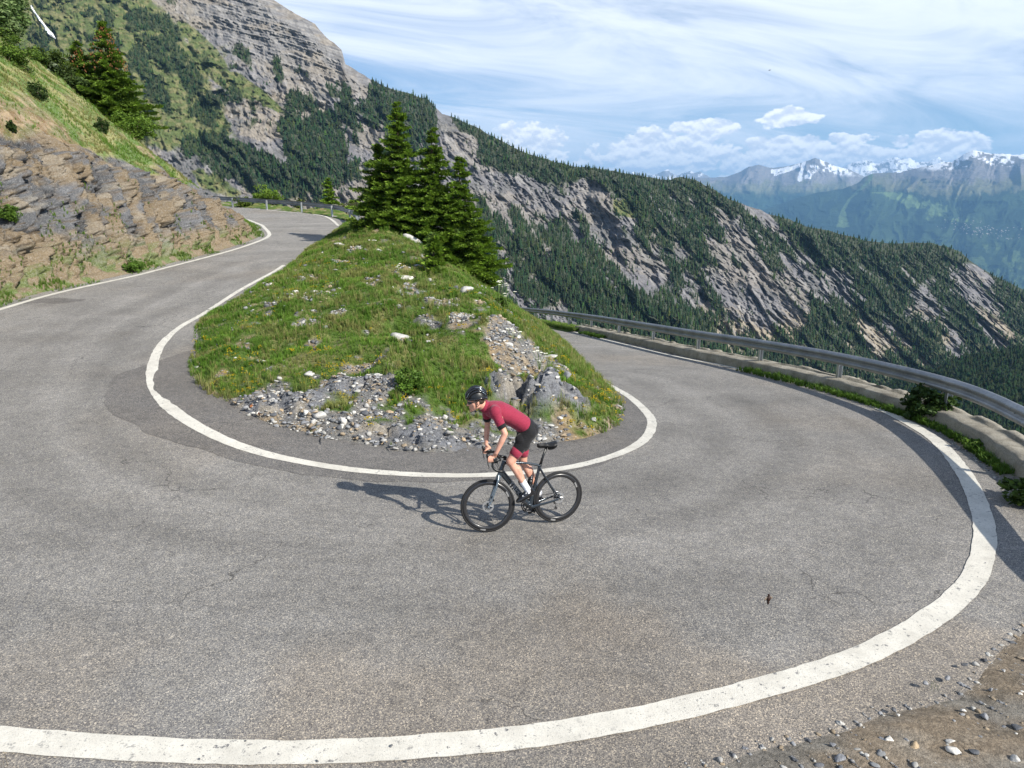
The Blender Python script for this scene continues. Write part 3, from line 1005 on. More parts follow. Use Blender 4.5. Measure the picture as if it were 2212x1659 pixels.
def blobsum(px, py, B):
    r = np.zeros(px.shape)
    for (cx, cy, a, b, rot, k) in B:
        c, s = math.cos(R(rot)), math.sin(R(rot))
        dx, dy = px - cx, py - cy
        u = (dx * c + dy * s) / a; v = (-dx * s + dy * c) / b
        r = np.maximum(r, k * np.clip(1.25 - (u * u + v * v) * .62, 0, 1))
    return r


NXA, NYA = 1350, 600
pxs = np.linspace(-150, 2380, NXA)
silA = interp_poly(pxs, SIL_A) + (fbm(pxs * .03, 0 * pxs, 0, 4, 201) - .5) * 9
v = np.linspace(0, 1, NYA)
PX = np.repeat(pxs[:, None], NYA, 1)
PY = silA[:, None] + (930 - silA[:, None]) * v[None, :]
D0 = D_flank(PX, PY)
P0_ = pos_at(PX, PY, D0)
# coordinates on the slope: a along the contour, b down the fall line
a_ = P0_[..., 0] * .898 + P0_[..., 1] * .44
b_ = P0_[..., 2] * -1.6
wa = (fbm(a_ / 230, b_ / 230, 0, 4, 202, .6) - .5) * 300
g1 = ridged((a_ + wa) / 210, b_ / 900, 0, 3, 203)
g2 = ridged((a_ + wa * .6) / 62, b_ / 300, 0, 4, 204)
g3 = ridged((a_ + wa * .3) / 21, b_ / 80, 0, 4, 205)
g4 = fbm(a_ / 14, b_ / 22, 0, 5, 206, .6)
fsp = sstep(-8, 60, PY - interp_poly(PX, CREST2)) * sstep(1000, 1060, PX) * (1 - sstep(1650, 1760, PX))
edge = sstep(0, .05, v)[None, :]
relief = (g1 - .5) * 105 + (g2 - .5) * 62 + (g3 - .5) * 30 + (g4 - .5) * 38 + (fbm(a_ / 5., b_ / 8., 0, 3, 221, .6) - .5) * 9
fall = sstep(120, 0, PX)
summit = sstep(60, -60, PY - (interp_poly(PX, [(300, -90), (430, 30), (500, 105), (600, 150), (700, 172), (790, 180), (900, 180), (2400, 180)])))
summit = summit * sstep(350, 470, PX) * (1 - sstep(780, 830, PX))
# limestone bands of the summit wall: ledges following the bedding
bed = P0_[..., 2] + .28 * P0_[..., 0] + 34 * (fbm(a_ / 260, b_ / 160, 0, 5, 207) - .5)
ledge = (bed / 26.) % 1.
ledge2 = (bed / 9.) % 1.
relief = relief * (1 - .45 * summit) + summit * ((ledge ** 2) * 24 + (ledge2 ** 2) * 7)
DA = D0 - relief * edge - fsp * 150
PA = pos_at(PX, PY, DA)
nF = fbm(PX / 34., PY / 34., 0, 4, 211) - .5
nG = g1 * .5 + g2 * .5 - .5
fo = blobsum(PX + nF * 20, PY + (fbm(PX / 20., PY / 20., 5, 3, 212) - .5) * 16, FOR)
ro_ = blobsum(PX + nF * 20, PY + nF * 10, ROK)
me_ = blobsum(PX + nF * 40, PY + nF * 24, MEA)
base = .10 + .26 * sstep(980, 1100, PX) + .05 * sstep(560, 760, PX)
fdens = base + fo * .9 - ro_ * .75 + (nG) * 1.1 * sstep(900, 1100, PX) + nG * .5 + nF * 1.3 - .9 * summit
GR = g2 * .5 + g1 * .25 + g3 * .25
rag = fbm(a_ / 26, b_ / 60, 0, 4, 220, .6)
fR = .25 + .40 * fo - .42 * ro_ + (GR - .52) * 2.6 + (rag - .5) * 1.5 + nF * .5
fR = np.maximum(fR, sstep(70, 20, PY - silA[:, None] + nF * 60) * .9 * sstep(1000, 1060, PX) * (ro_ < .9))
thin = sstep(.13, .03, np.abs(2 * vn((a_ + wa * .35) / 52, b_ / 420, 0, 222) - 1)) * sstep(.42, .55, fbm(a_ / 200, b_ / 160, 0, 3, 223))
fR = fR - thin * .75 * (PY > silA[:, None] + 40)
wR = sstep(940, 1060, PX)
fdens = fdens * (1 - wR) + fR * wR + (rag - .5) * 1.9 * (1 - wR)
FD = sstep(.42, .70, fdens)
# rock colours
GREY = np.array((.20, .195, .205)); TAN = np.array((.33, .285, .22)); MEAD = np.array((.105, .135, .05)); FFL = np.array((.045, .06, .03)); PALE = np.array((.36, .345, .33))
n_t = fbm(a_ / 120, b_ / 90, 0, 4, 213); n_s = fbm(a_ / 9, b_ / 60, 0, 5, 214, .65); n_f = fbm(a_ / 12, b_ / 12, 0, 5, 216, .65)
CA = lerp(GREY * .95, TAN, sstep(.48, .60, n_t + (n_f - .5) * .5) * (.35 + .65 * sstep(620, 720, PY) * sstep(900, 1100, PX) + .3 * (1 - sstep(500, 900, PX))).clip(0, 1))
CA = lerp(CA, PALE, sstep(.54, .66, n_s) * .55)
CA = lerp(CA, CA * .62, sstep(.55, .68, 1 - n_f) * .6)
CA = lerp(CA, CA * .55 + FFL * .4, sstep(.52, .62, fbm(a_ / 30, b_ / 60, 0, 5, 219, .65)) * .45 * (1 - summit))
veg = sstep(.43, .63, me_ * .85 + .16 * (PX < 620) * (PY < 330) + .22 * (n_f - .5) + (nF) * .9 - ro_ * .2 + .25 * sstep(.5, .7, g1) * (PX < 900))
CA = lerp(CA, lerp(MEAD, np.array((.19, .185, .09)), sstep(.45, .65, n_f)), veg * (1 - summit))
strat = sstep(.55, .9, ledge2) * .5 + sstep(.6, .95, ledge) * .5
CS = lerp(np.array((.20, .195, .195)), np.array((.37, .355, .335)), strat.clip(0, 1))
CS = lerp(CS, np.array((.31, .265, .205)), sstep(.54, .66, fbm(a_ / 60, b_ / 40, 0, 4, 217)) * .5)
CS = lerp(CS, CS * .6, sstep(.56, .66, fbm(a_ / 10, b_ / 26, 0, 4, 218)) * .6)
CA = lerp(CA, CS, summit * (1 - veg * .3))
CA = lerp(CA, FFL, FD * .85)
CA = CA * .86
# behind the ridge
back = []
for k, (dd, dz) in enumerate(((40, 14), (160, 90), (500, 360), (1200, 1000))):
    p = PA[:, 0].copy()
    h = np.hypot(p[:, 0], p[:, 1])
    p[:, 0] += p[:, 0] / h * dd; p[:, 1] += p[:, 1] / h * dd; p[:, 2] -= dz
    back.append(p)
PAf = np.concatenate([np.stack(back[::-1], 1), PA], 1)
CAf = np.concatenate([np.repeat(CA[:, :1], 4, 1), CA], 1)
tag(mesh_np('mountain', PAf.reshape(-1, 3), grid_faces(NXA, NYA + 4), True, MAT_FAR, CAf.reshape(-1, 3)), kind='structure')

# snow tongue in the gully at the upper left
SN = [(66, 12, 5), (76, 28, 4), (88, 45, 6), (100, 62, 8), (112, 76, 9), (120, 84, 3)]
sn = resample([(a, b) for a, b, c in SN], 2.)
wsn = np.interp(sn[:, 1], [b for a, b, c in SN], [c for a, b, c in SN]) * .40
nsn = normals2(sn)
rows = []
for qq in np.linspace(-1, 1, 9):
    jj = 1 + .25 * (fbm(np.arange(len(sn)) * .5, 0 * wsn + (qq > 0) * 7, 0, 3, 5) - .5) * 2
    pp = sn + nsn * (wsn * qq * jj)[:, None]
    i_ = np.clip(((pp[:, 0] + 150) / 2530 * (NXA - 1)).round().astype(int), 0, NXA - 1)
    j_ = np.clip(((pp[:, 1] - silA[i_]) / (930 - silA[i_]) * (NYA - 1)).round().astype(int), 0, NYA - 1)
    dd = DA[i_, j_]
    rows.append(pos_at(pp[:, 0], pp[:, 1], dd - 22 - 6 * (1 - qq * qq)))
MAT_SNOW = plain('snow', (.80, .82, .85), .6, .3, var=.06, scale=.05)
tag(mesh_np('snow_patch', np.stack(rows, 1).reshape(-1, 3), grid_faces(len(sn), 9), True, MAT_SNOW), kind='structure')


# ---- generic far range
def far_range(name, sil, bot, Dtop, Dbot, jag, amp, seed, colfun, nx=700, ny=160, mat=MAT_FAR2, x0=None, x1=None, jscale=.05, back=.12, wig=0.):
    x0 = sil[0][0] if x0 is None else x0; x1 = sil[-1][0] if x1 is None else x1
    xs = np.linspace(x0, x1, nx)
    s = interp_poly(xs, sil) + (ridged(xs * jscale, 0 * xs, 0, 5, seed, .6) - .5) * -jag
    v = np.linspace(0, 1, ny)
    X = np.repeat(xs[:, None], ny, 1)
    Y = s[:, None] + (bot - s[:, None]) * v[None, :]
    s0 = smooth(np.c_[interp_poly(xs, sil), xs], 30)[:, 0][:, None]
    D = Dtop + (Dbot - Dtop) * np.clip((Y - s0 + 4) / (bot - s0 + 4), 0, 1) ** .9
    kx = Dtop / 1550.
    warp = (fbm(X / 60, Y / 60, 0, 3, seed + 1) - .5) * 60
    r1 = ridged((X + warp * 1.6 + (Y - s[:, None]) * wig) / 120., Y / 95., 0, 4, seed + 2)
    r2 = ridged((X + warp * .5 + (Y - s[:, None]) * wig * .8) / 26., Y / 34., 0, 5, seed + 3, .55)
    rel = ((r1 - .5) * .65 + (r2 - .5) * .11) * amp
    DD = D - rel * sstep(0, .06, v)[None, :]
    P = pos_at(X, Y, DD)
    C = colfun(X, Y, s[:, None] + 0 * Y, r1, r2)
    b = P[:, 0].copy(); h = np.hypot(b[:, 0], b[:, 1])
    b[:, :2] *= (1 + back); b[:, 2] -= Dtop * .12
    P = np.concatenate([b[:, None], P], 1); C = np.concatenate([C[:, :1], C], 1)
    return tag(mesh_np(name, P.reshape(-1, 3), grid_faces(nx, ny + 1), True, mat, C.reshape(-1, 3)), kind='structure'), X, Y, DD


SNOW = np.array((.82, .84, .88))
DKROCK = np.array((.16, .15, .15)); ALP = np.array((.15, .15, .085)); WOOD = np.array((.022, .042, .020)); FIELD = np.array((.13, .19, .07))


def col_C1(X, Y, S, r1, r2):
    n = fbm(X / 14, Y / 14, 0, 5, 301, .6); n2 = fbm(X / 50, Y / 30, 0, 4, 302)
    tl = interp_poly(X, [(1660, 300), (1840, 405), (1890, 402), (1960, 415), (2050, 425), (2212, 408), (2400, 400)])
    w = sstep(-7, 9, Y - tl + (n - .5) * 40 + (r2 - .5) * 14)
    c = lerp(ALP, DKROCK * 1.2, sstep(16, -16, Y - (tl - 26) + (n - .5) * 40))
    sn = sstep(.50, .60, n * .55 + fbm(X / 9, Y / 5, 0, 4, 303) * .5 + .10 * sstep(26, 0, Y - S) - .012 * np.maximum(Y - S - 14, 0) * (X > 1990)) * sstep(1975, 2010, X) * sstep(372, 362, Y)
    c = lerp(c, SNOW, sn)
    cw = lerp(WOOD, np.array((.045, .075, .03)), sstep(.5, .62, n2) * .6)
    c = lerp(c, cw, w)
    # hay meadows and the lift line cut through the wood
    m1 = np.abs(X - interp_poly(Y, [(385, 1880), (400, 1868), (430, 1835), (452, 1822), (470, 1820), (490, 1822)])) / interp_poly(Y, [(385, 5), (430, 3), (455, 4), (470, 8), (490, 14), (492, .1), (700, .1)])
    c = lerp(c, FIELD * .9, sstep(1.3, .8, m1 + (n - .5) * .8) * (Y < 492))
    ax = (X - 1940) / 170.; ay = (Y - (425 + (X - 1940) * .36)) / (9 + 14 * np.exp(-((X - 2030) / 60) ** 2))
    m2 = sstep(.50, .60, n * .6 + .42 * np.exp(-(ax ** 2) * 1.2 - ay ** 2) + (n2 - .5) * .3 - .02)
    c = lerp(c, FIELD, m2 * (Y > 415))
    m3 = .6 * sstep(.55, .66, n + .10 * sstep(500, 600, Y) + (n2 - .5) * .4) * sstep(500, 540, Y)
    c = lerp(c, FIELD * .9, m3 * .7)
    return c


def col_C2(X, Y, S, r1, r2):
    n = fbm(X / 14, Y / 14, 0, 5, 311, .6)
    c = lerp(DKROCK * 1.3, ALP * 1.1, sstep(385, 405, Y + (n - .5) * 40))
    c = lerp(c, WOOD * 1.3, sstep(406, 424, Y + (n - .5) * 30))
    sn = ((np.abs(X - (1738 + (Y - 345) * -.25)) < (4.2 + (n - .5) * 8)) & (Y < 392)) * 1.
    sn = np.maximum(sn, ((np.abs(Y - (S + 7 + (X - 1690) * -.05)) < (4. + (n - .5) * 8)) & (X > 1665) & (X < 1728)) * 1.)
    sn = np.maximum(sn, ((np.abs(Y - (S + 13 - (X - 1690) * .16)) < 2.6 + (n - .5) * 6) & (X > 1672) & (X < 1716)) * 1.)
    sn = np.maximum(sn, sstep(.60, .66, n + .06 * (X > 1760) * (Y < 374)) * sstep(385, 372, Y) * (X > 1725))
    sn = np.maximum(sn, ((np.abs(Y - 382) < 4 + (n - .5) * 6) & (X > 1738) & (X < 1752)) * 1.)
    return lerp(c, SNOW, sn)


def col_D(X, Y, S, r1, r2):
    n = fbm(X / 9, Y / 6, 0, 5, 321, .6)
    k = sstep(.46, .54, n + .12 * sstep(1820, 1850, X) - .10 * (X < 1540) * (X > 1385) - .1 * np.exp(-((X - 1915) / 26.) ** 2))
    return lerp(DKROCK * 1.5, SNOW * 1.05, k)


SIL_D = [(1240, 420), (1340, 388), (1356, 379), (1367, 372), (1378, 380), (1388, 387), (1394, 380), (1410, 378), (1425, 374), (1442, 365), (1450, 374), (1462, 380), (1475, 375), (1492, 369), (1500, 374), (1512, 371), (1526, 378), (1545, 390), (1700, 400), (1790, 378), (1825, 358), (1849, 350), (1872, 346), (1884, 350), (1896, 354), (1916, 345), (1936, 340), (1946, 343), (1966, 342), (1983, 351), (2006, 350), (2027, 340), (2045, 352), (2100, 356), (2300, 356)]
SIL_C2 = [(1440, 402), (1506, 385), (1570, 382), (1597, 373), (1617, 361), (1640, 356), (1655, 361), (1671, 364), (1711, 357), (1738, 350), (1750, 346), (1761, 341), (1775, 347), (1805, 358), (1832, 365), (1867, 381), (1940, 410), (2100, 450)]
SIL_C1 = [(1560, 486), (1662, 449), (1718, 429), (1765, 417), (1825, 407), (1852, 395), (1869, 382), (1886, 375), (1946, 372), (1990, 361), (2040, 351), (2056, 350), (2084, 333), (2102, 324), (2121, 328), (2141, 333), (2168, 331), (2191, 335), (2212, 333), (2240, 336), (2420, 360)]
far_range('snow_mountains', SIL_D, 460, 42000, 36000, 5, 1500, 331, col_D, 800, 60, jscale=.09)
far_range('mountain_range', SIL_C2, 520, 30000, 25000, 3, 1500, 341, col_C2, 600, 120, jscale=.05, wig=.35)
_, XC, YC, DC = far_range('forested_mountain', SIL_C1, 720, 24000, 15000, 3.5, 1100, 351, col_C1, 900, 300, jscale=.07, wig=.5)


# village on the terrace across the valley
MAT_HOUSE = plain('house_render', (.42, .39, .36), .8, .2, var=.3, scale=.01)
hv_ = np.array([(-1, -.7, -.3), (1, -.7, -.3), (1, .7, -.3), (-1, .7, -.3), (-1, -.7, .7), (1, -.7, .7), (1, .7, .7), (-1, .7, .7), (-1.05, 0, 1.2), (1.05, 0, 1.2)]) * 13.
hf_ = [(0, 1, 5, 4), (1, 2, 6, 5), (2, 3, 7, 6), (3, 0, 4, 7), (4, 5, 9, 8), (6, 7, 8, 9)]
h_proto = None
rv = random.Random(3)
for k in range(110):
    a_px = rv.gauss(2120, 42); b_px = 497 + (a_px - 2120) * .16 + rv.gauss(0, 8)
    if not 2000 < a_px < 2210: continue
    ic = int(np.clip((a_px - SIL_C1[0][0]) / (SIL_C1[-1][0] - SIL_C1[0][0]) * (XC.shape[0] - 1), 0, XC.shape[0] - 1))
    jc = int(np.argmin(np.abs(YC[ic] - b_px)))
    p = pos_at(XC[ic, jc], YC[ic, jc], DC[ic, jc])
    if h_proto is None:
        o = h_proto = mesh_np('house', hv_, hf_, False, MAT_HOUSE)
    else:
        o = h_proto.copy(); sc.collection.objects.link(o)
    o.location = p; o.rotation_euler = (0, 0, rv.uniform(0, 3)); sz_ = rv.uniform(.45, 1.1); o.scale = (sz_, sz_, sz_)
    tag(o, 'tiny pale house in the hazy village on the slope across the valley', 'house', 'houses of the distant village')


# dark wooded spur low on the right
def col_B(X, Y, S, r1, r2):
    n = fbm(X / 30, Y / 20, 0, 4, 361)
    return lerp(FFL * .8, np.array((.075, .095, .04)), sstep(.52, .68, n))


SIL_B = [(1800, 870), (1900, 832), (1990, 806), (2035, 790), (2070, 775), (2110, 768), (2160, 757), (2212, 750), (2400, 720)]
_, XB, YB, DB = far_range('wooded_spur', SIL_B, 1120, 1500, 620, 0, 60, 371, col_B, 300, 160, MAT_FAR, wig=.6)

# valley floor reaching to the horizon
tag(mesh_np('valley_floor', [(-58000, -58000, -2500), (58000, -58000, -2500), (58000, 58000, -2500), (-58000, 58000, -2500)], [(0, 1, 2, 3)], False, plain('valley', (.06, .085, .04), .95, .1, var=.4, scale=.002)), kind='structure')
# ================================================================== vegetation
def tri_cones(rs, n=7, layers=3, seed=0):
    """small conifer: stacked ragged cones, unit height"""
    r = np.random.default_rng(seed)
    V, Fc = [], []
    for k in range(layers):
        z0 = .08 + k * .27; z1 = min(z0 + .48, 1.0) if k < layers - 1 else 1.0
        rad = rs * (1 - k * .27)
        b = len(V)
        V.append((0, 0, z1))
        for i in range(n):
            a = 2 * math.pi * (i + .5 * (k % 2)) / n + r.uniform(-.2, .2)
            rr = rad * r.uniform(.65, 1.2)
            V.append((rr * math.cos(a), rr * math.sin(a), z0 + r.uniform(-.05, .05)))
        for i in range(n):
            Fc.append((b, b + 1 + i, b + 1 + (i + 1) % n))
    return np.array(V), np.array(Fc)


def bake(name, protos, pos, scale, rot, col, mat, which, flat=None):
    """many copies merged into one mesh (plants nobody could count)"""
    VV, FF, CC = [], [], []
    off = 0
    for k, (pv, pf, pc) in enumerate(protos):
        m = which == k
        n = int(m.sum())
        if not n: continue
        p, s_, r_, c_ = pos[m], scale[m], rot[m], col[m]
        c, s = np.cos(r_), np.sin(r_)
        x = pv[None, :, 0] * c[:, None] - pv[None, :, 1] * s[:, None]
        y = pv[None, :, 0] * s[:, None] + pv[None, :, 1] * c[:, None]
        V = np.stack([x * s_[:, None, 0] + p[:, None, 0], y * s_[:, None, 0] + p[:, None, 1], pv[None, :, 2] * s_[:, None, 1] + p[:, None, 2]], -1)
        VV.append(V.reshape(-1, 3))
        FF.append((pf[None] + (np.arange(n) * len(pv))[:, None, None]).reshape(-1, pf.shape[1]) + off)
        CC.append((c_[:, None, :] * pc[None, :, :]).reshape(-1, 3))
        off += n * len(pv)
    return mesh_np(name, np.vstack(VV), np.vstack(FF), False, mat, np.vstack(CC))


con = []
for k in range(5):
    v_, f_ = tri_cones((.17, .20, .15, .24, .19)[k], 7, 3, k)
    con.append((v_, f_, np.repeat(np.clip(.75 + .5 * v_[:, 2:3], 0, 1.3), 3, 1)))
for k in range(2):
    v_, f_ = tri_cones(.34, 7, 2, 20 + k)
    v_ = v_ * np.array([1, 1, .8])
    con.append((v_, f_, np.ones((len(v_), 3))))
MAT_CONIFER = make_leaf('conifer_needles', .08, .8, .1)

gp = 4.9
cx, cy = np.meshgrid(np.arange(-40, 2260, gp), np.arange(-40, 900, gp * .92), indexing='ij')
cx = cx + rng.uniform(-.5, .5, cx.shape) * gp; cy = cy + rng.uniform(-.5, .5, cy.shape) * gp
cx, cy = cx.ravel(), cy.ravel()
sA = interp_poly(cx, SIL_A)
m = (cy > sA + 1) & ~((cx < 560) & (cy > 470)) & ~((cx < 1040) & (cy > 500)) & ~((cx > 1000) & (cy > 690 + (cx - 1100) * .23))
cx, cy = cx[m], cy[m]
ii = np.clip(((cx + 150) / 2530 * (NXA - 1)).round().astype(int), 0, NXA - 1)
jj = np.clip(((cy - silA[ii]) / (930 - silA[ii]) * (NYA - 1)).round().astype(int), 0, NYA - 1)
dens = FD[ii, jj]
u_ = rng.uniform(0, 1, len(cx))
keep = (u_ < dens * .98) | ((u_ < .07 + .10 * (cx > 1000)) & (summit[ii, jj] < .2) & (fdens[ii, jj] > .02))
cx, cy, ii, jj, dens = cx[keep], cy[keep], ii[keep], jj[keep], dens[keep]
tp = PA[ii, jj].copy()
tp[:, 0] += rng.uniform(-4, 4, len(tp)); tp[:, 1] += rng.uniform(-4, 4, len(tp)); tp[:, 2] -= 1.0
# an extra row of trees standing along the wooded skyline
hgt = rng.uniform(8, 17, len(tp)) * (.62 + .38 * dens) * (1 - .25 * (cx < 560))
tc_ = np.stack([.030 + .02 * rng.random(len(tp)), .058 + .026 * rng.random(len(tp)), .026 + .012 * rng.random(len(tp))], 1) * (.42 + .42 * rng.random((len(tp), 1)))
light = (rng.random(len(tp)) < .10)[:, None]
tc_ = np.where(light, tc_ * np.array([1.7, 1.55, 1.0]), tc_)
dist = np.hypot(tp[:, 0], tp[:, 1])
order = np.argsort(dist / hgt)
# the conifers that show largest stand as trees of their own
NS = 240
vis = (cx > 290) & (cx < 2212) & ((cx < 760) | (cx > 1060))
first = [i for i in order if vis[i]][:NS]
fm = np.zeros(len(tp), bool); fm[first] = True
protos = []
for k in range(4):
    v_, f_ = tri_cones((.18, .21, .16, .24)[k], 9, 5 if 0 else 3, 40 + k)
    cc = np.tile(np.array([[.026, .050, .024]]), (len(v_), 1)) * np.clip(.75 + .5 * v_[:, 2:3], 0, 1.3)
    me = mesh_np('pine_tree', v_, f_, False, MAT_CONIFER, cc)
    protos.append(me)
used = set()
for n_, i in enumerate(first):
    k = n_ % 4
    o = protos[k] if k not in used else protos[k].copy()
    if k in used: sc.collection.objects.link(o)
    used.add(k)
    o.location = tp[i]; h_ = float(hgt[i]); o.scale = (h_, h_, h_); o.rotation_euler = (0, 0, random.uniform(0, 6))
    px_i = cx[i]
    py_i = cy[i]
    zone = ('on the steep meadow under the summit wall' if py_i < 150 and px_i < 560 else 'in the gullied rock of the left flank' if px_i < 560 and py_i < 300 else 'in the dark wood just above the upper guardrail' if px_i < 600 else
            'in the tall forest wedge left of the spruce cluster' if px_i < 760 else 'in the wood right beside the mound spruces' if px_i < 1200 else 'in the forest above the far end of the long guardrail' if px_i < 1400 else
            'in the forest above the middle of the long guardrail' if px_i < 1650 else 'in the gullies below the grey scree slopes' if px_i < 1900 else 'low on the mountainside above the near guardrail')
    size_ = 'tall' if hgt[i] > 14.2 else 'middling' if hgt[i] > 11.5 else 'small'
    tag(o, size_ + ' dark conifer ' + zone, 'tree', size_ + ' conifers ' + zone)
wh = rng.integers(0, 5, len(tp))
wh = np.where((cx < 900) & (rng.random(len(tp)) < .35), 5 + rng.integers(0, 2, len(tp)), wh)
nm = ~fm
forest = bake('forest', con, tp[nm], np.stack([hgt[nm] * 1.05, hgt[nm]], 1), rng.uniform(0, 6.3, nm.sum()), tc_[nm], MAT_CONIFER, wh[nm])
tag(forest, 'dense dark conifer forest covering the far mountain flank', 'forest', kind='stuff')

# wooded spur at the lower right
i_ = rng.integers(0, XB.shape[0], 9000); j_ = (rng.random(9000) ** 1.3 * (XB.shape[1] - 1)).astype(int)
pb = pos_at(XB[i_, j_], YB[i_, j_], DB[i_, j_]); mB = (XB[i_, j_] > 1850) & (XB[i_, j_] < 2260)
pb = pb[mB]; pb[:, 2] -= .6
hb = rng.uniform(5.5, 11, len(pb))
cb = .6 * np.stack([.026 + .02 * rng.random(len(pb)), .048 + .03 * rng.random(len(pb)), .02 + .012 * rng.random(len(pb))], 1)
tag(bake('forest', con, pb, np.stack([hb * 1.4, hb], 1), rng.uniform(0, 6.3, len(pb)), cb, MAT_CONIFER, rng.integers(0, 7, len(pb))), 'dark mixed wood on the low spur behind the curve of the guardrail', 'forest', kind='stuff')


# ---- near spruces
def spruce_mesh(Hh, Rb, seed, low=.04, dens=1., bright=1., lean=0.):
    r = np.random.default_rng(seed)
    tris, cols = [], []
    nw = int(Hh / .185 * (.8 + .2 * dens))
    for wv in range(nw):
        h = low + (1 - low) * (wv + .5) / nw
        if h > .985: continue
        h_w = h
        prof_ = (1 - h) ** .98 * (1 - .35 * math.exp(-((h - low) / .06) ** 2)) + .015
        Lb = Rb * prof_
        nb = int(max(4, (5 + 5 * prof_) * dens))
        a0 = r.uniform(0, 6.28)
        for b in range(nb):
            h = min(h_w + r.uniform(-1.6, 1.6) / nw, .985); pit = r.uniform(-.20, .26)
            a = a0 + 2 * math.pi * b / nb + r.uniform(-.25, .25)
            L_ = Lb * (.55 + .9 * float(vn(math.cos(a) * 1.3 + 5, math.sin(a) * 1.3 + 5, h * 9, seed))) * r.choice([r.uniform(.55, .85), r.uniform(.8, 1.18)])
            sag = r.uniform(.16, .34) * (1 - h) ** .5 - .50 * max(0, h - .62)
            ns = max(3, int(L_ / .085))
            t = (np.arange(ns) + 1.) / ns
            x = t * L_
            z = h * Hh + pit * L_ * t - sag * L_ * (t * 1.35 - .62 * t ** 2.6)
            # side twigs along the bough
            for s_ in (-1, 1, 0):
                k = ns
                wl_ = (.30 * L_ * (1 - t) ** .7 + .09) * r.uniform(.7, 1.2, k) if s_ else np.full(k, .12)
                wl_ = np.minimum(wl_, .42)
                fw = r.uniform(.35, .8, k)
                dirx = np.where(s_ == 0, .8, fw); diry = s_ * 1.0 + 0 * fw
                nrm_ = np.hypot(dirx, diry) + 1e-6
                dirx, diry = dirx / nrm_, diry / nrm_
                nseg = 5
                for g in range(nseg):
                    f0 = g / nseg
                    bx_ = x + dirx * wl_ * f0; by_ = diry * wl_ * f0
                    bz_ = z - .28 * wl_ * f0 ** 1.2 + r.uniform(-.05, .05, k)
                    sl = r.uniform(.085, .16, k) * (1.15 - .3 * f0)
                    ph = r.uniform(0, 6.28, k)
                    # needle tuft: slim triangle pointing forwards/outwards
                    ox = dirx * .75 + .5 * np.cos(ph); oy = diry * .75 + .5 * np.sin(ph); oz = r.uniform(-.25, .85, k)
                    tx, ty, tz = bx_ + ox * sl, by_ + oy * sl, bz_ + oz * sl
                    wx, wy = -oy * .04, ox * .04
                    P = np.stack([np.stack([bx_ - wx, by_ - wy, bz_ + .03], 1), np.stack([bx_ + wx, by_ + wy, bz_ - .03], 1), np.stack([tx, ty, tz], 1)], 1)
                    ca, sa = math.cos(a), math.sin(a)
                    Q = P.copy()
                    Q[..., 0] = P[..., 0] * ca - P[..., 1] * sa; Q[..., 1] = P[..., 0] * sa + P[..., 1] * ca
                    tris.append(Q)
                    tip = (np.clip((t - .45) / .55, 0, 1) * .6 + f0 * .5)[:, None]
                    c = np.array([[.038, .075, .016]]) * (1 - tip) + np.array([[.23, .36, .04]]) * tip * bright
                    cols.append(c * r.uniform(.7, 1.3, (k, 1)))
    # leader
    for g in range(26):
        a = r.uniform(0, 6.28); z = Hh * (.965 + .04 * g / 26)
        s_ = .07 * (1.3 - g / 26)
        tris.append(np.array([[[0, 0, z - .02], [0.012, 0.012, z + .02], [s_ * math.cos(a), s_ * math.sin(a), z + .05]]]))
        cols.append(np.array([[.09, .14, .025]]))
    T = np.concatenate(tris); C = np.concatenate(cols)
    C = np.clip(C, 0, .5)
    V = T.reshape(-1, 3)
    V[:, 0] += lean * V[:, 2] ** 1.5 / Hh
    return V, np.arange(len(V)).reshape(-1, 3), np.repeat(C, 3, 0)


def trunk_mesh(Hh, r0, seed, limbs=True, Rb=1.):
    r = np.random.default_rng(seed)
    V, Fc = [], []

    def tube(p, rad, n=7):
        b = len(V)
        for i, (q_, rr) in enumerate(zip(p, rad)):
            for k in range(n):
                a = 2 * math.pi * k / n
                V.append((q_[0] + rr * math.cos(a), q_[1] + rr * math.sin(a), q_[2]))
        for i in range(len(p) - 1):
            for k in range(n):
                Fc.append((b + i * n + k, b + i * n + (k + 1) % n, b + (i + 1) * n + (k + 1) % n, b + (i + 1) * n + k))
    zs = np.linspace(-.3, Hh * .99, 9)
    tube([(r.uniform(-.01, .01), r.uniform(-.01, .01), z) for z in zs], [r0 * (1 - max(z, 0) / Hh) ** .8 + .006 for z in zs])
    if limbs:
        for k in range(int(Hh * 7)):
            h = r.uniform(.04, .93); a = r.uniform(0, 6.28); L_ = Rb * (1 - h) ** .82 * r.uniform(.7, .95)
            pts = [(math.cos(a) * L_ * t, math.sin(a) * L_ * t, h * Hh - .24 * L_ * (1.3 * t - .6 * t ** 2.6)) for t in (0, .35, .7, 1)]
            b = len(V)
            w = .02 * (1 - h) + .006
            for i, q_ in enumerate(pts):
                ww = w * (1 - i * .28)
                V.extend([(q_[0] - math.sin(a) * ww, q_[1] + math.cos(a) * ww, q_[2]), (q_[0] + math.sin(a) * ww, q_[1] - math.cos(a) * ww, q_[2]), (q_[0], q_[1], q_[2] - ww * 1.6)])
            for i in range(3):
                for j in range(3):
                    Fc.append((b + i * 3 + j, b + i * 3 + (j + 1) % 3, b + (i + 1) * 3 + (j + 1) % 3, b + (i + 1) * 3 + j))
    return np.array(V), np.array(Fc)


MAT_SPRUCE = make_leaf('spruce_needles', .30, .55, .3)


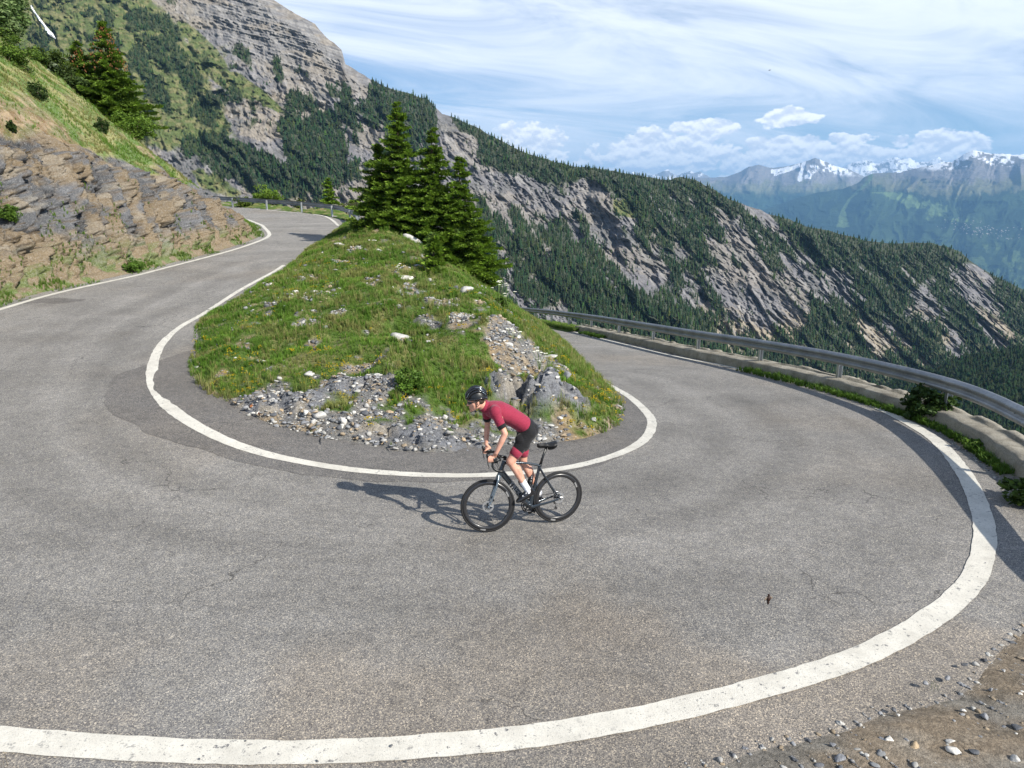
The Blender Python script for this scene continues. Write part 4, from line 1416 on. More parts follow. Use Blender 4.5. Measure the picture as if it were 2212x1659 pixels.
def spruce(x, y, z, Hh, Rb, seed, label, dens=1., bright=1., group=None, low=.04, cones=0, lean=0.):
    root = empty('spruce_tree', (x, y, z - .12))
    V, Fc, C = spruce_mesh(Hh, Rb, seed, low, dens, bright, lean)
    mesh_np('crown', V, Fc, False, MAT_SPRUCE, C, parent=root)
    tv, tf = trunk_mesh(Hh, Hh * .016 + .02, seed, True, Rb)
    mesh_np('trunk', tv, tf, True, MAT_BARK, parent=root)
    if cones:
        r = np.random.default_rng(seed + 5)
        CV, CF = [], []
        for k in range(cones):
            h = r.uniform(.58, .97); a = r.uniform(0, 6.28); L_ = Rb * (1 - h) ** .82 * r.uniform(.55, 1.05)
            p = np.array([math.cos(a) * L_, math.sin(a) * L_, h * Hh - .06 - .1 * L_])
            b = len(CV)
            w = .028
            CV.extend([p + (0, 0, .03), p + (w, 0, -.03), p + (-w * .5, w * .86, -.03), p + (-w * .5, -w * .86, -.03), p + (0, 0, -.13)])
            for i in range(3):
                CF.append((b, b + 1 + i, b + 1 + (i + 1) % 3)); CF.append((b + 4, b + 1 + (i + 1) % 3, b + 1 + i))
        mesh_np('cones', np.array(CV), np.array(CF), True, MAT_CONE, parent=root)['kind'] = 'stuff'
    tag(root, label, 'tree', group)
    return root


MAT_CONE = plain('spruce_cone', (.20, .085, .035), .8, .2, var=.3, scale=9)
mz = lambda x, y: float(mound_z(np.array([x]), np.array([y]), False)[0])
mz2 = lambda x, y: mound_z(x, y, False)


def stand(px, py, apex_py, apex_px=None, dflt=36., zmax=60):
    """plan position from the foot's sight line, height from the apex"""
    h = hit(px, py, mz2, 8., zmax, 0., .05)
    if h is None:
        u, f, d = ray(px, py); t = dflt / float(f)
        h = (float(u) * t, dflt, mz(float(u) * t, dflt))
    top = topz(apex_py, h[1])
    return h[0], h[1], h[2], top - h[2]


SPR = [
    # foot px, foot py, apex py, base radius, label, bright, low
    (866, 486, 214, 2.3, 'tallest spruce of the cluster on the grass mound', .95, 11, 1.15),
    (938, 512, 271, 2.05, 'tall pointed spruce second from the right in the mound cluster', .9, 12, 1.15),
    (996, 572, 333, 1.9, 'broad spruce at the right edge of the cluster leaning over the drop', .95, 13, 1.15),
    (822, 474, 308, 1.75, 'grey-tipped spruce at the left rear of the mound cluster', .75, 14, 1.),
    (812, 492, 375, 1.35, 'bright green young spruce in front of the cluster by the upper guardrail end', 1.5, 15, 1.1),
    (1034, 596, 470, 1.5, 'low bushy spruce spreading at the right foot of the cluster', 1.1, 16, 1.2),
    (938, 590, 497, .62, 'small young spruce standing alone just below the pale boulder', 1.0, 17, 1.2),
]
for (a, b, ap, rb, lab, br, sd, dn) in SPR:
    x, y, z, hh = stand(a, b, ap)
    print('spruce', lab[:20], round(x, 2), round(y, 2), round(z, 2), round(hh, 2))
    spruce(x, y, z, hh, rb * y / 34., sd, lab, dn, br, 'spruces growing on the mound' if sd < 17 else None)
# ================================================================== geometry kit for made things
def tube_np(P, rad, n=10, caps=True, ell=None, up=(0, 0, 1)):
    P = np.array(P, float); k = len(P)
    rad = np.full(k, rad) if np.isscalar(rad) else np.array(rad, float)
    T = np.gradient(P, axis=0); T /= np.linalg.norm(T, axis=1)[:, None] + 1e-12
    u = np.array(up, float)
    if abs(np.dot(T[0], u)) > .95: u = np.array((1., 0, 0)) if abs(T[0][0]) < .9 else np.array((0, 1., 0))
    V = []
    a = np.linspace(0, 2 * math.pi, n, endpoint=False)
    for i in range(k):
        s = np.cross(T[i], u); s /= np.linalg.norm(s) + 1e-12
        w = np.cross(s, T[i]); u = w
        ea, eb = (1, 1) if ell is None else (ell if not hasattr(ell[0], '__len__') else ell[i])
        V.append(P[i] + rad[i] * (np.cos(a)[:, None] * s * ea + np.sin(a)[:, None] * w * eb))
    V = np.vstack(V)
    F4 = []
    for i in range(k - 1):
        for j in range(n):
            F4.append((i * n + j, i * n + (j + 1) % n, (i + 1) * n + (j + 1) % n, (i + 1) * n + j))
    Fl = [tuple(f) for f in F4]
    if caps:
        Fl.append(tuple(range(n - 1, -1, -1))); Fl.append(tuple((k - 1) * n + j for j in range(n)))
    return V, Fl


class MB:
    def __init__(s): s.V = []; s.F = []

    def add(s, V, Fl):
        b = len(s.V)
        s.V.extend([tuple(map(float, v)) for v in V]); s.F.extend([tuple(int(i) + b for i in f) for f in Fl])
        return s

    def tube(s, P, rad, n=10, caps=True, ell=None, up=(0, 0, 1)): return s.add(*tube_np(P, rad, n, caps, ell, up))

    def cap(s, p, q, r0, r1, n=14, flat0=False, flat1=False):
        """tapered capsule"""
        p, q = np.array(p, float), np.array(q, float)
        d = (q - p); L_ = np.linalg.norm(d); d = d / L_
        pts, rad = [], []
        if not flat0:
            for a in (85, 60, 35, 12): pts.append(p - d * r0 * math.sin(R(a))); rad.append(r0 * math.cos(R(a)))
        for t in (0, .25, .5, .75, 1): pts.append(p + (q - p) * t); rad.append(r0 + (r1 - r0) * t)
        if not flat1:
            for a in (12, 35, 60, 85): pts.append(q + d * r1 * math.sin(R(a))); rad.append(r1 * math.cos(R(a)))
        return s.add(*tube_np(pts, rad, n))

    def ell(s, c, r, rot=(0, 0, 0), n=18, m=12):
        V, Fl = [], []
        E = Euler(rot).to_matrix()
        for i in range(m + 1):
            th = math.pi * i / m
            for j in range(n):
                ph = 2 * math.pi * j / n
                v = E @ Vector((r[0] * math.sin(th) * math.cos(ph), r[1] * math.sin(th) * math.sin(ph), r[2] * math.cos(th)))
                V.append((c[0] + v.x, c[1] + v.y, c[2] + v.z))
        for i in range(m):
            for j in range(n):
                Fl.append((i * n + j, (i + 1) * n + j, (i + 1) * n + (j + 1) % n, i * n + (j + 1) % n))
        return s.add(V, Fl)

    def box(s, c, sz, rot=(0, 0, 0)):
        E = Euler(rot).to_matrix()
        V = []
        for x in (-.5, .5):
            for y in (-.5, .5):
                for z in (-.5, .5):
                    v = E @ Vector((x * sz[0], y * sz[1], z * sz[2])); V.append((c[0] + v.x, c[1] + v.y, c[2] + v.z))
        return s.add(V, [(0, 1, 3, 2), (4, 6, 7, 5), (0, 4, 5, 1), (2, 3, 7, 6), (0, 2, 6, 4), (1, 5, 7, 3)])

    def ring(s, c, Rr, r, n=64, m=8, ell=(1, 1), axis='y'):
        """torus round the local y axis; ell = radial, axial scale"""
        V, Fl = [], []
        for i in range(n):
            a = 2 * math.pi * i / n
            for j in range(m):
                b = 2 * math.pi * (j + .5) / m
                rr = Rr + r * ell[0] * math.cos(b)
                V.append((c[0] + rr * math.cos(a), c[1] + r * ell[1] * math.sin(b), c[2] + rr * math.sin(a)))
        for i in range(n):
            for j in range(m):
                Fl.append((i * m + j, i * m + (j + 1) % m, ((i + 1) % n) * m + (j + 1) % m, ((i + 1) % n) * m + j))
        return s.add(V, Fl)

    def build(s, name, mat, parent=None, smooth_=True, bevel=0., rot=None, sub=0):
        me = bpy.data.meshes.new(name)
        me.from_pydata(s.V, [], s.F); me.update()
        if smooth_: me.polygons.foreach_set('use_smooth', np.ones(len(me.polygons), bool))
        if mat: me.materials.append(mat)
        o = bpy.data.objects.new(name, me); sc.collection.objects.link(o)
        if parent is not None: o.parent = parent
        if bevel:
            b = o.modifiers.new('b', 'BEVEL'); b.width = bevel; b.segments = 2; b.limit_method = 'ANGLE'
        return o

    def xform(s, f):
        s.V = [tuple(f(np.array(v))) for v in s.V]; return s

    def remeshed(s, name, mat, parent, vox=.006, smooth_it=4, fac=.5):
        o = s.build(name, mat, None)
        me0 = o.data
        r = o.modifiers.new('r', 'REMESH'); r.mode = 'VOXEL'; r.voxel_size = vox; r.use_smooth_shade = True
        m = o.modifiers.new('s', 'SMOOTH'); m.factor = fac; m.iterations = smooth_it
        dg = bpy.context.evaluated_depsgraph_get()
        me = bpy.data.meshes.new_from_object(o.evaluated_get(dg))
        me.name = name
        o.modifiers.clear(); o.data = me
        bpy.data.meshes.remove(me0)
        if not me.materials: me.materials.append(mat)
        me.polygons.foreach_set('use_smooth', np.ones(len(me.polygons), bool))
        if parent is not None: o.parent = parent
        return o


# ================================================================== guardrails
WPROF = [(.0, .155), (.018, .150), (.045, .118), (.080, .098), (.083, .062), (.048, .038), (.012, .016), (.010, -.016), (.048, -.038), (.083, -.062), (.080, -.098), (.045, -.118), (.018, -.150), (.0, -.155)]


def guardrail(path, zf, top, side, posts, base_off, label, post_h, ends=None, dark=None):
    root = empty('guardrail', (float(path[0][0]), float(path[0][1]), float(zf(path[0][0], path[0][1]))))
    o0 = np.array(root.location)
    P = resample(path[:, :2], .18)
    P = smooth(P, 6)
    nn = normals2(P) * side
    s = np.r_[0, np.cumsum(np.linalg.norm(np.diff(P, axis=0), axis=1))]
    zz = np.array([float(zf(a, b)) for a, b in P]); zz = smooth(np.c_[zz, zz], 20)[:, 0]
    n = len(P)
    V = []
    for (d, h) in WPROF + [(d - .006, h) for d, h in WPROF[::-1]]:
        lap = ((s % 4.1) < .28) * .006
        V.append(np.c_[P + nn * (d + lap)[:, None] if not np.isscalar(d + lap) else P + nn * d, zz + top - .155 + h])
    k = len(V)
    V = np.stack(V, 1).reshape(-1, 3) - o0
    i = np.arange(n - 1)[:, None] * k + np.arange(k)[None, :]
    j = np.arange(n - 1)[:, None] * k + (np.arange(k)[None, :] + 1) % k
    Fc = np.stack([i, j, j + k, i + k], -1).reshape(-1, 4)
    beam = mesh_np('beam', V, Fc, True, MAT_RAIL, parent=root)
    # bolts at the lapped joints
    mb = MB()
    for q in np.arange(.14, s[-1], 4.1):
        c = np.array([np.interp(q, s, P[:, 0]), np.interp(q, s, P[:, 1])]); nv = np.array([np.interp(q, s, nn[:, 0]), np.interp(q, s, nn[:, 1])])
        z = np.interp(q, s, zz) + top - .155
        tv = np.array([-nv[1], nv[0]])
        for du in (-.09, .09):
            for dz, dd in ((.08, .088), (-.08, .088), (0, .02)):
                c2 = c + nv * dd + tv * du
                mb.ell((c2[0] - o0[0], c2[1] - o0[1], z + dz - o0[2]), (.013, .013, .013), n=8, m=5)
    mb.build('bolt', MAT_RAIL, root)['kind'] = 'stuff'
    for (x, y) in posts:
        ip = int(np.argmin(np.hypot(P[:, 0] - x, P[:, 1] - y)))
        nv = nn[ip]; tv = np.array([-nv[1], nv[0]])
        c = P[ip] - nv * .09
        z0 = zz[ip] + base_off - o0[2]; z1 = zz[ip] + post_h - o0[2]
        mb = MB()
        # C-section post: web and two flanges, and the spacer to the beam
        def bx(u0, u1, v0, v1, za, zb):
            V = []
            for (u_, v_) in ((u0, v0), (u1, v0), (u1, v1), (u0, v1)):
                p = c + tv * u_ + nv * v_ - o0[:2]
                V.append((p[0], p[1], za)); V.append((p[0], p[1], zb))
            mb.add(V, [(0, 2, 3, 1), (2, 4, 5, 3), (4, 6, 7, 5), (6, 0, 1, 7), (1, 3, 5, 7), (0, 6, 4, 2)])
        bx(-.05, -.042, -.055, .055, z0 - .1, z1)
        bx(-.042, .05, .047, .055, z0 - .1, z1)
        bx(-.042, .05, -.055, -.047, z0 - .1, z1)
        bx(-.03, .03, .055, .095, z1 - .26, z1 - .06)
        mb.build('post', MAT_STEEL, root, False)
    tag(root, label, 'guardrail')
    return root


def make_rail_mat():
    m = M_('weathered_rail', .48, .5)
    m.b.inputs['Metallic'].default_value = .55
    v = m.mapping((1, 1, 1))
    c = m.cramp(m.noise(1.4, 5, .6, v), [(.3, (.20, .215, .235)), (.55, (.30, .315, .335)), (.75, (.38, .39, .40))])
    c = m.mix(1., c, m.ramp(m.noise(24, 4), .3, .7, .82, 1.12), 'MULTIPLY')
    d = m.ramp(m.noise(3.1, 6, .7), .6, .72)
    c = m.mix(m.math('MULTIPLY', d, .4), c, (.13, .12, .11, 1))
    m.bump(m.noise(3., 3), .01, .5)
    return m.done(c)


MAT_RAIL = make_rail_mat()
posts_r = [(8.62, 9.9 + .0), (8.73, 13.89), (8.50, 18.1), (7.54, 21.66), (6.52, 25.04), (5.62, 28.77), (4.77, 32.57), (3.97, 36.70), (3.13, 40.55), (2.36, 44.7), (1.53, 48.9), (.75, 53.), (-.3, 57.)]
posts_r[0] = (7.85, 10.1)
guardrail(rail_c[::-1], zroad, .97, sgnr * -1, posts_r + [(6.6, 6.6)], .30, 'long galvanised steel guardrail curving round the outside of the hairpin on the low wall', .93)
LR = [(782, 466), (768, 459), (740, 452), (700, 445), (640, 437), (560, 430), (500, 425), (470, 423)]
zlL = lambda x, y: zl_(np.asarray(y, float)) + 0 * np.asarray(x, float)
lr = [hit(a, b, zlL, 8, 140, .80)[:2] for a, b in LR]
print('left rail', lr)
lr = np.array([(float(a), float(b)) for a, b in lr])
LRP = np.array([(-9.1, 43.6), (-9.5, 45.2), (-10.15, 46.9), (-10.9, 49.0), (-12.4, 51.5), (-15.0, 54.3), (-19.0, 57.4), (-24., 60.8), (-30., 64.5)])
Pn = resample(LRP, 4.)
guardrail(LRP, zlL, .80, 1, [tuple(p) for p in Pn], -.25, 'short dark steel guardrail outside the upper bend beyond the spruces', .74)

# ================================================================== stones
def rock_mesh(seed, flat=.7, sub=3, rough=.05, planes=11):
    r = np.random.default_rng(seed)
    bm = bmesh.new(); bmesh.ops.create_icosphere(bm, subdivisions=sub, radius=1)
    V = np.array([v.co[:] for v in bm.verts]); Fc = np.array([[v.index for v in f.verts] for f in bm.faces]); bm.free()
    n = r.normal(size=(planes, 3)); n /= np.linalg.norm(n, axis=1)[:, None]
    h = r.uniform(.42, .95, planes)
    dots = V @ n.T
    rad = np.min(np.where(dots > .05, h[None] / np.maximum(dots, .05), 9), axis=1)
    rad = np.minimum(rad, 1.25)
    V = V * rad[:, None]
    V *= 1 + (fbm(V[:, 0] * 3 + seed, V[:, 1] * 3, V[:, 2] * 3, 3, seed) - .5)[:, None] * rough * 2
    V[:, 2] *= flat
    return V, Fc


def make_stone(name, c, var=.3):
    m = M_(name, .9, .2)
    a = m.cramp(m.noise(7., 6, .65), [(.3, tuple(x * (1 - var) for x in c)), (.5, c), (.7, tuple(min(1, x * (1 + var)) for x in c))])
    a = m.mix(1., a, m.ramp(m.noise(60., 3), .3, .7, .8, 1.2), 'MULTIPLY')
    m.bump(m.noise(18., 6, .7), .015, .8)
    return m.done(a)


ST = {'pale': make_stone('pale_limestone', (.44, .43, .41)), 'grey': make_stone('grey_limestone', (.23, .235, .25)), 'tan': make_stone('tan_stone', (.38, .29, .19)),
      'white': make_stone('whitish_stone', (.58, .56, .52), .2), 'rust': make_stone('rusty_stone', (.24, .10, .045)), 'dark': make_stone('dark_stone', (.11, .115, .125))}


def stone(px, py, wpx, hfac, kind, seed, label, group=None, zf=mz2, dep=.8, name='stone', rotz=None, hh=None):
    h = hit(px, py, zf, 3., 60., 0., .02) if hh is None else hh
    if h is None: return None
    if zf is mz2: h = (h[0], h[1], max(h[2] - .03, float(mound_z(np.array([h[0]]), np.array([h[1]]))[0])))
    d = h[1] * CP + (CAMZ - h[2]) * SP
    w = wpx / F * d / 2
    V, Fc = rock_mesh(seed, 1., 3)
    V = V * np.array([w, w * dep, w * hfac])
    r = random.Random(seed)
    o = mesh_np(name, V, Fc, False, ST[kind])
    o.location = (h[0], h[1], h[2] + w * hfac * .42)
    o.rotation_euler = (r.uniform(-.25, .25), r.uniform(-.25, .25), r.uniform(-.5, .5) if rotz is None else rotz)
    tag(o, label, 'rock', group)
    return o


# boulder by the spruces, tilted like a slab
b0 = stone(887, 524, 62, .40, 'pale', 301, 'large pale flat boulder lying in the grass beside the spruces', name='boulder', dep=.7)
b0.rotation_euler = (.1, .42, .1)
stone(878, 601, 34, .3, 'white', 302, 'flat whitish stone in the grass below the pale boulder', name='boulder')
stone(868, 740, 44, .55, 'pale', 303, 'rounded grey-beige boulder half buried in the middle of the grass', name='boulder')
stone(922, 743, 22, .45, 'pale', 304, 'small pale stone just right of the half buried boulder')
stone(669, 815, 20, .8, 'pale', 305, 'upright block-shaped pale stone at the lower edge of the turf', name='boulder')
stone(742, 915, 20, 1.0, 'white', 306, 'egg-shaped whitish stone standing apart above the kerb of the bend', name='boulder')
stone(694, 905, 27, .7, 'pale', 307, 'largest rounded stone of the pale heap above the bend')
stone(662, 899, 24, .8, 'white', 308, 'white-streaked stone on the left of the pale heap')
stone(677, 913, 20, .6, 'pale', 309, 'cracked pale stone lowest in the pale heap')
stone(657, 915, 20, .7, 'grey', 310, 'dark grey stone under the pale heap')
stone(590, 870, 24, .5, 'white', 311, 'bright white angular stone on the grey rock slab')
stone(591, 886, 15, .6, 'pale', 312, 'small pale stone below the bright white one on the slab')
stone(607, 886, 17, .5, 'tan', 313, 'beige stone beside two pale ones on the slab')
stone(659, 872, 18, .5, 'tan', 314, 'tan rounded stone above the pale heap')
stone(543, 890, 11, .8, 'rust', 315, 'round rusty-brown stone at the left end of the slab')
stone(561, 902, 10, .7, 'rust', 316, 'small rust-coloured pebble under the white one at the asphalt edge')
stone(549, 901, 10, .7, 'white', 317, 'small white pebble between two rusty ones')
stone(684, 870, 12, .5, 'grey', 318, 'small grey stone right of the tan one')
stone(842, 893, 26, .3, 'tan', 319, 'long flat tan stone in the scree left of the cyclist')
stone(773, 926, 18, .8, 'grey', 320, 'blue-grey block at the foot of the scree')
stone(756, 874, 12, .7, 'grey', 321, 'small grey stone under the white mineral vein')
stone(771, 834, 9, .8, 'white', 322, 'small white stone in the grass edge above the scree')
stone(963, 900, 14, .8, 'white', 323, 'white angular stone beside the cyclist head height in the scree')
stone(1005, 640, 44, .55, 'pale', 324, 'broad pinkish boulder topped with earth right of the young spruce', name='boulder')
stone(875, 655, 34, .22, 'tan', 325, 'flat beige slab lying at the edge of the upper scree')
stone(1190, 772, 40, .35, 'pale', 326, 'long whitish boulder above the inner edge of the lower road', name='boulder')
stone(1100, 755, 22, .5, 'white', 327, 'white stone on the heap of tan rubble')
stone(1222, 815, 24, .8, 'grey', 328, 'grey boulder at the right shoulder of the mound', name='boulder')
stone(452, 668, 10, .4, 'pale', 329, 'pale stone at the edge of the grass beside the inner white line')
stone(734, 533, 22, .35, 'pale', 330, 'grey stones showing through the turf near the top of the mound')
stone(790, 571, 16, .35, 'white', 331, 'small white-grey stone in the upper turf')
stone(560, 778, 30, .22, 'pale', 332, 'flat pale stone sunk in the turf on the left flank of the mound')
stone(424, 795, 14, .4, 'pale', 333, 'crumbled pale chunk on the asphalt at the tip of the bend')
stone(1283, 927, 14, .6, 'white', 334, 'white stone just above the saddle on the scree edge', hh=None)
r_ = random.Random(5)
cnt = 0
for k in range(400):
    px_ = r_.uniform(520, 1330); py_ = r_.uniform(860, 975)
    h = hit(px_, py_, mz2, 8., 30., 0., .03)
    if h is None: continue
    bb = float(bare(np.array([h[0]]), np.array([h[1]]))[0])
    if bb < .5 or not inside(np.array([h[0]]), np.array([h[1]]), MPOLY)[0]: continue
    kd = r_.choice(['pale', 'grey', 'grey', 'tan', 'white', 'pale', 'dark'])
    lab = {'pale': 'pale loose stone in the scree at the foot of the mound', 'grey': 'grey loose stone in the scree at the foot of the mound', 'tan': 'tan loose stone in the scree at the foot of the mound', 'white': 'whitish loose stone in the scree at the foot of the mound', 'dark': 'dark loose stone in the scree at the foot of the mound'}[kd]
    stone(px_, py_, r_.uniform(5, 13) * (1.3 if r_.random() < .15 else 1), r_.uniform(.4, .8), kd, 400 + k, lab, kd + ' loose stones in the scree', hh=h)
    cnt += 1
    if cnt >= 130: break
# stones on the gravel at the lower right
zgr = lambda x, y: zroad(x, y) + .04
GS = [(1750, 1560, 0, 0, ''), (2052, 1602, 22, .5, 'white'), (1922, 1600, 26, .55, 'white'), (1906, 1598, 18, .5, 'grey'), (1974, 1613, 30, .4, 'tan'), (1958, 1601, 14, .6, 'grey'), (1812, 1640, 24, .4, 'grey'), (1800, 1610, 16, .5, 'grey'), (2062, 1624, 30, .5, 'white'), (2125, 1548, 26, .6, 'grey'), (2100, 1625, 22, .5, 'dark'), (1996, 1478, 14, .7, 'grey'), (2046, 1465, 16, .5, 'grey'), (1930, 1533, 14, .5, 'dark'), (2196, 1575, 26, .4, 'dark'), (2190, 1640, 24, .7, 'pale'), (2085, 1437, 16, .5, 'dark'), (2080, 1535, 12, .7, 'white'), (1940, 1545, 10, .6, 'white'), (2140, 1490, 12, .6, 'grey'), (2205, 1500, 14, .5, 'white'), (1870, 1632, 12, .5, 'pale'), (2168, 1450, 10, .7, 'pale')]
for k, (a, b, w, hf, kd) in enumerate(GS[1:]):
    lab = {'white': 'white chipped stone lying on the brown gravel verge in the near corner', 'grey': 'grey chipped stone lying on the brown gravel verge in the near corner', 'dark': 'dark chipped stone lying on the brown gravel verge in the near corner', 'tan': 'broad tan stone lying on the brown gravel verge in the near corner', 'pale': 'pale chipped stone lying on the brown gravel verge in the near corner'}[kd]
    stone(a, b, w, hf, kd, 700 + k, lab, kd + ' stones on the near gravel' if kd != 'tan' else None, zf=zgr)
# dark chips lying on the white line
for k, (a, b, w) in enumerate([(845, 1612, 9), (530, 1601, 7), (685, 1645, 8), (877, 1646, 7), (430, 1640, 6), (395, 1610, 5)]):
    stone(a, b, w, .6, 'dark', 760 + k, 'dark chip of stone lying on the near white line', 'chips on the white line', zf=lambda x, y: zroad(x, y) + .01)


# loose gravel, too fine to count
def scatter_gravel(name, pts, sizes, cols, seed, label):
    pr = []
    for k in range(5):
        V, Fc = rock_mesh(900 + k + seed, .85, 2, 0, 7)
        rq = np.random.default_rng(k); V = V * rq.uniform(.55, 1.35, 3); V = np.where(V[:, 2:3] < -.2, V * .9, V)
        pr.append((V, Fc, np.ones((len(V), 3))))
    n = len(pts)
    rr = np.random.default_rng(seed)
    o = bake(name, pr, pts, np.stack([sizes, sizes * rr.uniform(.5, .9, n)], 1), rr.uniform(0, 6.3, n), cols, MAT_PEB, rr.integers(0, 5, n))
    return tag(o, label, 'gravel', kind='stuff')


m = M_('pebbles', .9, .2); m.set(m.b.inputs['Base Color'], m.attr()); MAT_PEB = m.m
PAL = np.array([(.16, .165, .18), (.26, .265, .275), (.36, .35, .33), (.30, .24, .17), (.10, .105, .115), (.46, .45, .42), (.20, .205, .21)])
# front scree and bare patches of the mound
n = 100000
x = rng.uniform(-9, 3.2, n); y = rng.uniform(11, 30, n)
ins = inside(x, y, MPOLY); x, y = x[ins], y[ins]
bb = bare(x, y); kk = rng.random(len(x)) < (sstep(.4, .8, bb) * np.where(y < 16, .9, .5) + .006) * (1 - .75 * sstep(.4, .7, crag(x, y)))
x, y = x[kk], y[kk]
z = mound_z(x, y)
sz = .007 + .05 * rng.random(len(x)) ** 5 + .003 * (y - 11)
ci = rng.integers(0, 7, len(x))
scatter_gravel('scree', np.c_[x, y, z + sz * .2], sz, PAL[ci] * (.8 + .4 * rng.random((len(x), 1))), 3, 'loose grey and tan scree on the bare ground of the mound')
# roadside gravel on the right and in the near corner
wsrc = np.where((src_[:, 1] < 8.5) & (src_[:, 0] > .5), 9., 1.); wsrc /= wsrc.sum()
k_ = rng.choice(len(src_), 40000, p=wsrc)
off = edge_w[k_] + rng.random(40000) ** 1.2 * np.maximum(outw[k_] - edge_w[k_], .1) - .06 * rng.random(40000)
xy = src_[k_] + VN[k_] * off[:, None]
sz = .004 + .022 * rng.random(40000) ** 4.5
ci = rng.integers(0, 7, 40000)
scatter_gravel('gravel', np.c_[xy, zroad(xy[:, 0], xy[:, 1]) + np.where(off - edge_w[k_] < .18, .002, .03)], sz, PAL[ci] * (.75 + .4 * rng.random((40000, 1))), 5, 'fine brown and grey gravel beside the outer white line')

# ================================================================== grass
def tuft(seed, nb=9, h=1., spread=.5, w=.03, curve=.35, seg=2):
    r = np.random.default_rng(seed)
    V, Fc = [], []
    for k in range(nb):
        a = r.uniform(0, 6.28); L_ = h * r.uniform(.55, 1.0); lean_ = r.uniform(.1, 1.) * spread
        bx_, by_ = r.uniform(-.2, .2, 2)
        dx, dy = math.cos(a), math.sin(a)
        b = len(V)
        ww = w * r.uniform(.7, 1.3)
        V.append((bx_ - dy * ww, by_ + dx * ww, -.05)); V.append((bx_ + dy * ww, by_ - dx * ww, -.05))
        m_ = .55
        V.append((bx_ + dx * lean_ * L_ * m_ * .7 - dy * ww * .7, by_ + dy * lean_ * L_ * m_ * .7 + dx * ww * .7, L_ * m_)); V.append((bx_ + dx * lean_ * L_ * m_ * .7 + dy * ww * .7, by_ + dy * lean_ * L_ * m_ * .7 - dx * ww * .7, L_ * m_))
        V.append((bx_ + dx * lean_ * L_ * 1.3, by_ + dy * lean_ * L_ * 1.3, L_ * (1 - curve * lean_)))
        Fc.extend([(b, b + 1, b + 3), (b, b + 3, b + 2), (b + 2, b + 3, b + 4)])
    V = np.array(V)
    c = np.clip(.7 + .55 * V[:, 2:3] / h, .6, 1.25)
    return V, np.array(Fc), np.repeat(c, 3, 1)


TUFTS = [tuft(k, 10, 1., .7, .045) for k in range(5)]
LONG = [tuft(30 + k, 12, 1., .9, .022, .5) for k in range(4)]
MAT_GRASS = make_leaf('grass', .35, .6, .25)


def grass_field(name, x, y, z, h, c, protos, label, seed=1, wide=.6):
    rr = np.random.default_rng(seed)
    n = len(x)
    o = bake(name, protos, np.c_[x, y, z], np.stack([h * wide, h], 1), rr.uniform(0, 6.3, n), c, MAT_GRASS, rr.integers(0, len(protos), n))
    return tag(o, label, 'grass', kind='stuff')


def gcol(x, y, r, dry):
    g = np.array((.085, .180, .020)); g2 = np.array((.175, .310, .040)); s = np.array((.38, .32, .14))
    c = lerp(np.broadcast_to(g, (len(x), 3)), g2, r)
    return lerp(c, s, dry)


n = 150000
x = rng.uniform(-11.5, 3.2, n); y = 10.9 + rng.random(n) ** 1.25 * 37
ins = inside(x, y, MPOLY); x, y = x[ins], y[ins]
bb = bare(x, y)
n1 = fbm(x * 1.3, y * 1.3, 0, 4, 401); n2 = fbm(x * .45, y * .45, 0, 3, 402)
kk = rng.random(len(x)) < np.clip(1.05 - 1.35 * sstep(.12, .7, bb), .012, 1) * (1 - sstep(.35, .6, crag(x, y))) * (1 - .9 * sstep(.3, .6, slab(x, y)))
x, y, bb, n1, n2 = x[kk], y[kk], bb[kk], n1[kk], n2[kk]
z = mound_z(x, y, True)
h = (.055 + .09 * sstep(.45, .68, n1) + .05 * rng.random(len(x))) * (1 + .35 * sstep(18, 34, y)) * (1 - .45 * sstep(.2, .6, bb))
dry = np.clip(sstep(.50, .66, fbm(x * 1.8, y * 1.8, 0, 4, 403)) * .55 + .6 * (rng.random(len(x)) < .10), 0, .9)
c = gcol(x, y, rng.random(len(x)) * .6 + .5 * sstep(.45, .6, n2), dry) * (.8 + .4 * rng.random((len(x), 1)))
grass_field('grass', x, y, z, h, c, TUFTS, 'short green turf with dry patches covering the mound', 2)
# longer seeding grass on the crest
n = 16000
x = rng.uniform(-8, 2.6, n); y = rng.uniform(13, 46, n)
ins = inside(x, y, MPOLY); x, y = x[ins], y[ins]
n1 = fbm(x * .6, y * .6, 0, 3, 405)
dR = dist_poly(x, y, ER_c)[0]
pr_ = sstep(.5, .64, n1 + .16 * (1 - sstep(0, 3.5, dR)) + .1 * sstep(20, 28, y)) * (1 - sstep(.4, .8, bare(x, y)))
kk = rng.random(len(x)) < pr_
x, y = x[kk], y[kk]
h = rng.uniform(.16, .38, len(x))
c = gcol(x, y, rng.random(len(x)), np.clip(rng.random(len(x)) ** 1.5 * .9, 0, .9))
grass_field('long_grass', x, y, mound_z(x, y), h, c, LONG, 'long pale seeding grass on the crest and valley side of the mound', 3, .55)
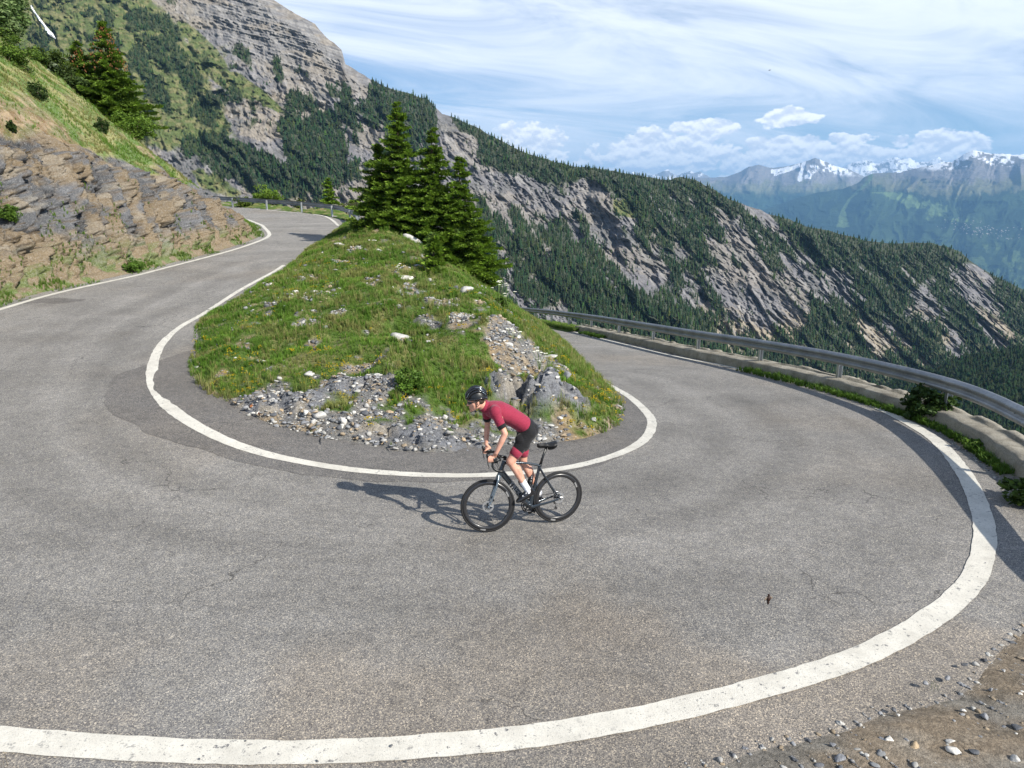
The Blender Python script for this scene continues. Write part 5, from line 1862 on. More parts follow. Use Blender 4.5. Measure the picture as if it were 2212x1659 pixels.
# yellow flowers
n = 2400
x = rng.uniform(-8, 2.6, n); y = rng.uniform(11.6, 27, n)
n1 = fbm(x * .9, y * .9, 0, 3, 407) + .06 * np.exp(-((y - 14.) / 1.5) ** 2)
kk = inside(x, y, MPOLY) & (rng.random(n) < sstep(.56, .66, n1)) & (bare(x, y) < .75)
x, y = x[kk], y[kk]
fl = []
for k in range(3):
    r = np.random.default_rng(70 + k); V = []; Fc = []
    for q in range(5):
        cx_, cy_ = r.uniform(-.5, .5, 2); zz_ = r.uniform(.6, 1.)
        b = len(V); s_ = .16
        for a in range(6): V.append((cx_ + s_ * math.cos(a * 1.047), cy_ + s_ * math.sin(a * 1.047), zz_ + .1 * (a % 2)))
        Fc.extend([(b, b + 1, b + 2), (b, b + 2, b + 3), (b, b + 3, b + 4), (b, b + 4, b + 5)])
    fl.append((np.array(V), np.array(Fc), np.ones((len(V), 3))))
hh_ = rng.uniform(.09, .16, len(x))
o = bake('wildflowers', fl, np.c_[x, y, mound_z(x, y)], np.stack([hh_ * .7, hh_ * 1.1], 1), rng.uniform(0, 6, len(x)), np.tile([[.62, .46, .02]], (len(x), 1)), MAT_GRASS, rng.integers(0, 3, len(x)))
tag(o, 'small yellow wildflowers dotted through the turf of the mound', 'flowers', kind='stuff')

# grass on the cutting above the rocks
bi = rng.integers(0, BANK_P.shape[0] - 1, 190000); bj = (131 + rng.random(190000) ** .75 * (BANK_P.shape[1] - 135)).astype(int)
bf = rng.random(190000)[:, None]
p = BANK_P[bi, bj] * (1 - bf) + BANK_P[bi + 1, bj] * bf
p += (BANK_P[bi, bj + 1] - BANK_P[bi, bj]) * rng.random(190000)[:, None]
ok_ = (rng.random(190000) < np.clip(1 - 1.15 * BANK_BARE[bi, bj], .13, 1)) & (BANK_CL[bi, bj] < .3) & (p[:, 1] > 12)
dcam = np.hypot(p[:, 0], p[:, 1])
ok_ &= rng.random(190000) < np.clip(1.6 - dcam / 60, .35, 1)
p = p[ok_]; bare_k = BANK_BARE[bi, bj][ok_]
n1 = fbm(p[:, 0] * .8, p[:, 1] * .8, 0, 4, 411)
h = .10 + .16 * sstep(.42, .62, n1) * rng.random(len(p)) + .06 * rng.random(len(p))
dry = np.clip(sstep(.40, .62, fbm(p[:, 0] * 1.1, p[:, 1] * 1.1, 0, 4, 412)) * .7 + .5 * (rng.random(len(p)) < .2), 0, .92)
c = gcol(p[:, 0], p[:, 1], rng.random(len(p)), dry) * (.8 + .4 * rng.random((len(p), 1)))
grass_field('grass', p[:, 0], p[:, 1], p[:, 2], h, c, TUFTS + LONG, 'tufted grass, part green and part straw, on the slope above the rock cutting', 5, .6)
# sprigs on ledges of the rock face and along its foot
n = 40000
bi = rng.integers(0, BANK_P.shape[0] - 1, n); bj = rng.integers(0, 135, n)
p = BANK_P[bi, bj]; e_ = BANK_E[bi, bj]
nn1 = fbm(p[:, 0] * .9, p[:, 1] * .9, p[:, 2] * .9, 4, 413)
ok_ = ((e_ < 1.15) & (nn1 > .46) & (rng.random(n) < .8)) | ((e_ > 1.2) & (nn1 > .62) & (rng.random(n) < .7))
p = p[ok_]
h = rng.uniform(.06, .2, len(p))
c = gcol(p[:, 0], p[:, 1], rng.random(len(p)), np.clip(rng.random(len(p)) - .55, 0, .7)) * .9
grass_field('grass', p[:, 0], p[:, 1], p[:, 2] + .01, h, c, TUFTS, 'green tufts along the foot and on ledges of the rock cutting', 6, .7)
# weeds along the foot of the wall
n = 9000
k_ = rng.integers(0, len(wl), n)
offw = .30 + rng.random(n) ** 2 * (.16 + .26 * sstep(14, 20, wl[k_, 1]))
sN = fbm(k_ * .03, 0. * k_, 0, 3, 421)
y_ = wl[k_, 1]
ok_ = rng.random(n) < np.clip(sstep(.53, .63, sN + .10 * sstep(15, 20, y_)) * .6, 0, 1)
xy = wl[k_, :2] + nw[k_] * offw[:, None]
xy = xy[ok_]; h = rng.uniform(.04, .24, len(xy)) * rng.uniform(.5, 1, len(xy))
c = gcol(xy[:, 0], xy[:, 1], rng.random(len(xy)) * .6, np.zeros(len(xy))) * .8
grass_field('weeds', xy[:, 0], xy[:, 1], zroad(xy[:, 0], xy[:, 1]) + .02, h, c, TUFTS, 'low green weeds growing along the foot of the low wall', 7, 1.)
# long verge grass at far rails
n = 9000
k_ = rng.integers(0, len(fv), n); o_ = rng.uniform(-1.0, .75, n)
xy = fv[k_, :2] + normals2(fv)[k_] * sgnr * o_[:, None]
h = rng.uniform(.12, .3, n)
grass_field('grass', xy[:, 0], xy[:, 1], zroad(xy[:, 0], xy[:, 1]) + .08 - .5 * sstep(-.4, -1.1, o_), h, gcol(xy[:, 0], xy[:, 1], rng.random(n), rng.random(n) ** 3 * .6), LONG, 'grass verge under the far end of the long guardrail', 8, .6)


# ================================================================== shrubs and leafy trees
def leaf_blob(Rx, Ry, Rz, seed, n, size, lobes=9, c0=(.05, .10, .015), c1=(.13, .22, .03)):
    """crown of small leaves gathered in clumps, centre at origin"""
    r = np.random.default_rng(seed)
    cl = r.normal(size=(lobes * 6, 3)); cl /= np.linalg.norm(cl, axis=1)[:, None]
    cl *= r.uniform(.35, .92, (len(cl), 1)); cl = cl[cl[:, 2] > -.75]
    cs = r.uniform(.16, .34, len(cl))
    k = r.integers(0, len(cl), n)
    d = r.normal(size=(n, 3)); d /= np.linalg.norm(d, axis=1)[:, None]
    P = cl[k] + d * (cs[k] * r.random(n) ** .35)[:, None]
    P *= np.array([Rx, Ry, Rz])
    a = r.normal(size=(n, 3)); a /= np.linalg.norm(a, axis=1)[:, None]; a[:, 2] *= .6
    b = np.cross(a, r.normal(size=(n, 3))); b /= np.linalg.norm(b, axis=1)[:, None] + 1e-9
    s = size * r.uniform(.6, 1.3, (n, 1))
    V = np.stack([P - a * s, P + b * s * .5, P + a * s, P - b * s * .5], 1).reshape(-1, 3)
    t = np.clip(r.random((n, 1)) * .9 + .2 * d[:, 2:3], 0, 1)
    C = np.array([c0]) * (1 - t) + np.array([c1]) * t
    tint = (.75 + .5 * r.random(len(cl)))[k][:, None]
    return V, np.arange(4 * n).reshape(-1, 4), np.repeat(C * tint, 4, 0)


def branches(seed, Rx, Rz, z0, n=9, w=.03):
    r = np.random.default_rng(seed); mb = MB()
    for k in range(n):
        a = r.uniform(0, 6.28); e = r.uniform(.15, .8)
        tip = np.array((math.cos(a) * Rx * e, math.sin(a) * Rx * e, z0 + Rz * r.uniform(.4, 1.5)))
        mid = tip * np.array((.4, .4, .55)) + (0, 0, r.uniform(0, .1))
        mb.tube([(0, 0, -.15), tuple(mid), tuple(tip)], [w, w * .6, w * .2], 6)
    return mb


def leafy(name, x, y, z, Rx, Rz, seed, n, size, label, cat, c0, c1, group=None, lift=.8, part='foliage', w=.03):
    root = empty(name, (x, y, z))
    V, Fc, C = leaf_blob(Rx, Rx, Rz, seed, n, size, c0=c0, c1=c1)
    V[:, 2] += Rz * lift
    mesh_np(part, V, Fc, False, MAT_LEAF, C, parent=root)
    branches(seed, Rx, Rz, 0, w=w).build('trunk' if cat == 'tree' else 'stem', MAT_BARK, root)
    return tag(root, label, cat, group)


def behind(px, py, D):
    u, f, d = ray(px, py); t = D / float(f)
    return float(u) * t, D, CAMZ + float(d) * t


# beyond the upper bend
x, y, z = behind(580, 440, 62.); leafy('leafy_bush', x, y, z - .3, 1.35, 1.05, 501, 5200, .075, 'round bright green bush behind the upper guardrail', 'bush', (.06, .11, .012), (.16, .25, .03))
x, y, z = behind(525, 438, 60.); leafy('leafy_bush', x, y, z - .4, .8, .55, 502, 1500, .07, 'low yellow-green bush at the left end of the upper guardrail', 'bush', (.06, .10, .015), (.14, .19, .03))
x, y, z = behind(646, 441, 60.); leafy('leafy_bush', x, y, z - .4, .5, .5, 503, 900, .07, 'small dull bush between the round bush and the small spruce', 'bush', (.05, .08, .015), (.11, .14, .03))
x, y, z = behind(760, 458, 55.); leafy('leafy_bush', x, y, z - .5, 1.0, .8, 504, 1500, .07, 'straggly olive bush just left of the spruce cluster', 'bush', (.06, .07, .02), (.13, .14, .05))
x, y, z = behind(712, 448, 58.); hh_ = topz(382, 58.) - z + .4; spruce(x, y, z - .4, hh_, 1.05, 521, 'small pale green spruce standing behind the upper guardrail', 1., 1.2)


# trees along the skyline of the left-hand slope
def bz(px, py, tmax=75.):
    """point on the cutting seen along a sight line (nearest bank vertex to it)"""
    u, f, d = ray(px, py)
    dirv = np.array([float(u), float(f), float(d)]); dirv /= np.linalg.norm(dirv)
    Q = BANK_P.reshape(-1, 3) - np.array([0, 0, CAMZ])
    t = Q @ dirv
    e2 = np.linalg.norm(Q - t[:, None] * dirv, axis=1)
    i = int(np.argmin(e2 + (t < 5) * 99 + t * .002))
    return Q[i] + np.array([0, 0, CAMZ]), float(e2[i])


def on_slope(px, py, push=1.5):
    p, e2 = bz(px, py)
    u, f, d = ray(px, py); h = math.hypot(u, f)
    return p[0] + float(u) / h * push, p[1] + float(f) / h * push, p[2] - .2


x, y, z = on_slope(262, 240, 2.5); hh_ = topz(40, y) - z
print('left spruce', x, y, z, hh_)
spruce(x, y, z, hh_, 2.5, 531, 'big cone-laden spruce on the skyline of the left slope', 1.25, .85, None, .02, 260)
x, y, z = on_slope(205, 190, 3.0); hh_ = topz(86, y) - z
spruce(x, y, z, hh_, 1.7, 532, 'shorter cone-laden spruce left of the big one on the slope', 1.2, .85, None, .02, 110)
x, y, z = on_slope(300, 282, .6); leafy('leafy_bush', x, y, z, 1.15, .9, 533, 5000, .06, 'bright green bush at the foot of the big spruce on the left slope', 'bush', (.06, .12, .012), (.15, .24, .03))
for k, (a, b, rx_, rz_, nlv, sz_, lab, c0, c1) in enumerate([
        (-14, 70, 1.7, 2.0, 12000, .11, 'broad leafy tree with pale leaf undersides at the top left', (.05, .10, .02), (.22, .30, .12)),
        (12, 128, 1.3, 1.0, 7000, .06, 'rounded bright conifer shrub at the left edge of the slope', (.05, .10, .012), (.14, .22, .03)),
        (110, 140, 1.3, .8, 6000, .07, 'dark bush under the leafy tree on the slope', (.03, .06, .012), (.09, .13, .025)),
        (128, 106, .7, .45, 1600, .10, 'silvery leafed bush tip sticking out over the slope', (.10, .14, .07), (.30, .36, .24)),
        (150, 168, 1.0, .6, 4000, .07, 'dark low bush left of the cone-laden spruces', (.03, .06, .015), (.08, .12, .03))]):
    x, y, z = on_slope(a, b + 12, 1.2)
    leafy('leafy_tree' if rx_ > 2 else 'leafy_bush', x, y, z, rx_, rz_, 540 + k, nlv, sz_, lab, 'tree' if rx_ > 2 else 'bush', c0, c1, w=.05 if rx_ > 2 else .03)
# young spruces and junipers dotted on the slope
for k, (a, b, hgt_, lab) in enumerate([(82, 212, 1.0, 'small dark juniper on the grassy slope above the bare earth'), (222, 278, .8, 'small dark juniper near the skyline of the left slope'), (24, 275, .5, 'tiny juniper low on the grassy slope by the bare earth')]):
    x, y, z = on_slope(a, b, -.05)
    leafy('juniper_shrub', x, y, z, .38 * hgt_, .5 * hgt_, 560 + k, 1800, .045, lab, 'shrub', (.02, .045, .012), (.06, .10, .02), lift=.7)
# bushy plants by the road
def on_mound(px, py):
    h = hit(px, py, mz2, 6., 60., 0., .03); return h
for k, (a, b, rr_, lab) in enumerate([(887, 845, .34, 'dense bright green herb clump at the lower edge of the turf'), (275, 581, .42, 'round green tuft bush at the foot of the rock cutting'), (1085, 665, .3, 'green bush on the crest above the lower road')]):
    h = on_mound(a, b) if k != 1 else None
    if k == 1:
        p_, _ = bz(a, b); h = (p_[0] + .2, p_[1], p_[2] - .1)
    leafy('herb_bush', h[0], h[1], h[2], rr_, rr_ * .75, 570 + k, 2600, .035, lab, 'bush', (.05, .11, .012), (.12, .21, .03), lift=.75, w=.006)
p_, _ = bz(14, 466)
leafy('herb_bush', p_[0] + .1, p_[1], p_[2] - .15, .42, .32, 575, 2200, .04, 'green tussock growing out of the rock face at the left edge', 'bush', (.05, .11, .012), (.12, .2, .03), lift=.75, w=.006)
# big weed under the guardrail post
h = hit(2000, 905, zroad, 3, 60, .02)
leafy('weed_bush', h[0], h[1], h[2], .52, .42, 580, 2400, .07, 'big dark leafy weed growing at the wall under the near guardrail post', 'bush', (.02, .045, .01), (.055, .10, .02), lift=.7, w=.008)
h = hit(2120, 970, zroad, 3, 60, .02)
leafy('weed_bush', h[0], h[1], h[2], .36, .10, 581, 900, .05, 'spreading green weed between the line and the wall', 'bush', (.04, .09, .012), (.10, .17, .02), lift=.7, w=.006)
h = hit(2205, 1085, zroad, 3, 60, .02)
leafy('weed_bush', h[0] + .15, h[1], h[2], .42, .22, 582, 1500, .05, 'shaded green weed at the right edge below the wall', 'bush', (.03, .06, .012), (.08, .13, .02), lift=.7, w=.006)


# white umbel flowers on the valley side
def umbel_plant(x, y, z, hgt_, seed, label, group=None):
    r = np.random.default_rng(seed)
    root = empty('umbel_plant', (x, y, z))
    st, fl_ = MB(), MB()
    for k in range(4):
        a = r.uniform(0, 6.28); l = r.uniform(.05, .3)
        tip = (math.cos(a) * l, math.sin(a) * l, hgt_ * r.uniform(.7, 1.))
        st.tube([(0, 0, -.05), (tip[0] * .3, tip[1] * .3, tip[2] * .5), tip], [.008, .006, .004], 5)
        fl_ = MB()
        for q in range(14):
            b = r.uniform(0, 6.28); rr_ = .045 * math.sqrt(r.random())
            c_ = (tip[0] + rr_ * math.cos(b), tip[1] + rr_ * math.sin(b), tip[2] + .02 - rr_ * .2)
            fl_.ell(c_, (.013, .013, .010), n=6, m=4)
            st.tube([tip, c_], .002, 3)
        fl_.build('flower_head', MAT_UMBEL, root)
    st.build('stem', MAT_STALK, root)
    tag(root, label, 'flower', group)


MAT_STALK = plain('green_stalk', (.12, .18, .05), .6, .3)
MAT_UMBEL = plain('cream_petals', (.72, .72, .60), .7, .2, var=.1)
for k, (a, b, hp) in enumerate([(1078, 668, .9), (1092, 672, 1.0), (1100, 680, .8), (1165, 800, .5), (1110, 745, .4), (800, 535, .3), (858, 590, .3)]):
    h = on_mound(a, b)
    if h is None:
        x, y, z = behind(a, b, 24.); h = (x, y, mz(x, y))
    lab = ('tall cream umbel flower against the far forest at the mound edge', 'cream umbel flower on the turf of the mound')[k > 2]
    umbel_plant(h[0], h[1], h[2], hp, 600 + k, lab, 'cream umbels at the mound edge' if k < 3 else 'cream umbels in the turf')

# tuft poking in at the near left corner and the little tuft on the gravel
for (a, b, hg, lab) in [(2, 1650, .13, 'dry grass stalks poking up at the near end of the white line'), (2014, 1478, .035, 'tiny green tuft at the edge of the gravel')]:
    h = hit(a, b, zgr, 2., 20., 0, .01)
    V, Fc, C = tuft(77, 14, hg, .9, .004 if hg < .1 else .003, .3)
    V *= np.array([.22, .22, 1.])
    o = mesh_np('grass_tuft', V, Fc, False, MAT_GRASS, C * np.array([(.10, .16, .03)] if hg < .1 else [(.26, .19, .10)]))
    o.location = h; tag(o, lab, 'grass')
# ================================================================== road bicycle and rider
RW = np.array([.580, 8.50]); FWp = np.array([-.27, 8.19])
hd = (FWp - RW) / np.linalg.norm(FWp - RW)
yaw = math.atan2(hd[1], hd[0])
zb = float(zroad(RW[0], RW[1])); zf_ = float(zroad(FWp[0], FWp[1]))
WB = .985
C_BLACK = plain('matt_carbon', (.008, .009, .010), .38, .5, var=.1)
C_GLOSS = plain('gloss_black', (.010, .010, .012), .16, .6, var=.05, coat=.4)
C_FRAME = plain('dark_slate_paint', (.030, .040, .052), .22, .6, metal=.45, var=.06, coat=.6)
C_FORK = plain('slate_blue_paint', (.17, .215, .26), .25, .6, metal=.5, var=.05, coat=.5)
C_TYRE = plain('tyre_rubber', (.018, .018, .019), .75, .3, var=.1)
C_RIM = plain('carbon_rim', (.02, .02, .022), .28, .5, var=.08, coat=.3)
C_STEELB = plain('brushed_steel', (.62, .63, .64), .3, .6, metal=.9, var=.05)
C_DARKM = plain('dark_metal', (.05, .05, .055), .35, .6, metal=.7, var=.05)
C_TEXT = plain('grey_lettering', (.22, .22, .22), .4, .4, var=.03)
C_SADDLE = plain('saddle_cover', (.014, .014, .015), .5, .4, var=.08)
C_SKIN = None


def make_skin():
    m = M_('skin', .52, .35)
    c = m.mix(m.ramp(m.noise(9., 4), .35, .65), (.56, .285, .20, 1), (.66, .36, .265, 1))
    m.b.inputs['Subsurface Weight'].default_value = .08
    m.b.inputs['Subsurface Radius'].default_value = (.012, .005, .003)
    return m.done(c)


C_SKIN = make_skin()


def make_fabric(name, c, c2, scale=160., stripes=False):
    m = M_(name, .75, .25)
    m.b.inputs['Sheen Weight'].default_value = .15
    f = m.ramp(m.noise(scale, 3), .3, .7)
    col = m.mix(f, (*c, 1), (*c2, 1))
    w = m.noise(14., 4, .6, m.mapping((1, 1, 3.2), (0, .35, 0)), dist=1.2)
    if stripes:
        v = m.mapping((1, 1, 1), (0, .45, 0))
        wv = m.n('ShaderNodeTexWave'); wv.bands_direction = 'Z'; wv.inputs['Scale'].default_value = 22.; wv.inputs['Distortion'].default_value = 1.2; wv.inputs['Detail'].default_value = 2
        m.l(v, wv.inputs['Vector'])
        col = m.mix(m.math('MULTIPLY', m.ramp(wv.outputs['Fac'], .62, .8), .38), col, (min(1, c2[0] * 1.6), c2[1] * 1.9, c2[2] * 1.8, 1))
    m.bump(w, .012, .7)
    return m.done(col)


C_JERSEY = make_fabric('crimson_jersey_cloth', (.20, .012, .034), (.27, .020, .050), stripes=True)
C_BAND = make_fabric('crimson_band_cloth', (.23, .016, .042), (.29, .024, .055))
C_LYCRA = make_fabric('black_lycra', (.005, .005, .006), (.010, .010, .012))
C_SOCK = make_fabric('white_sock_knit', (.74, .74, .78), (.84, .84, .87))

bike = empty('bicycle', (RW[0], RW[1], zb + .006), yaw)
pitch_ = math.atan2(zf_ - zb, WB)
bike.rotation_euler = (R(1.2), -pitch_, yaw)
tag(bike, 'matt black road bicycle with deep carbon rims ridden across the bend', 'bicycle')


def wheel(parent, cx, cz, seed):
    w = empty('wheel', (0, 0, 0), 0, parent)
    t = MB(); t.ring((cx, 0, cz), .3235, .0155, 96, 10); t.build('tyre', C_TYRE, w)
    rm = MB(); V, Fl = [], []
    prof = [(.312, -.0125), (.314, .0125), (.290, .0145), (.272, .011), (.262, .0), (.272, -.011), (.290, -.0145)]
    n = 96
    for i in range(n):
        a = 2 * math.pi * i / n
        for (r_, y_) in prof: V.append((cx + r_ * math.cos(a), y_, cz + r_ * math.sin(a)))
    k = len(prof)
    for i in range(n):
        for j in range(k): Fl.append((i * k + j, i * k + (j + 1) % k, ((i + 1) % n) * k + (j + 1) % k, ((i + 1) % n) * k + j))
    rm.add(V, Fl).build('rim', C_RIM, w)
    sp = MB()
    for i in range(24):
        a = 2 * math.pi * i / 24; sg = 1 if i % 2 else -1; b = a + sg * .55 * (1 if i % 4 < 2 else -1)
        sp.tube([(cx + .02 * math.cos(b), sg * .022, cz + .02 * math.sin(b)), (cx + .268 * math.cos(a), 0, cz + .268 * math.sin(a))], .0011, 4)
    sp.build('spokes', C_DARKM, w)['kind'] = 'stuff'
    hb = MB(); hb.tube([(cx, -.052, cz), (cx, -.03, cz), (cx, -.028, cz), (cx, .028, cz), (cx, .03, cz), (cx, .052, cz)], [.009, .011, .02, .018, .012, .009], 16, up=(1, 0, 0)); hb.build('hub', C_DARKM, w)
    ds = MB()
    for rr in (.070,):
        V, Fl = [], []; n = 60
        for i in range(n):
            a = 2 * math.pi * i / n; ri = .050 + .004 * math.sin(6 * a); ro_2 = .071 + .0012 * math.sin(12 * a)
            for (r_, y_) in ((ri, .0335), (ro_2, .0335), (ro_2, .0355), (ri, .0355)): V.append((cx + r_ * math.cos(a), y_, cz + r_ * math.sin(a)))
        for i in range(n):
            for j in range(4): Fl.append((i * 4 + j, i * 4 + (j + 1) % 4, ((i + 1) % n) * 4 + (j + 1) % 4, ((i + 1) % n) * 4 + j))
        ds.add(V, Fl)
        for i in range(6):
            a = 2 * math.pi * i / 6
            ds.tube([(cx + .018 * math.cos(a - .4), .0345, cz + .018 * math.sin(a - .4)), (cx + .053 * math.cos(a), .0345, cz + .053 * math.sin(a))], .0028, 5)
    ds.build('brake_disc', C_STEELB, w, False)
    return w


HZ = .34
wheel(bike, 0., HZ, 1)
# --- frame
BB = (.410, 0, .272)
fr = MB()
fr.tube([(.765, 0, .862), (.790, 0, .80), (.828, 0, .700)], [.026, .025, .031], 16, ell=(.9, 1.1))                      # head tube
fr.tube([(.772, 0, .838), (.70, 0, .838), (.50, 0, .815), (.33, 0, .775), (.262, 0, .752)], [.026, .020, .0165, .0165, .019], 14, ell=(1.15, .85))   # top tube
fr.tube([(.806, 0, .735), (.74, 0, .66), (.60, 0, .495), (.47, 0, .338), (.415, 0, .272)], [.034, .034, .033, .033, .036], 16, ell=(.82, 1.1))  # down tube
fr.tube([(.405, 0, .262), (.375, 0, .38), (.32, 0, .58), (.268, 0, .762)], [.036, .024, .019, .019], 14, ell=(.8, 1.15))  # seat tube
fr.tube([(BB[0], -.043, BB[2]), (BB[0], .043, BB[2])], .0265, 20, up=(1, 0, 0))
for sg in (-1, 1):
    fr.tube([(.38, sg * .030, .268), (.30, sg * .040, .283), (.16, sg * .058, .308), (.02, sg * .066, .336)], [.018, .0145, .012, .010], 10, ell=(.75, 1.25))
    fr.tube([(.275, sg * .018, .735), (.20, sg * .035, .62), (.10, sg * .053, .475), (.012, sg * .064, .352)], [.0115, .009, .0085, .0095], 10)
    fr.tube([(.0, sg * .054, .34), (.0, sg * .074, .34)], .013, 12, up=(1, 0, 0))
frame = fr.remeshed('frame', C_FRAME, bike, .0035, 3)
seatp = MB(); seatp.tube([(.262, 0, .762), (.238, 0, .836), (.178, 0, .985)], [.0155, .0135, .0135], 14, ell=(.85, 1.2)); seatp.tube([(.2655, 0, .752), (.2585, 0, .775)], .021, 14)
seatp.tube([(.165, 0, .985), (.20, 0, .992)], .014, 10)
seatp.build('seatpost', C_BLACK, bike)
# saddle: grid surface, long nose, lifted tail
V, Fl = [], []
ns, nw_ = 24, 13
for layer in (0, 1):
    for i in range(ns):
        t = i / (ns - 1); xx = .045 + t * .265
        half = .072 * (1 - t) ** .6 * (1 if t > .12 else .72 + 2.3 * t) + .0175 if t < .99 else .010
        half = np.interp(t, [0, .06, .2, .45, .7, .92, 1], [.042, .066, .070, .040, .023, .020, .010])
        for j in range(nw_):
            s = j / (nw_ - 1) * 2 - 1
            z = 1.030 + .012 * (1 - t) ** 2 - .010 * math.sin(t * math.pi) - .016 * s * s * (.6 + .8 * (t < .5)) - .006 * math.exp(-(s / .22) ** 2)
            if layer: z -= .014 + .018 * abs(s) ** 3 * (1 if t < .6 else 1.4)
            V.append((xx, s * half, z))
k = ns * nw_
for i in range(ns - 1):
    for j in range(nw_ - 1):
        a = i * nw_ + j
        Fl.append((a, a + nw_, a + nw_ + 1, a + 1)); Fl.append((k + a, k + a + 1, k + a + nw_ + 1, k + a + nw_))
for i in range(ns - 1):
    for j in (0, nw_ - 1):
        a = i * nw_ + j; Fl.append((a, a + nw_, k + a + nw_, k + a) if j else (a, k + a, k + a + nw_, a + nw_))
for j in range(nw_ - 1):
    for i in (0, ns - 1):
        a = i * nw_ + j; Fl.append((a, a + 1, k + a + 1, k + a) if not i else (a, k + a, k + a + 1, a + 1))
sad = MB(); sad.add(V, Fl); saddle = sad.build('saddle', C_SADDLE, bike)
rl = MB()
for sg in (-1, 1): rl.tube([(.09, sg * .028, 1.008), (.13, sg * .022, .994), (.22, sg * .020, .994), (.29, sg * .008, 1.012)], .0035, 6)
rl.build('saddle_rail', C_DARKM, saddle)
# crank set, chain, derailleur
TH = math.atan2(.115, .135); CR = .172
cs = empty('crankset', (0, 0, 0), 0, bike)
crr = MB(); crr.ring((BB[0], -.048, BB[2]), .088, .004, 60, 6, (2.2, .7)); crr.ring((BB[0], -.042, BB[2]), .066, .004, 48, 6, (2.2, .7))
for i in range(4):
    a = i * math.pi / 2 + .5
    crr.tube([BB[:1] + (-.046,) + BB[2:], (BB[0] + .085 * math.cos(a), -.046, BB[2] + .085 * math.sin(a))], [.012, .007], 6)
crr.build('chainring', C_DARKM, cs)
pedal_pos = {}
for sg, th in ((1, TH), (-1, TH + math.pi)):
    px3, pz3 = BB[0] + CR * math.cos(th), BB[2] + CR * math.sin(th)
    a_r = MB(); a_r.tube([(BB[0], sg * .060, BB[2]), (BB[0] + .5 * CR * math.cos(th), sg * .066, BB[2] + .5 * CR * math.sin(th)), (px3, sg * .072, pz3)], [.021, .014, .0125], 10, ell=(1, .7))
    a_r.build('crank_arm', C_GLOSS, cs)
    pdl = MB(); pdl.tube([(px3, sg * .072, pz3), (px3, sg * .15, pz3)], .006, 8, up=(1, 0, 0)); pdl.box((px3, sg * .122, pz3), (.070, .058, .014), (0, -.5 if sg > 0 else .9, 0))
    pdl.build('pedal', C_DARKM, cs, False, .003)
    pedal_pos[sg] = (px3, sg * .122, pz3)
ch = MB()
rc0, rc1 = .088, .040
ch.tube([(BB[0] + .0, -.048, BB[2] + rc0), (0.0, -.040, HZ + rc1)], .0042, 5)
arc = [(BB[0] + rc0 * math.cos(a), -.048, BB[2] + rc0 * math.sin(a)) for a in np.linspace(math.pi / 2, -math.pi / 2 - .15, 18)]
ch.tube(arc + [(.03, -.044, .168), (.0, -.044, .185)], .0042, 5)
ch.tube([(0 + rc1 * math.cos(a), -.040, HZ + rc1 * math.sin(a)) for a in np.linspace(math.pi / 2, math.pi * 1.5, 14)] + [(.025, -.044, .272), (.03, -.044, .255)], .0042, 5)
ch.build('chain', C_DARKM, bike)
cst = MB()
for i in range(6): cst.ring((0, -.034 - i * .0035, HZ), .054 - i * .006, .003, 40, 5, (1.6, .6))
cst.build('cassette', C_STEELB, bike)
dr = MB(); dr.tube([(.0, -.062, .325), (-.005, -.066, .285), (.018, -.056, .262)], [.010, .013, .011], 8); dr.tube([(.022, -.047, .262), (.006, -.047, .18)], .008, 8, ell=(1, .5))
dr.ring((.022, -.045, .258), .016, .005, 16, 6); dr.ring((.006, -.045, .182), .016, .005, 16, 6)
dr.box((.05, .060, .372), (.05, .014, .026), (0, .5, 0))
dr.build('derailleur', C_DARKM, bike)
cal = MB(); cal.box((.055, .052, .372), (.062, .020, .030), (0, .45, 0)); cal.build('brake_caliper', C_BLACK, bike, False, .006)

# --- steered front end
steer = R(-11)
ax0 = np.array((.772, 0, .86)); ax1 = np.array((.950, 0, .34)); axd = (ax0 - ax1) / np.linalg.norm(ax0 - ax1)
SM = Matrix.Rotation(steer, 4, Vector(axd))


def S_(v):
    p = SM @ Vector((v[0] - ax0[0], v[1] - ax0[1], v[2] - ax0[2]))
    return (p.x + ax0[0], p.y + ax0[1], p.z + ax0[2])


def apply_s(o):
    for c in ([o] + list(o.children)):
        if c.type == 'MESH':
            me = c.data
            co = np.empty(len(me.vertices) * 3); me.vertices.foreach_get('co', co); co = co.reshape(-1, 3)
            M3 = np.array(SM.to_3x3()); co = (co - ax0) @ M3.T + ax0
            me.vertices.foreach_set('co', co.ravel()); me.update()
    return o


FH = (.985, HZ)
apply_s(wheel(bike, FH[0], HZ, 2))
fk = MB()
fk.tube([(.829, 0, .700), (.842, 0, .672)], [.031, .036], 14)
for sg in (-1, 1):
    fk.tube([(.838, sg * .016, .695), (.852, sg * .046, .650), (.885, sg * .052, .55), (.94, sg * .054, .41), (.978, sg * .056, .345)], [.020, .021, .0175, .0125, .0105], 12, ell=(.72, 1.3))
    fk.tube([(FH[0], sg * .046, HZ), (FH[0], sg * .066, HZ)], .013, 12, up=(1, 0, 0))
fork = apply_s(fk.remeshed('fork', C_FORK, bike, .0035, 3))
fc = MB(); fc.box((.930, .052, .435), (.028, .02, .062), (0, .36, 0)); apply_s(fc.build('brake_caliper', C_BLACK, bike, False, .006))
stm = MB(); stm.tube([(.760, 0, .872), (.750, 0, .915)], .021, 14); stm.tube([(.752, 0, .905), (.845, 0, .925)], [.020, .018], 12, ell=(1.1, .85)); stm.tube([(.847, -.026, .925), (.847, .026, .925)], .022, 14, up=(1, 0, 0))
apply_s(stm.build('stem', C_BLACK, bike))
hb_ = empty('handlebar', (0, 0, 0), 0, bike)
bar = MB()
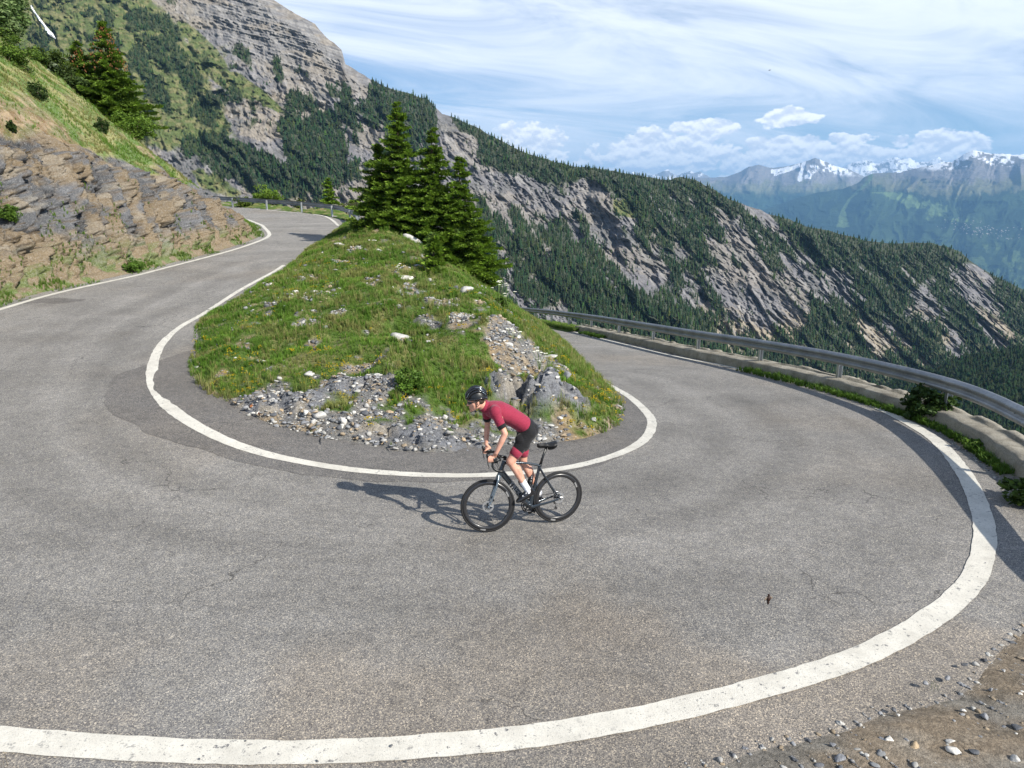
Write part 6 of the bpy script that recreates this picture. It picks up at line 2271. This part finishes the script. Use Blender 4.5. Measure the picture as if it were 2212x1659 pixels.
bar.tube([(.848, -.19, .925), (.848, -.10, .925), (.848, 0, .925), (.848, .10, .925), (.848, .19, .925)], .0145, 12, up=(1, 0, 0), ell=(1.3, .8))
for sg in (-1, 1):
    bar.tube([(.848, sg * .165, .925), (.856, sg * .195, .925), (.885, sg * .207, .926), (.925, sg * .208, .920), (.950, sg * .209, .895), (.953, sg * .211, .865), (.935, sg * .213, .832), (.90, sg * .215, .808), (.86, sg * .217, .798), (.815, sg * .218, .796)], [.0155] * 10, 12)
bb_ = bar.build('bar', C_BLACK, hb_); apply_s(bb_)
for sg in (-1, 1):
    hd_ = MB()
    hd_.tube([(.900, sg * .208, .932), (.940, sg * .206, .940), (.975, sg * .202, .950), (1.000, sg * .200, .968), (1.012, sg * .199, .990), (1.010, sg * .199, 1.002)], [.017, .0185, .0175, .017, .0165, .011], 12, ell=(.9, 1.2))
    apply_s(hd_.build('hood', C_BLACK, hb_))
    lv = MB(); lv.tube([(.995, sg * .200, .962), (1.012, sg * .203, .935), (1.008, sg * .208, .885), (.995, sg * .213, .850), (1.004, sg * .216, .832)], [.009, .009, .008, .007, .004], 8, ell=(1.3, .6))
    apply_s(lv.build('brake_lever', C_GLOSS, hb_))
cb = MB()
cb.tube([(.93, .19, .935), (.90, .09, .885), (.84, .02, .80), (.826, .0, .73)], .003, 6); cb.tube([(.93, -.19, .935), (.91, -.09, .88), (.85, -.02, .79), (.826, .0, .73)], .003, 6)
cb.build('cable', C_BLACK, bike)
# lettering along the down tube
tcu = bpy.data.curves.new('lettering', 'FONT'); tcu.body = 'TREK'; tcu.size = .088; tcu.extrude = .0008; tcu.space_character = 1.08; tcu.align_x = 'CENTER'; tcu.align_y = 'CENTER'
tcu.offset = .0035
tmp_ = bpy.data.objects.new('lettering', tcu); sc.collection.objects.link(tmp_)
tme = bpy.data.meshes.new_from_object(tmp_.evaluated_get(bpy.context.evaluated_depsgraph_get()))
bpy.data.objects.remove(tmp_)
to = bpy.data.objects.new('lettering', tme); sc.collection.objects.link(to); to.parent = bike
tme.materials.clear(); tme.materials.append(C_TEXT)
p0, p1 = Vector((.745, .0305, .665)), Vector((.47, .0305, .338))
xd = (p1 - p0).normalized(); yd = Vector((0, 1, 0)); zd = xd.cross(yd)
Mx = Matrix((xd, (yd.cross(xd)), yd)).transposed().to_4x4(); Mx.translation = p0 + (p1 - p0) * .44
tme.transform(Mx)
# lights-out rim lettering bars
for a0 in (2.55, -1.45):
    for (cx_, st_) in ((0., False), (FH[0], True)):
        V, Fl = [], []
        for i in range(9):
            a = a0 + i * .03
            for r_ in (.276, .296): V.append((cx_ + r_ * math.cos(a), .0155, HZ + r_ * math.sin(a)))
        for i in range(8): Fl.append((i * 2, i * 2 + 1, i * 2 + 3, i * 2 + 2))
        m_ = MB(); m_.add(V, Fl)
        if st_: m_.xform(lambda v: S_(v))
        m_.build('rim_decal', C_TEXT, bike, False)


def free_thing(name, label, cat):
    o = empty(name, bike.location); o.rotation_euler = bike.rotation_euler
    return tag(o, label, cat)


for nm_, a_p, b_p, lab in (('down', (.655, 0, .585), (.555, 0, .450), 'black drinking bottle in the cage on the down tube'), ('seat', (.345, 0, .44), (.300, 0, .62), 'black drinking bottle in the cage on the seat tube')):
    bt = free_thing('water_bottle', lab, 'bottle')
    A, B = np.array(a_p), np.array(b_p)
    if nm_ == 'down': A, B = np.array((.49, 0, .425)), np.array((.600, 0, .555)); off_ = np.array((-.052, 0, .046))
    else: A, B = np.array((.375, 0, .43)), np.array((.325, 0, .60)); off_ = np.array((.066, 0, .018))
    d = (B - A); A2, B2 = A + off_, B + off_
    mb = MB(); mb.tube([A2, A2 + d * .1, A2 + d * .55, A2 + d * .62, A2 + d * .7, A2 + d * .9], [.033, .036, .036, .032, .036, .035], 18)
    mb.build('bottle_body', C_BLACK, bt)
    mb = MB(); mb.tube([A2 + d * .9, A2 + d * 1.0, A2 + d * 1.08, A2 + d * 1.1, A2 + d * 1.2], [.034, .030, .016, .013, .011], 16); mb.build('cap', C_DARKM, bt)
cg = MB()
for (A, off_) in ((np.array((.49, 0, .425)), np.array((-.052, 0, .046))), (np.array((.375, 0, .43)), np.array((.066, 0, .018)))):
    dd = (np.array((.110, 0, .130)) if off_[0] < 0 else np.array((-.05, 0, .17)))
    for t in (.25, .6):
        c_ = A + off_ + dd * t; pts = []
        dn = dd / np.linalg.norm(dd); e1 = np.cross(dn, (0, 1, 0))
        for a in np.linspace(0, 2 * math.pi, 21): pts.append(c_ + .038 * (math.cos(a) * e1 + math.sin(a) * np.array((0, 1, 0))))
        cg.tube(pts, .003, 5)
cg.build('bottle_cage', C_BLACK, bike)
sbag = free_thing('saddle_bag', 'small black bag strapped under the bicycle saddle', 'bag')
mb = MB(); mb.ell((.092, 0, .975), (.062, .036, .036), (0, .25, 0)); mb.ell((.125, 0, .965), (.04, .03, .026), (0, .3, 0)); mb.remeshed('pouch', C_SADDLE, sbag, .004, 3)
mb = MB(); mb.tube([(.10, -.037, .97), (.10, -.030, 1.004), (.10, .030, 1.004), (.10, .037, .97)], .004, 6); mb.build('strap', C_BLACK, sbag)

# --------------------------------------------------------------- the rider
rider = free_thing('person', 'cyclist in crimson jersey and black shorts standing on the pedals of the road bicycle', 'person')


def jp(s):          # joints; s = +1 left (towards the camera), -1 right
    if s > 0: return dict(hip=(.465, .088, 1.200), knee=(.722, .105, .882), ank=(.478, .118, .512), sh=(.955, .175, 1.490), el=(.858, .262, 1.262), wr=(.955, .222, 1.040))
    return dict(hip=(.465, -.088, 1.180), knee=(.470, -.100, .800), ank=(.222, -.118, .372), sh=(.950, -.175, 1.475), el=(.905, -.262, 1.245), wr=(.930, -.235, 1.010))


def mixp(a, b, t): return tuple(a[i] + (b[i] - a[i]) * t for i in range(3))


HC = np.array((1.145, 0., 1.590))          # head centre
HT = R(10)                                 # forward tilt
HY = R(-8)                                 # turned a little towards the inside of the bend


def hp(x, y, z):
    v = Euler((0, HT, HY)).to_matrix() @ Vector((x, y, z))
    return (HC[0] + v.x, HC[1] + v.y, HC[2] + v.z)


def bez(pts, rad, mb, n=12, ell=None):
    mb.tube(pts, rad, n, ell=ell)


body = MB()
# torso: pelvis, waist, rib cage
body.ell((.475, 0, 1.235), (.120, .158, .118), (0, -.5, 0))
body.ell((.415, .065, 1.215), (.078, .078, .085)); body.ell((.415, -.065, 1.205), (.078, .078, .085))
body.ell((.60, 0, 1.325), (.120, .138, .092), (0, -.55, 0))
body.ell((.73, 0, 1.400), (.135, .152, .100), (0, -.42, 0))
body.ell((.86, 0, 1.450), (.135, .170, .108), (0, -.32, 0))
body.ell((.955, 0, 1.485), (.080, .150, .080), (0, -.3, 0))
for s in (1, -1):
    J = jp(s)
    body.ell(J['sh'], (.066, .058, .066))
    body.cap(mixp(J['sh'], (.9, 0, 1.47), .25), J['sh'], .066, .058)
    body.cap(J['sh'], J['el'], .047, .037); body.ell(mixp(J['sh'], J['el'], .42), (.046, .042, .07), (0, -.4, 0))
    body.cap(J['el'], mixp(J['el'], J['wr'], .35), .037, .038); body.cap(mixp(J['el'], J['wr'], .35), J['wr'], .038, .0245)
    body.ell(J['hip'], (.095, .088, .10))
    body.cap(J['hip'], J['knee'], .088, .056); body.ell(mixp(J['hip'], J['knee'], .35), (.088, .082, .11), (0, .6 if s > 0 else 0, 0))
    body.ell(J['knee'], (.056, .052, .058))
    body.cap(J['knee'], J['ank'], .050, .034)
    k_, a_k = np.array(J['knee']), np.array(J['ank'])
    ax_ = (a_k - k_) / np.linalg.norm(a_k - k_); backv = np.array((-ax_[2], 0, ax_[0])); backv = backv if backv[0] < 0 else -backv
    cc_ = k_ + (a_k - k_) * .30 + backv * .026
    body.cap(tuple(cc_), tuple(k_ + (a_k - k_) * .62 + backv * .010), .049, .036)
    body.ell(J['ank'], (.037, .034, .037))
# neck and head
body.cap((1.000, 0, 1.500), hp(-.035, 0, -.035), .064, .057)
body.ell(hp(-.006, 0, .045), (.098, .077, .092), (0, HT, HY))
body.ell(hp(.030, 0, -.020), (.066, .062, .070), (0, HT, HY))
body.ell(hp(.050, 0, -.062), (.046, .046, .040), (0, HT + .3, HY))
body.ell(hp(.078, 0, -.092), (.020, .022, .017), (0, HT, HY))              # chin
body.cap(hp(-.01, .050, -.055), hp(.060, .030, -.085), .016, .013); body.cap(hp(-.01, -.050, -.055), hp(.060, -.030, -.085), .016, .013)
body.ell(hp(.082, 0, .022), (.018, .045, .016), (0, HT, HY))              # brow
body.cap(hp(.090, 0, .012), hp(.113, 0, -.022), .0075, .0125, 10); body.ell(hp(.103, 0, -.026), (.013, .017, .009))
body.ell(hp(.084, 0, -.053), (.017, .024, .0075), (0, HT, HY)); body.ell(hp(.081, 0, -.066), (.016, .021, .0075), (0, HT, HY))   # lips
for s in (1, -1):
    body.ell(hp(.062, s * .040, -.012), (.020, .017, .018))
    body.ell(hp(-.010, s * .077, -.004), (.019, .008, .031), (s * .25, HT + .15, HY + s * -.35)); body.ell(hp(-.010, s * .078, -.026), (.011, .007, .012))


def hand(mb, s):
    """palm over the hood, four fingers round it, thumb inside"""
    J = jp(s); w = np.array(J['wr'])
    H = lambda x, y, z: np.array(S_((x, s * y, z)))
    palm = [w, H(.925, .205, .975), H(.960, .206, .965), H(.985, .204, .968)]
    mb.tube([tuple(p) for p in palm], [.025, .030, .031, .022], 12, ell=[(1.15, .75)] * 4)
    mb.ell(tuple(H(.950, .208, .972)), (.036, .036, .020))
    for i, (x0, ln) in enumerate(((1.000, .9), (.982, 1.), (.963, .97), (.945, .82))):
        r_ = .0098 - .0006 * i
        pts = [H(x0 - .012, .222, .978), H(x0 + .004, .240, .965), H(x0 + .010, .243, .940), H(x0 + .006, .232, .940 - .022 * ln), H(x0 - .004, .212, .935 - .028 * ln)]
        mb.tube([tuple(p) for p in pts], [r_ * 1.12, r_ * 1.1, r_, r_ * .95, r_ * .75], 8)
    th = [H(.930, .190, .975), H(.958, .172, .968), H(.982, .168, .955), H(.998, .174, .943)]
    mb.tube([tuple(p) for p in th], [.0155, .0135, .0115, .009], 8)


for s in (1, -1): hand(body, s)
bodyo = body.remeshed('body', C_SKIN, rider, .0052, 5, .45)

# jersey
js = MB()
js.tube([(.500, 0, 1.262), (.55, 0, 1.300), (.63, 0, 1.350), (.73, 0, 1.408), (.84, 0, 1.452), (.93, 0, 1.480), (.985, 0, 1.496), (1.012, 0, 1.505), (1.036, 0, 1.518)], [.118, .118, .117, .120, .122, .108, .090, .074, .070], 30, ell=[(1.31, .93), (1.27, .92), (1.26, .92), (1.31, .95), (1.42, .99), (1.55, .93), (1.3, .9), (.96, .95), (.93, .97)])
js.ell((.955, 0, 1.485), (.088, .158, .088), (0, -.3, 0)); js.ell((.70, 0, 1.345), (.10, .115, .070), (0, -.5, 0))
for s in (1, -1):
    J = jp(s)
    e_ = mixp(J['sh'], J['el'], .60)
    js.ell(J['sh'], (.077, .068, .077)); js.cap(mixp(J['sh'], (.9, 0, 1.47), .6), J['sh'], .086, .073)
    js.tube([mixp((.86, 0, 1.47), J['sh'], .5), mixp((.9, 0, 1.47), J['sh'], .85), J['sh'], mixp(J['sh'], J['el'], .25), e_], [.075, .070, .064, .0595, .0545], 20)
js.tube([(1.012, 0, 1.505), (1.046, 0, 1.528), (1.060, 0, 1.538)], [.073, .0675, .0665], 24)
jersey = js.remeshed('jersey', C_JERSEY, rider, .0055, 5, .4)
for s in (1, -1):
    J = jp(s); cf = MB()
    cf.tube([mixp(J['sh'], J['el'], .585), mixp(J['sh'], J['el'], .60), mixp(J['sh'], J['el'], .76), mixp(J['sh'], J['el'], .765)], [.050, .0560, .0525, .046], 22)
    cf.build('sleeve_band', C_LYCRA, jersey)
# shorts
sh = MB()
sh.ell((.475, 0, 1.235), (.127, .166, .125), (0, -.5, 0))
sh.ell((.413, .065, 1.215), (.085, .085, .092)); sh.ell((.413, -.065, 1.205), (.085, .085, .092))
sh.ell((.565, 0, 1.300), (.085, .146, .098), (0, -.55, 0))
for s in (1, -1):
    J = jp(s)
    sh.ell(J['hip'], (.102, .095, .106)); sh.ell(mixp(J['hip'], J['knee'], .35), (.094, .088, .116), (0, .6 if s > 0 else 0, 0))
    sh.tube([mixp(J['hip'], J['knee'], 0), mixp(J['hip'], J['knee'], .3), mixp(J['hip'], J['knee'], .62)], [.096, .089, .0755], 26)
shorts = sh.remeshed('shorts', C_LYCRA, rider, .0055, 5, .4)
for s in (1, -1):
    J = jp(s); bd_ = MB()
    bd_.tube([mixp(J['hip'], J['knee'], .60), mixp(J['hip'], J['knee'], .61), mixp(J['hip'], J['knee'], .82), mixp(J['hip'], J['knee'], .825)], [.070, .0765, .0700, .062], 26)
    bd_.build('leg_band', C_BAND, shorts)
# socks and shoes
for s in (1, -1):
    J = jp(s); k_, a_k = J['knee'], J['ank']
    mb = MB(); mb.tube([mixp(k_, a_k, .66), mixp(k_, a_k, .67), mixp(k_, a_k, .86), a_k, (a_k[0] + .005, a_k[1], a_k[2] - .03)], [.030, .0435, .0405, .0415, .036], 20)
    mb.ell(a_k, (.043, .039, .043)); mb.remeshed('sock', C_SOCK, rider, .004, 3)
    P = np.array(pedal_pos[s]); a_k = np.array(a_k)
    th = (R(-20) if s > 0 else R(-42))       # sole pitch: toes down
    fx, fz = np.array((math.cos(th), 0, math.sin(th))), np.array((-math.sin(th), 0, math.cos(th)))
    B0 = P + fz * .026; B0[1] = s * .120
    q = lambda x, y, z: tuple(B0 + fx * x + fz * z + np.array((0, y, 0)))
    mb = MB()
    mb.tube([q(-.185, 0, .030), q(-.165, 0, .034), q(-.11, 0, .036), q(-.03, 0, .034), q(.04, s * -.003, .026), q(.078, s * -.006, .017), q(.092, s * -.008, .013)], [.018, .033, .036, .041, .041, .029, .013], 18, ell=[(.9, 1.), (.95, 1.15), (.92, 1.1), (1.05, .82), (1.12, .62), (1.15, .55), (1, .6)])
    mb.tube([q(-.150, 0, .035), q(-.140, 0, .070), q(-.132, 0, .092)], [.038, .037, .036], 16)
    mb.tube([q(-.12, 0, .075), q(-.06, 0, .056), q(0, 0, .042)], [.034, .033, .030], 12)
    shoe = mb.remeshed('shoe', C_GLOSS, rider, .004, 3)
    so_ = MB(); so_.tube([q(-.182, 0, .004), q(-.11, 0, .0), q(-.03, 0, .0), (q(.04, s * -.003, -.001)), q(.088, s * -.008, .006)], [.028, .026, .037, .038, .018], 14, ell=(1.0, .16)); so_.box(q(-.0, 0, -.012), (.05, .03, .012), (0, -th, 0)); so_.build('sole', C_DARKM, shoe)
    dl = MB()
    for (x_, z_) in ((-.055, .076), (-.005, .062)): dl.ell(q(x_, s * .030, z_ - .008), (.011, .006, .011))
    dl.build('dial', C_STEELB, shoe)
# helmet
hl = empty('helmet', (0, 0, 0), 0, rider)
mb = MB()
V, Fl = [], []
nu, nv_ = 40, 16
for i in range(nv_ + 1):
    th = R(2) + (R(98) - R(2)) * i / nv_
    for j in range(nu):
        ph = 2 * math.pi * j / nu
        x_ = math.sin(th) * math.cos(ph); y_ = math.sin(th) * math.sin(ph); z_ = math.cos(th)
        back_ = max(0, -x_)
        front_ = max(0, x_)
        V.append(hp(-.012 + x_ * (.128 + .012 * back_), y_ * .098, .044 + z_ * .116 + (-.026 * back_ ** 2 + .010 * front_) * (1 - z_)))
for i in range(nv_):
    for j in range(nu): Fl.append((i * nu + j, (i + 1) * nu + j, (i + 1) * nu + (j + 1) % nu, i * nu + (j + 1) % nu))
mb.add(V, Fl); mb.add([hp(-.012, 0, .155)], [])
b_i = len(mb.V) - 1
for j in range(nu): mb.F.append((b_i, j, (j + 1) % nu))
mb.build('shell', C_BLACK, hl)
rb = MB()
for yy in (-.078, -.052, -.026, 0, .026, .052, .078):
    pts, rad = [], []
    for t in np.linspace(-1.25, 1.45, 26):
        x_, z_ = math.sin(t), math.cos(t)
        k = math.sqrt(max(.05, 1 - (yy / .108) ** 2))
        back_ = max(0, -x_)
        pts.append(hp(-.012 + x_ * (.133 + .012 * back_) * (.55 + .45 * k), yy * (1 + .22 * z_ - .12 * abs(x_)), .044 + z_ * .121 * k - .026 * back_ ** 2 * (1 - z_))); rad.append(.0105 * (1 - .45 * abs(t / 1.45) ** 2))
    rb.tube(pts, rad, 8, ell=(.95, .9))
for z_ in (.2, .5):
    pass
rb.ring((0, 0, 0), .1, .008, 48, 8)
n0 = len(rb.V) - 48 * 8
for i in range(n0, len(rb.V)):
    x_, y_, z_ = rb.V[i]
    rb.V[i] = hp(-.012 + x_ * 1.30, z_ * 1.00, .044 + y_ * 1.3 - .026 * max(0, -x_ / .1) ** 2 + .008 * max(0, x_ / .1))
rb.build('rib', C_GLOSS, hl)
for s in (1, -1):
    for (t0, t1, yy) in ((-.95, -.2, .066), (-1.15, -.55, .083), (.75, 1.3, .06), (-.7, .1, .040)):
        pts = []; gr = MB()
        for t in np.linspace(t0, t1, 8):
            x_, z_ = math.sin(t), math.cos(t); k = math.sqrt(max(.05, 1 - (yy / .108) ** 2)); back_ = max(0, -x_)
            pts.append(hp(-.012 + x_ * .140 * (.55 + .45 * k), s * yy * (1.14 + .16 * z_), .047 + z_ * .125 * k - .026 * back_ ** 2 * (1 - z_)))
        gr.tube(pts, [.001, .004, .0045, .0045, .0045, .0045, .004, .001], 6, ell=(.8, .8))
        gr.build('accent_stripe', C_FORK, hl)
stp = MB()
for s in (1, -1):
    stp.tube([hp(.035, s * .090, .035), hp(.018, s * .082, -.045), hp(.030, s * .050, -.098), hp(.036, 0, -.112)], .0065, 6, ell=(1, .5))
    stp.tube([hp(-.055, s * .088, .020), hp(-.010, s * .086, -.040), hp(.018, s * .082, -.045)], .005, 6, ell=(1, .5))
stp.ell(hp(.030, .04, -.104), (.016, .010, .012))
stp.build('chin_strap', C_BLACK, hl)
gl = MB()
gl.tube([hp(.070, .062, .008), hp(.096, .036, .004), hp(.108, 0, .002), hp(.096, -.036, .004), hp(.070, -.062, .008)], [.012, .017, .014, .017, .012], 10, ell=[(.35, 1.)] * 5)
for s in (1, -1): gl.tube([hp(.070, s * .064, .012), hp(.02, s * .079, .016), hp(-.02, s * .082, .010)], .0035, 6)
gl.build('sunglasses', C_GLOSS, rider)
hr = MB()
hr.ell(hp(-.052, 0, -.005), (.058, .068, .052), (0, HT + .35, HY)); hr.ell(hp(-.012, .070, .020), (.024, .012, .030), (0, .2, 0)); hr.ell(hp(-.012, -.070, .020), (.024, .012, .030), (0, .2, 0))
hr.remeshed('hair', plain('dark_brown_hair', (.045, .026, .016), .7, .3, var=.5, scale=140), rider, .004, 2)

# rider, frame and fittings measured against the wheels: a taller frame size
XS = .95


def taller(o, k=1.07):
    for c in o.children:
        if c.name.startswith('wheel'):
            if any(g.name.startswith('tyre') and g.data.vertices[0].co.x > .5 for g in c.children): c.location.x = FH[0] * (XS - 1)
            continue
        if c.type == 'MESH':
            n = len(c.data.vertices); co = np.empty(n * 3); c.data.vertices.foreach_get('co', co); co = co.reshape(-1, 3)
            co[:, 2] = .34 + (co[:, 2] - .34) * k; co[:, 0] *= XS
            c.data.vertices.foreach_set('co', co.ravel()); c.data.update()
        taller(c, k)


for o in list(sc.objects):
    if o.parent is None and o.name.split('.')[0] in ('bicycle', 'person', 'water_bottle', 'saddle_bag'): taller(o)

# flying insect close to the lens and a bird far off
def at_cam(px, py, d):
    u, f, dn = ray(px, py); return (float(u) * d, float(f) * d, CAMZ + float(dn) * d)


ins_ = empty('flying_insect', at_cam(1660, 1293, 1.05), .4)
mb = MB(); mb.ell((0, 0, 0), (.0036, .0030, .0046)); mb.ell((0, 0, .0058), (.0018, .0018, .0018)); mb.ell((0, 0, -.006), (.0018, .0018, .0035)); mb.build('body', plain('insect_brown', (.03, .012, .008), .6, .3), ins_)
mb = MB()
for s in (1, -1): mb.ell((s * .0042, 0, .001), (.0042, .0004, .0018), (0, s * .5, 0))
mb.build('wing', plain('insect_wing', (.18, .14, .11), .5, .4), ins_)
tag(ins_, 'small dark brown insect hovering in front of the road surface', 'insect')
brd = empty('bird', at_cam(1662, 152, 120.), .3)
mb = MB(); mb.ell((0, 0, 0), (.16, .055, .05)); mb.ell((.17, 0, .02), (.05, .035, .035)); mb.build('body', C_DARKM, brd)
mb = MB()
for s in (1, -1): mb.add([(.06, s * .03, .02), (-.06, s * .03, .02), (-.03, s * .34, .10), (.05, s * .34, .10), (.06, s * .03, .03), (-.06, s * .03, .03), (-.03, s * .34, .11), (.05, s * .34, .11)], [(0, 1, 2, 3), (7, 6, 5, 4), (0, 4, 5, 1), (1, 5, 6, 2), (2, 6, 7, 3), (3, 7, 4, 0)])
mb.build('wing', C_DARKM, brd)
tag(brd, 'tiny dark bird gliding high in the pale sky', 'bird')
# ================================================================== air
hz = bpy.data.materials.new('haze'); hz.use_nodes = True
ht = hz.node_tree; ht.nodes.clear()
ho = ht.nodes.new('ShaderNodeOutputMaterial'); hv = ht.nodes.new('ShaderNodeVolumePrincipled')
hv.inputs['Color'].default_value = (.28, .58, 1.0, 1)
hv.inputs['Density'].default_value = 2.8e-5
hv.inputs['Anisotropy'].default_value = 0.1
ht.links.new(hv.outputs[0], ho.inputs['Volume'])
hz.cycles.homogeneous_volume = True
s = 60000.
vb = [(x, y, z) for x in (-s, s) for y in (-s, s) for z in (-2501., 2800.)]
fb = [(0, 1, 3, 2), (4, 6, 7, 5), (0, 4, 5, 1), (2, 3, 7, 6), (0, 2, 6, 4), (1, 5, 7, 3)]
tag(mesh_np('haze', np.array(vb), fb, False, hz), kind='stuff')
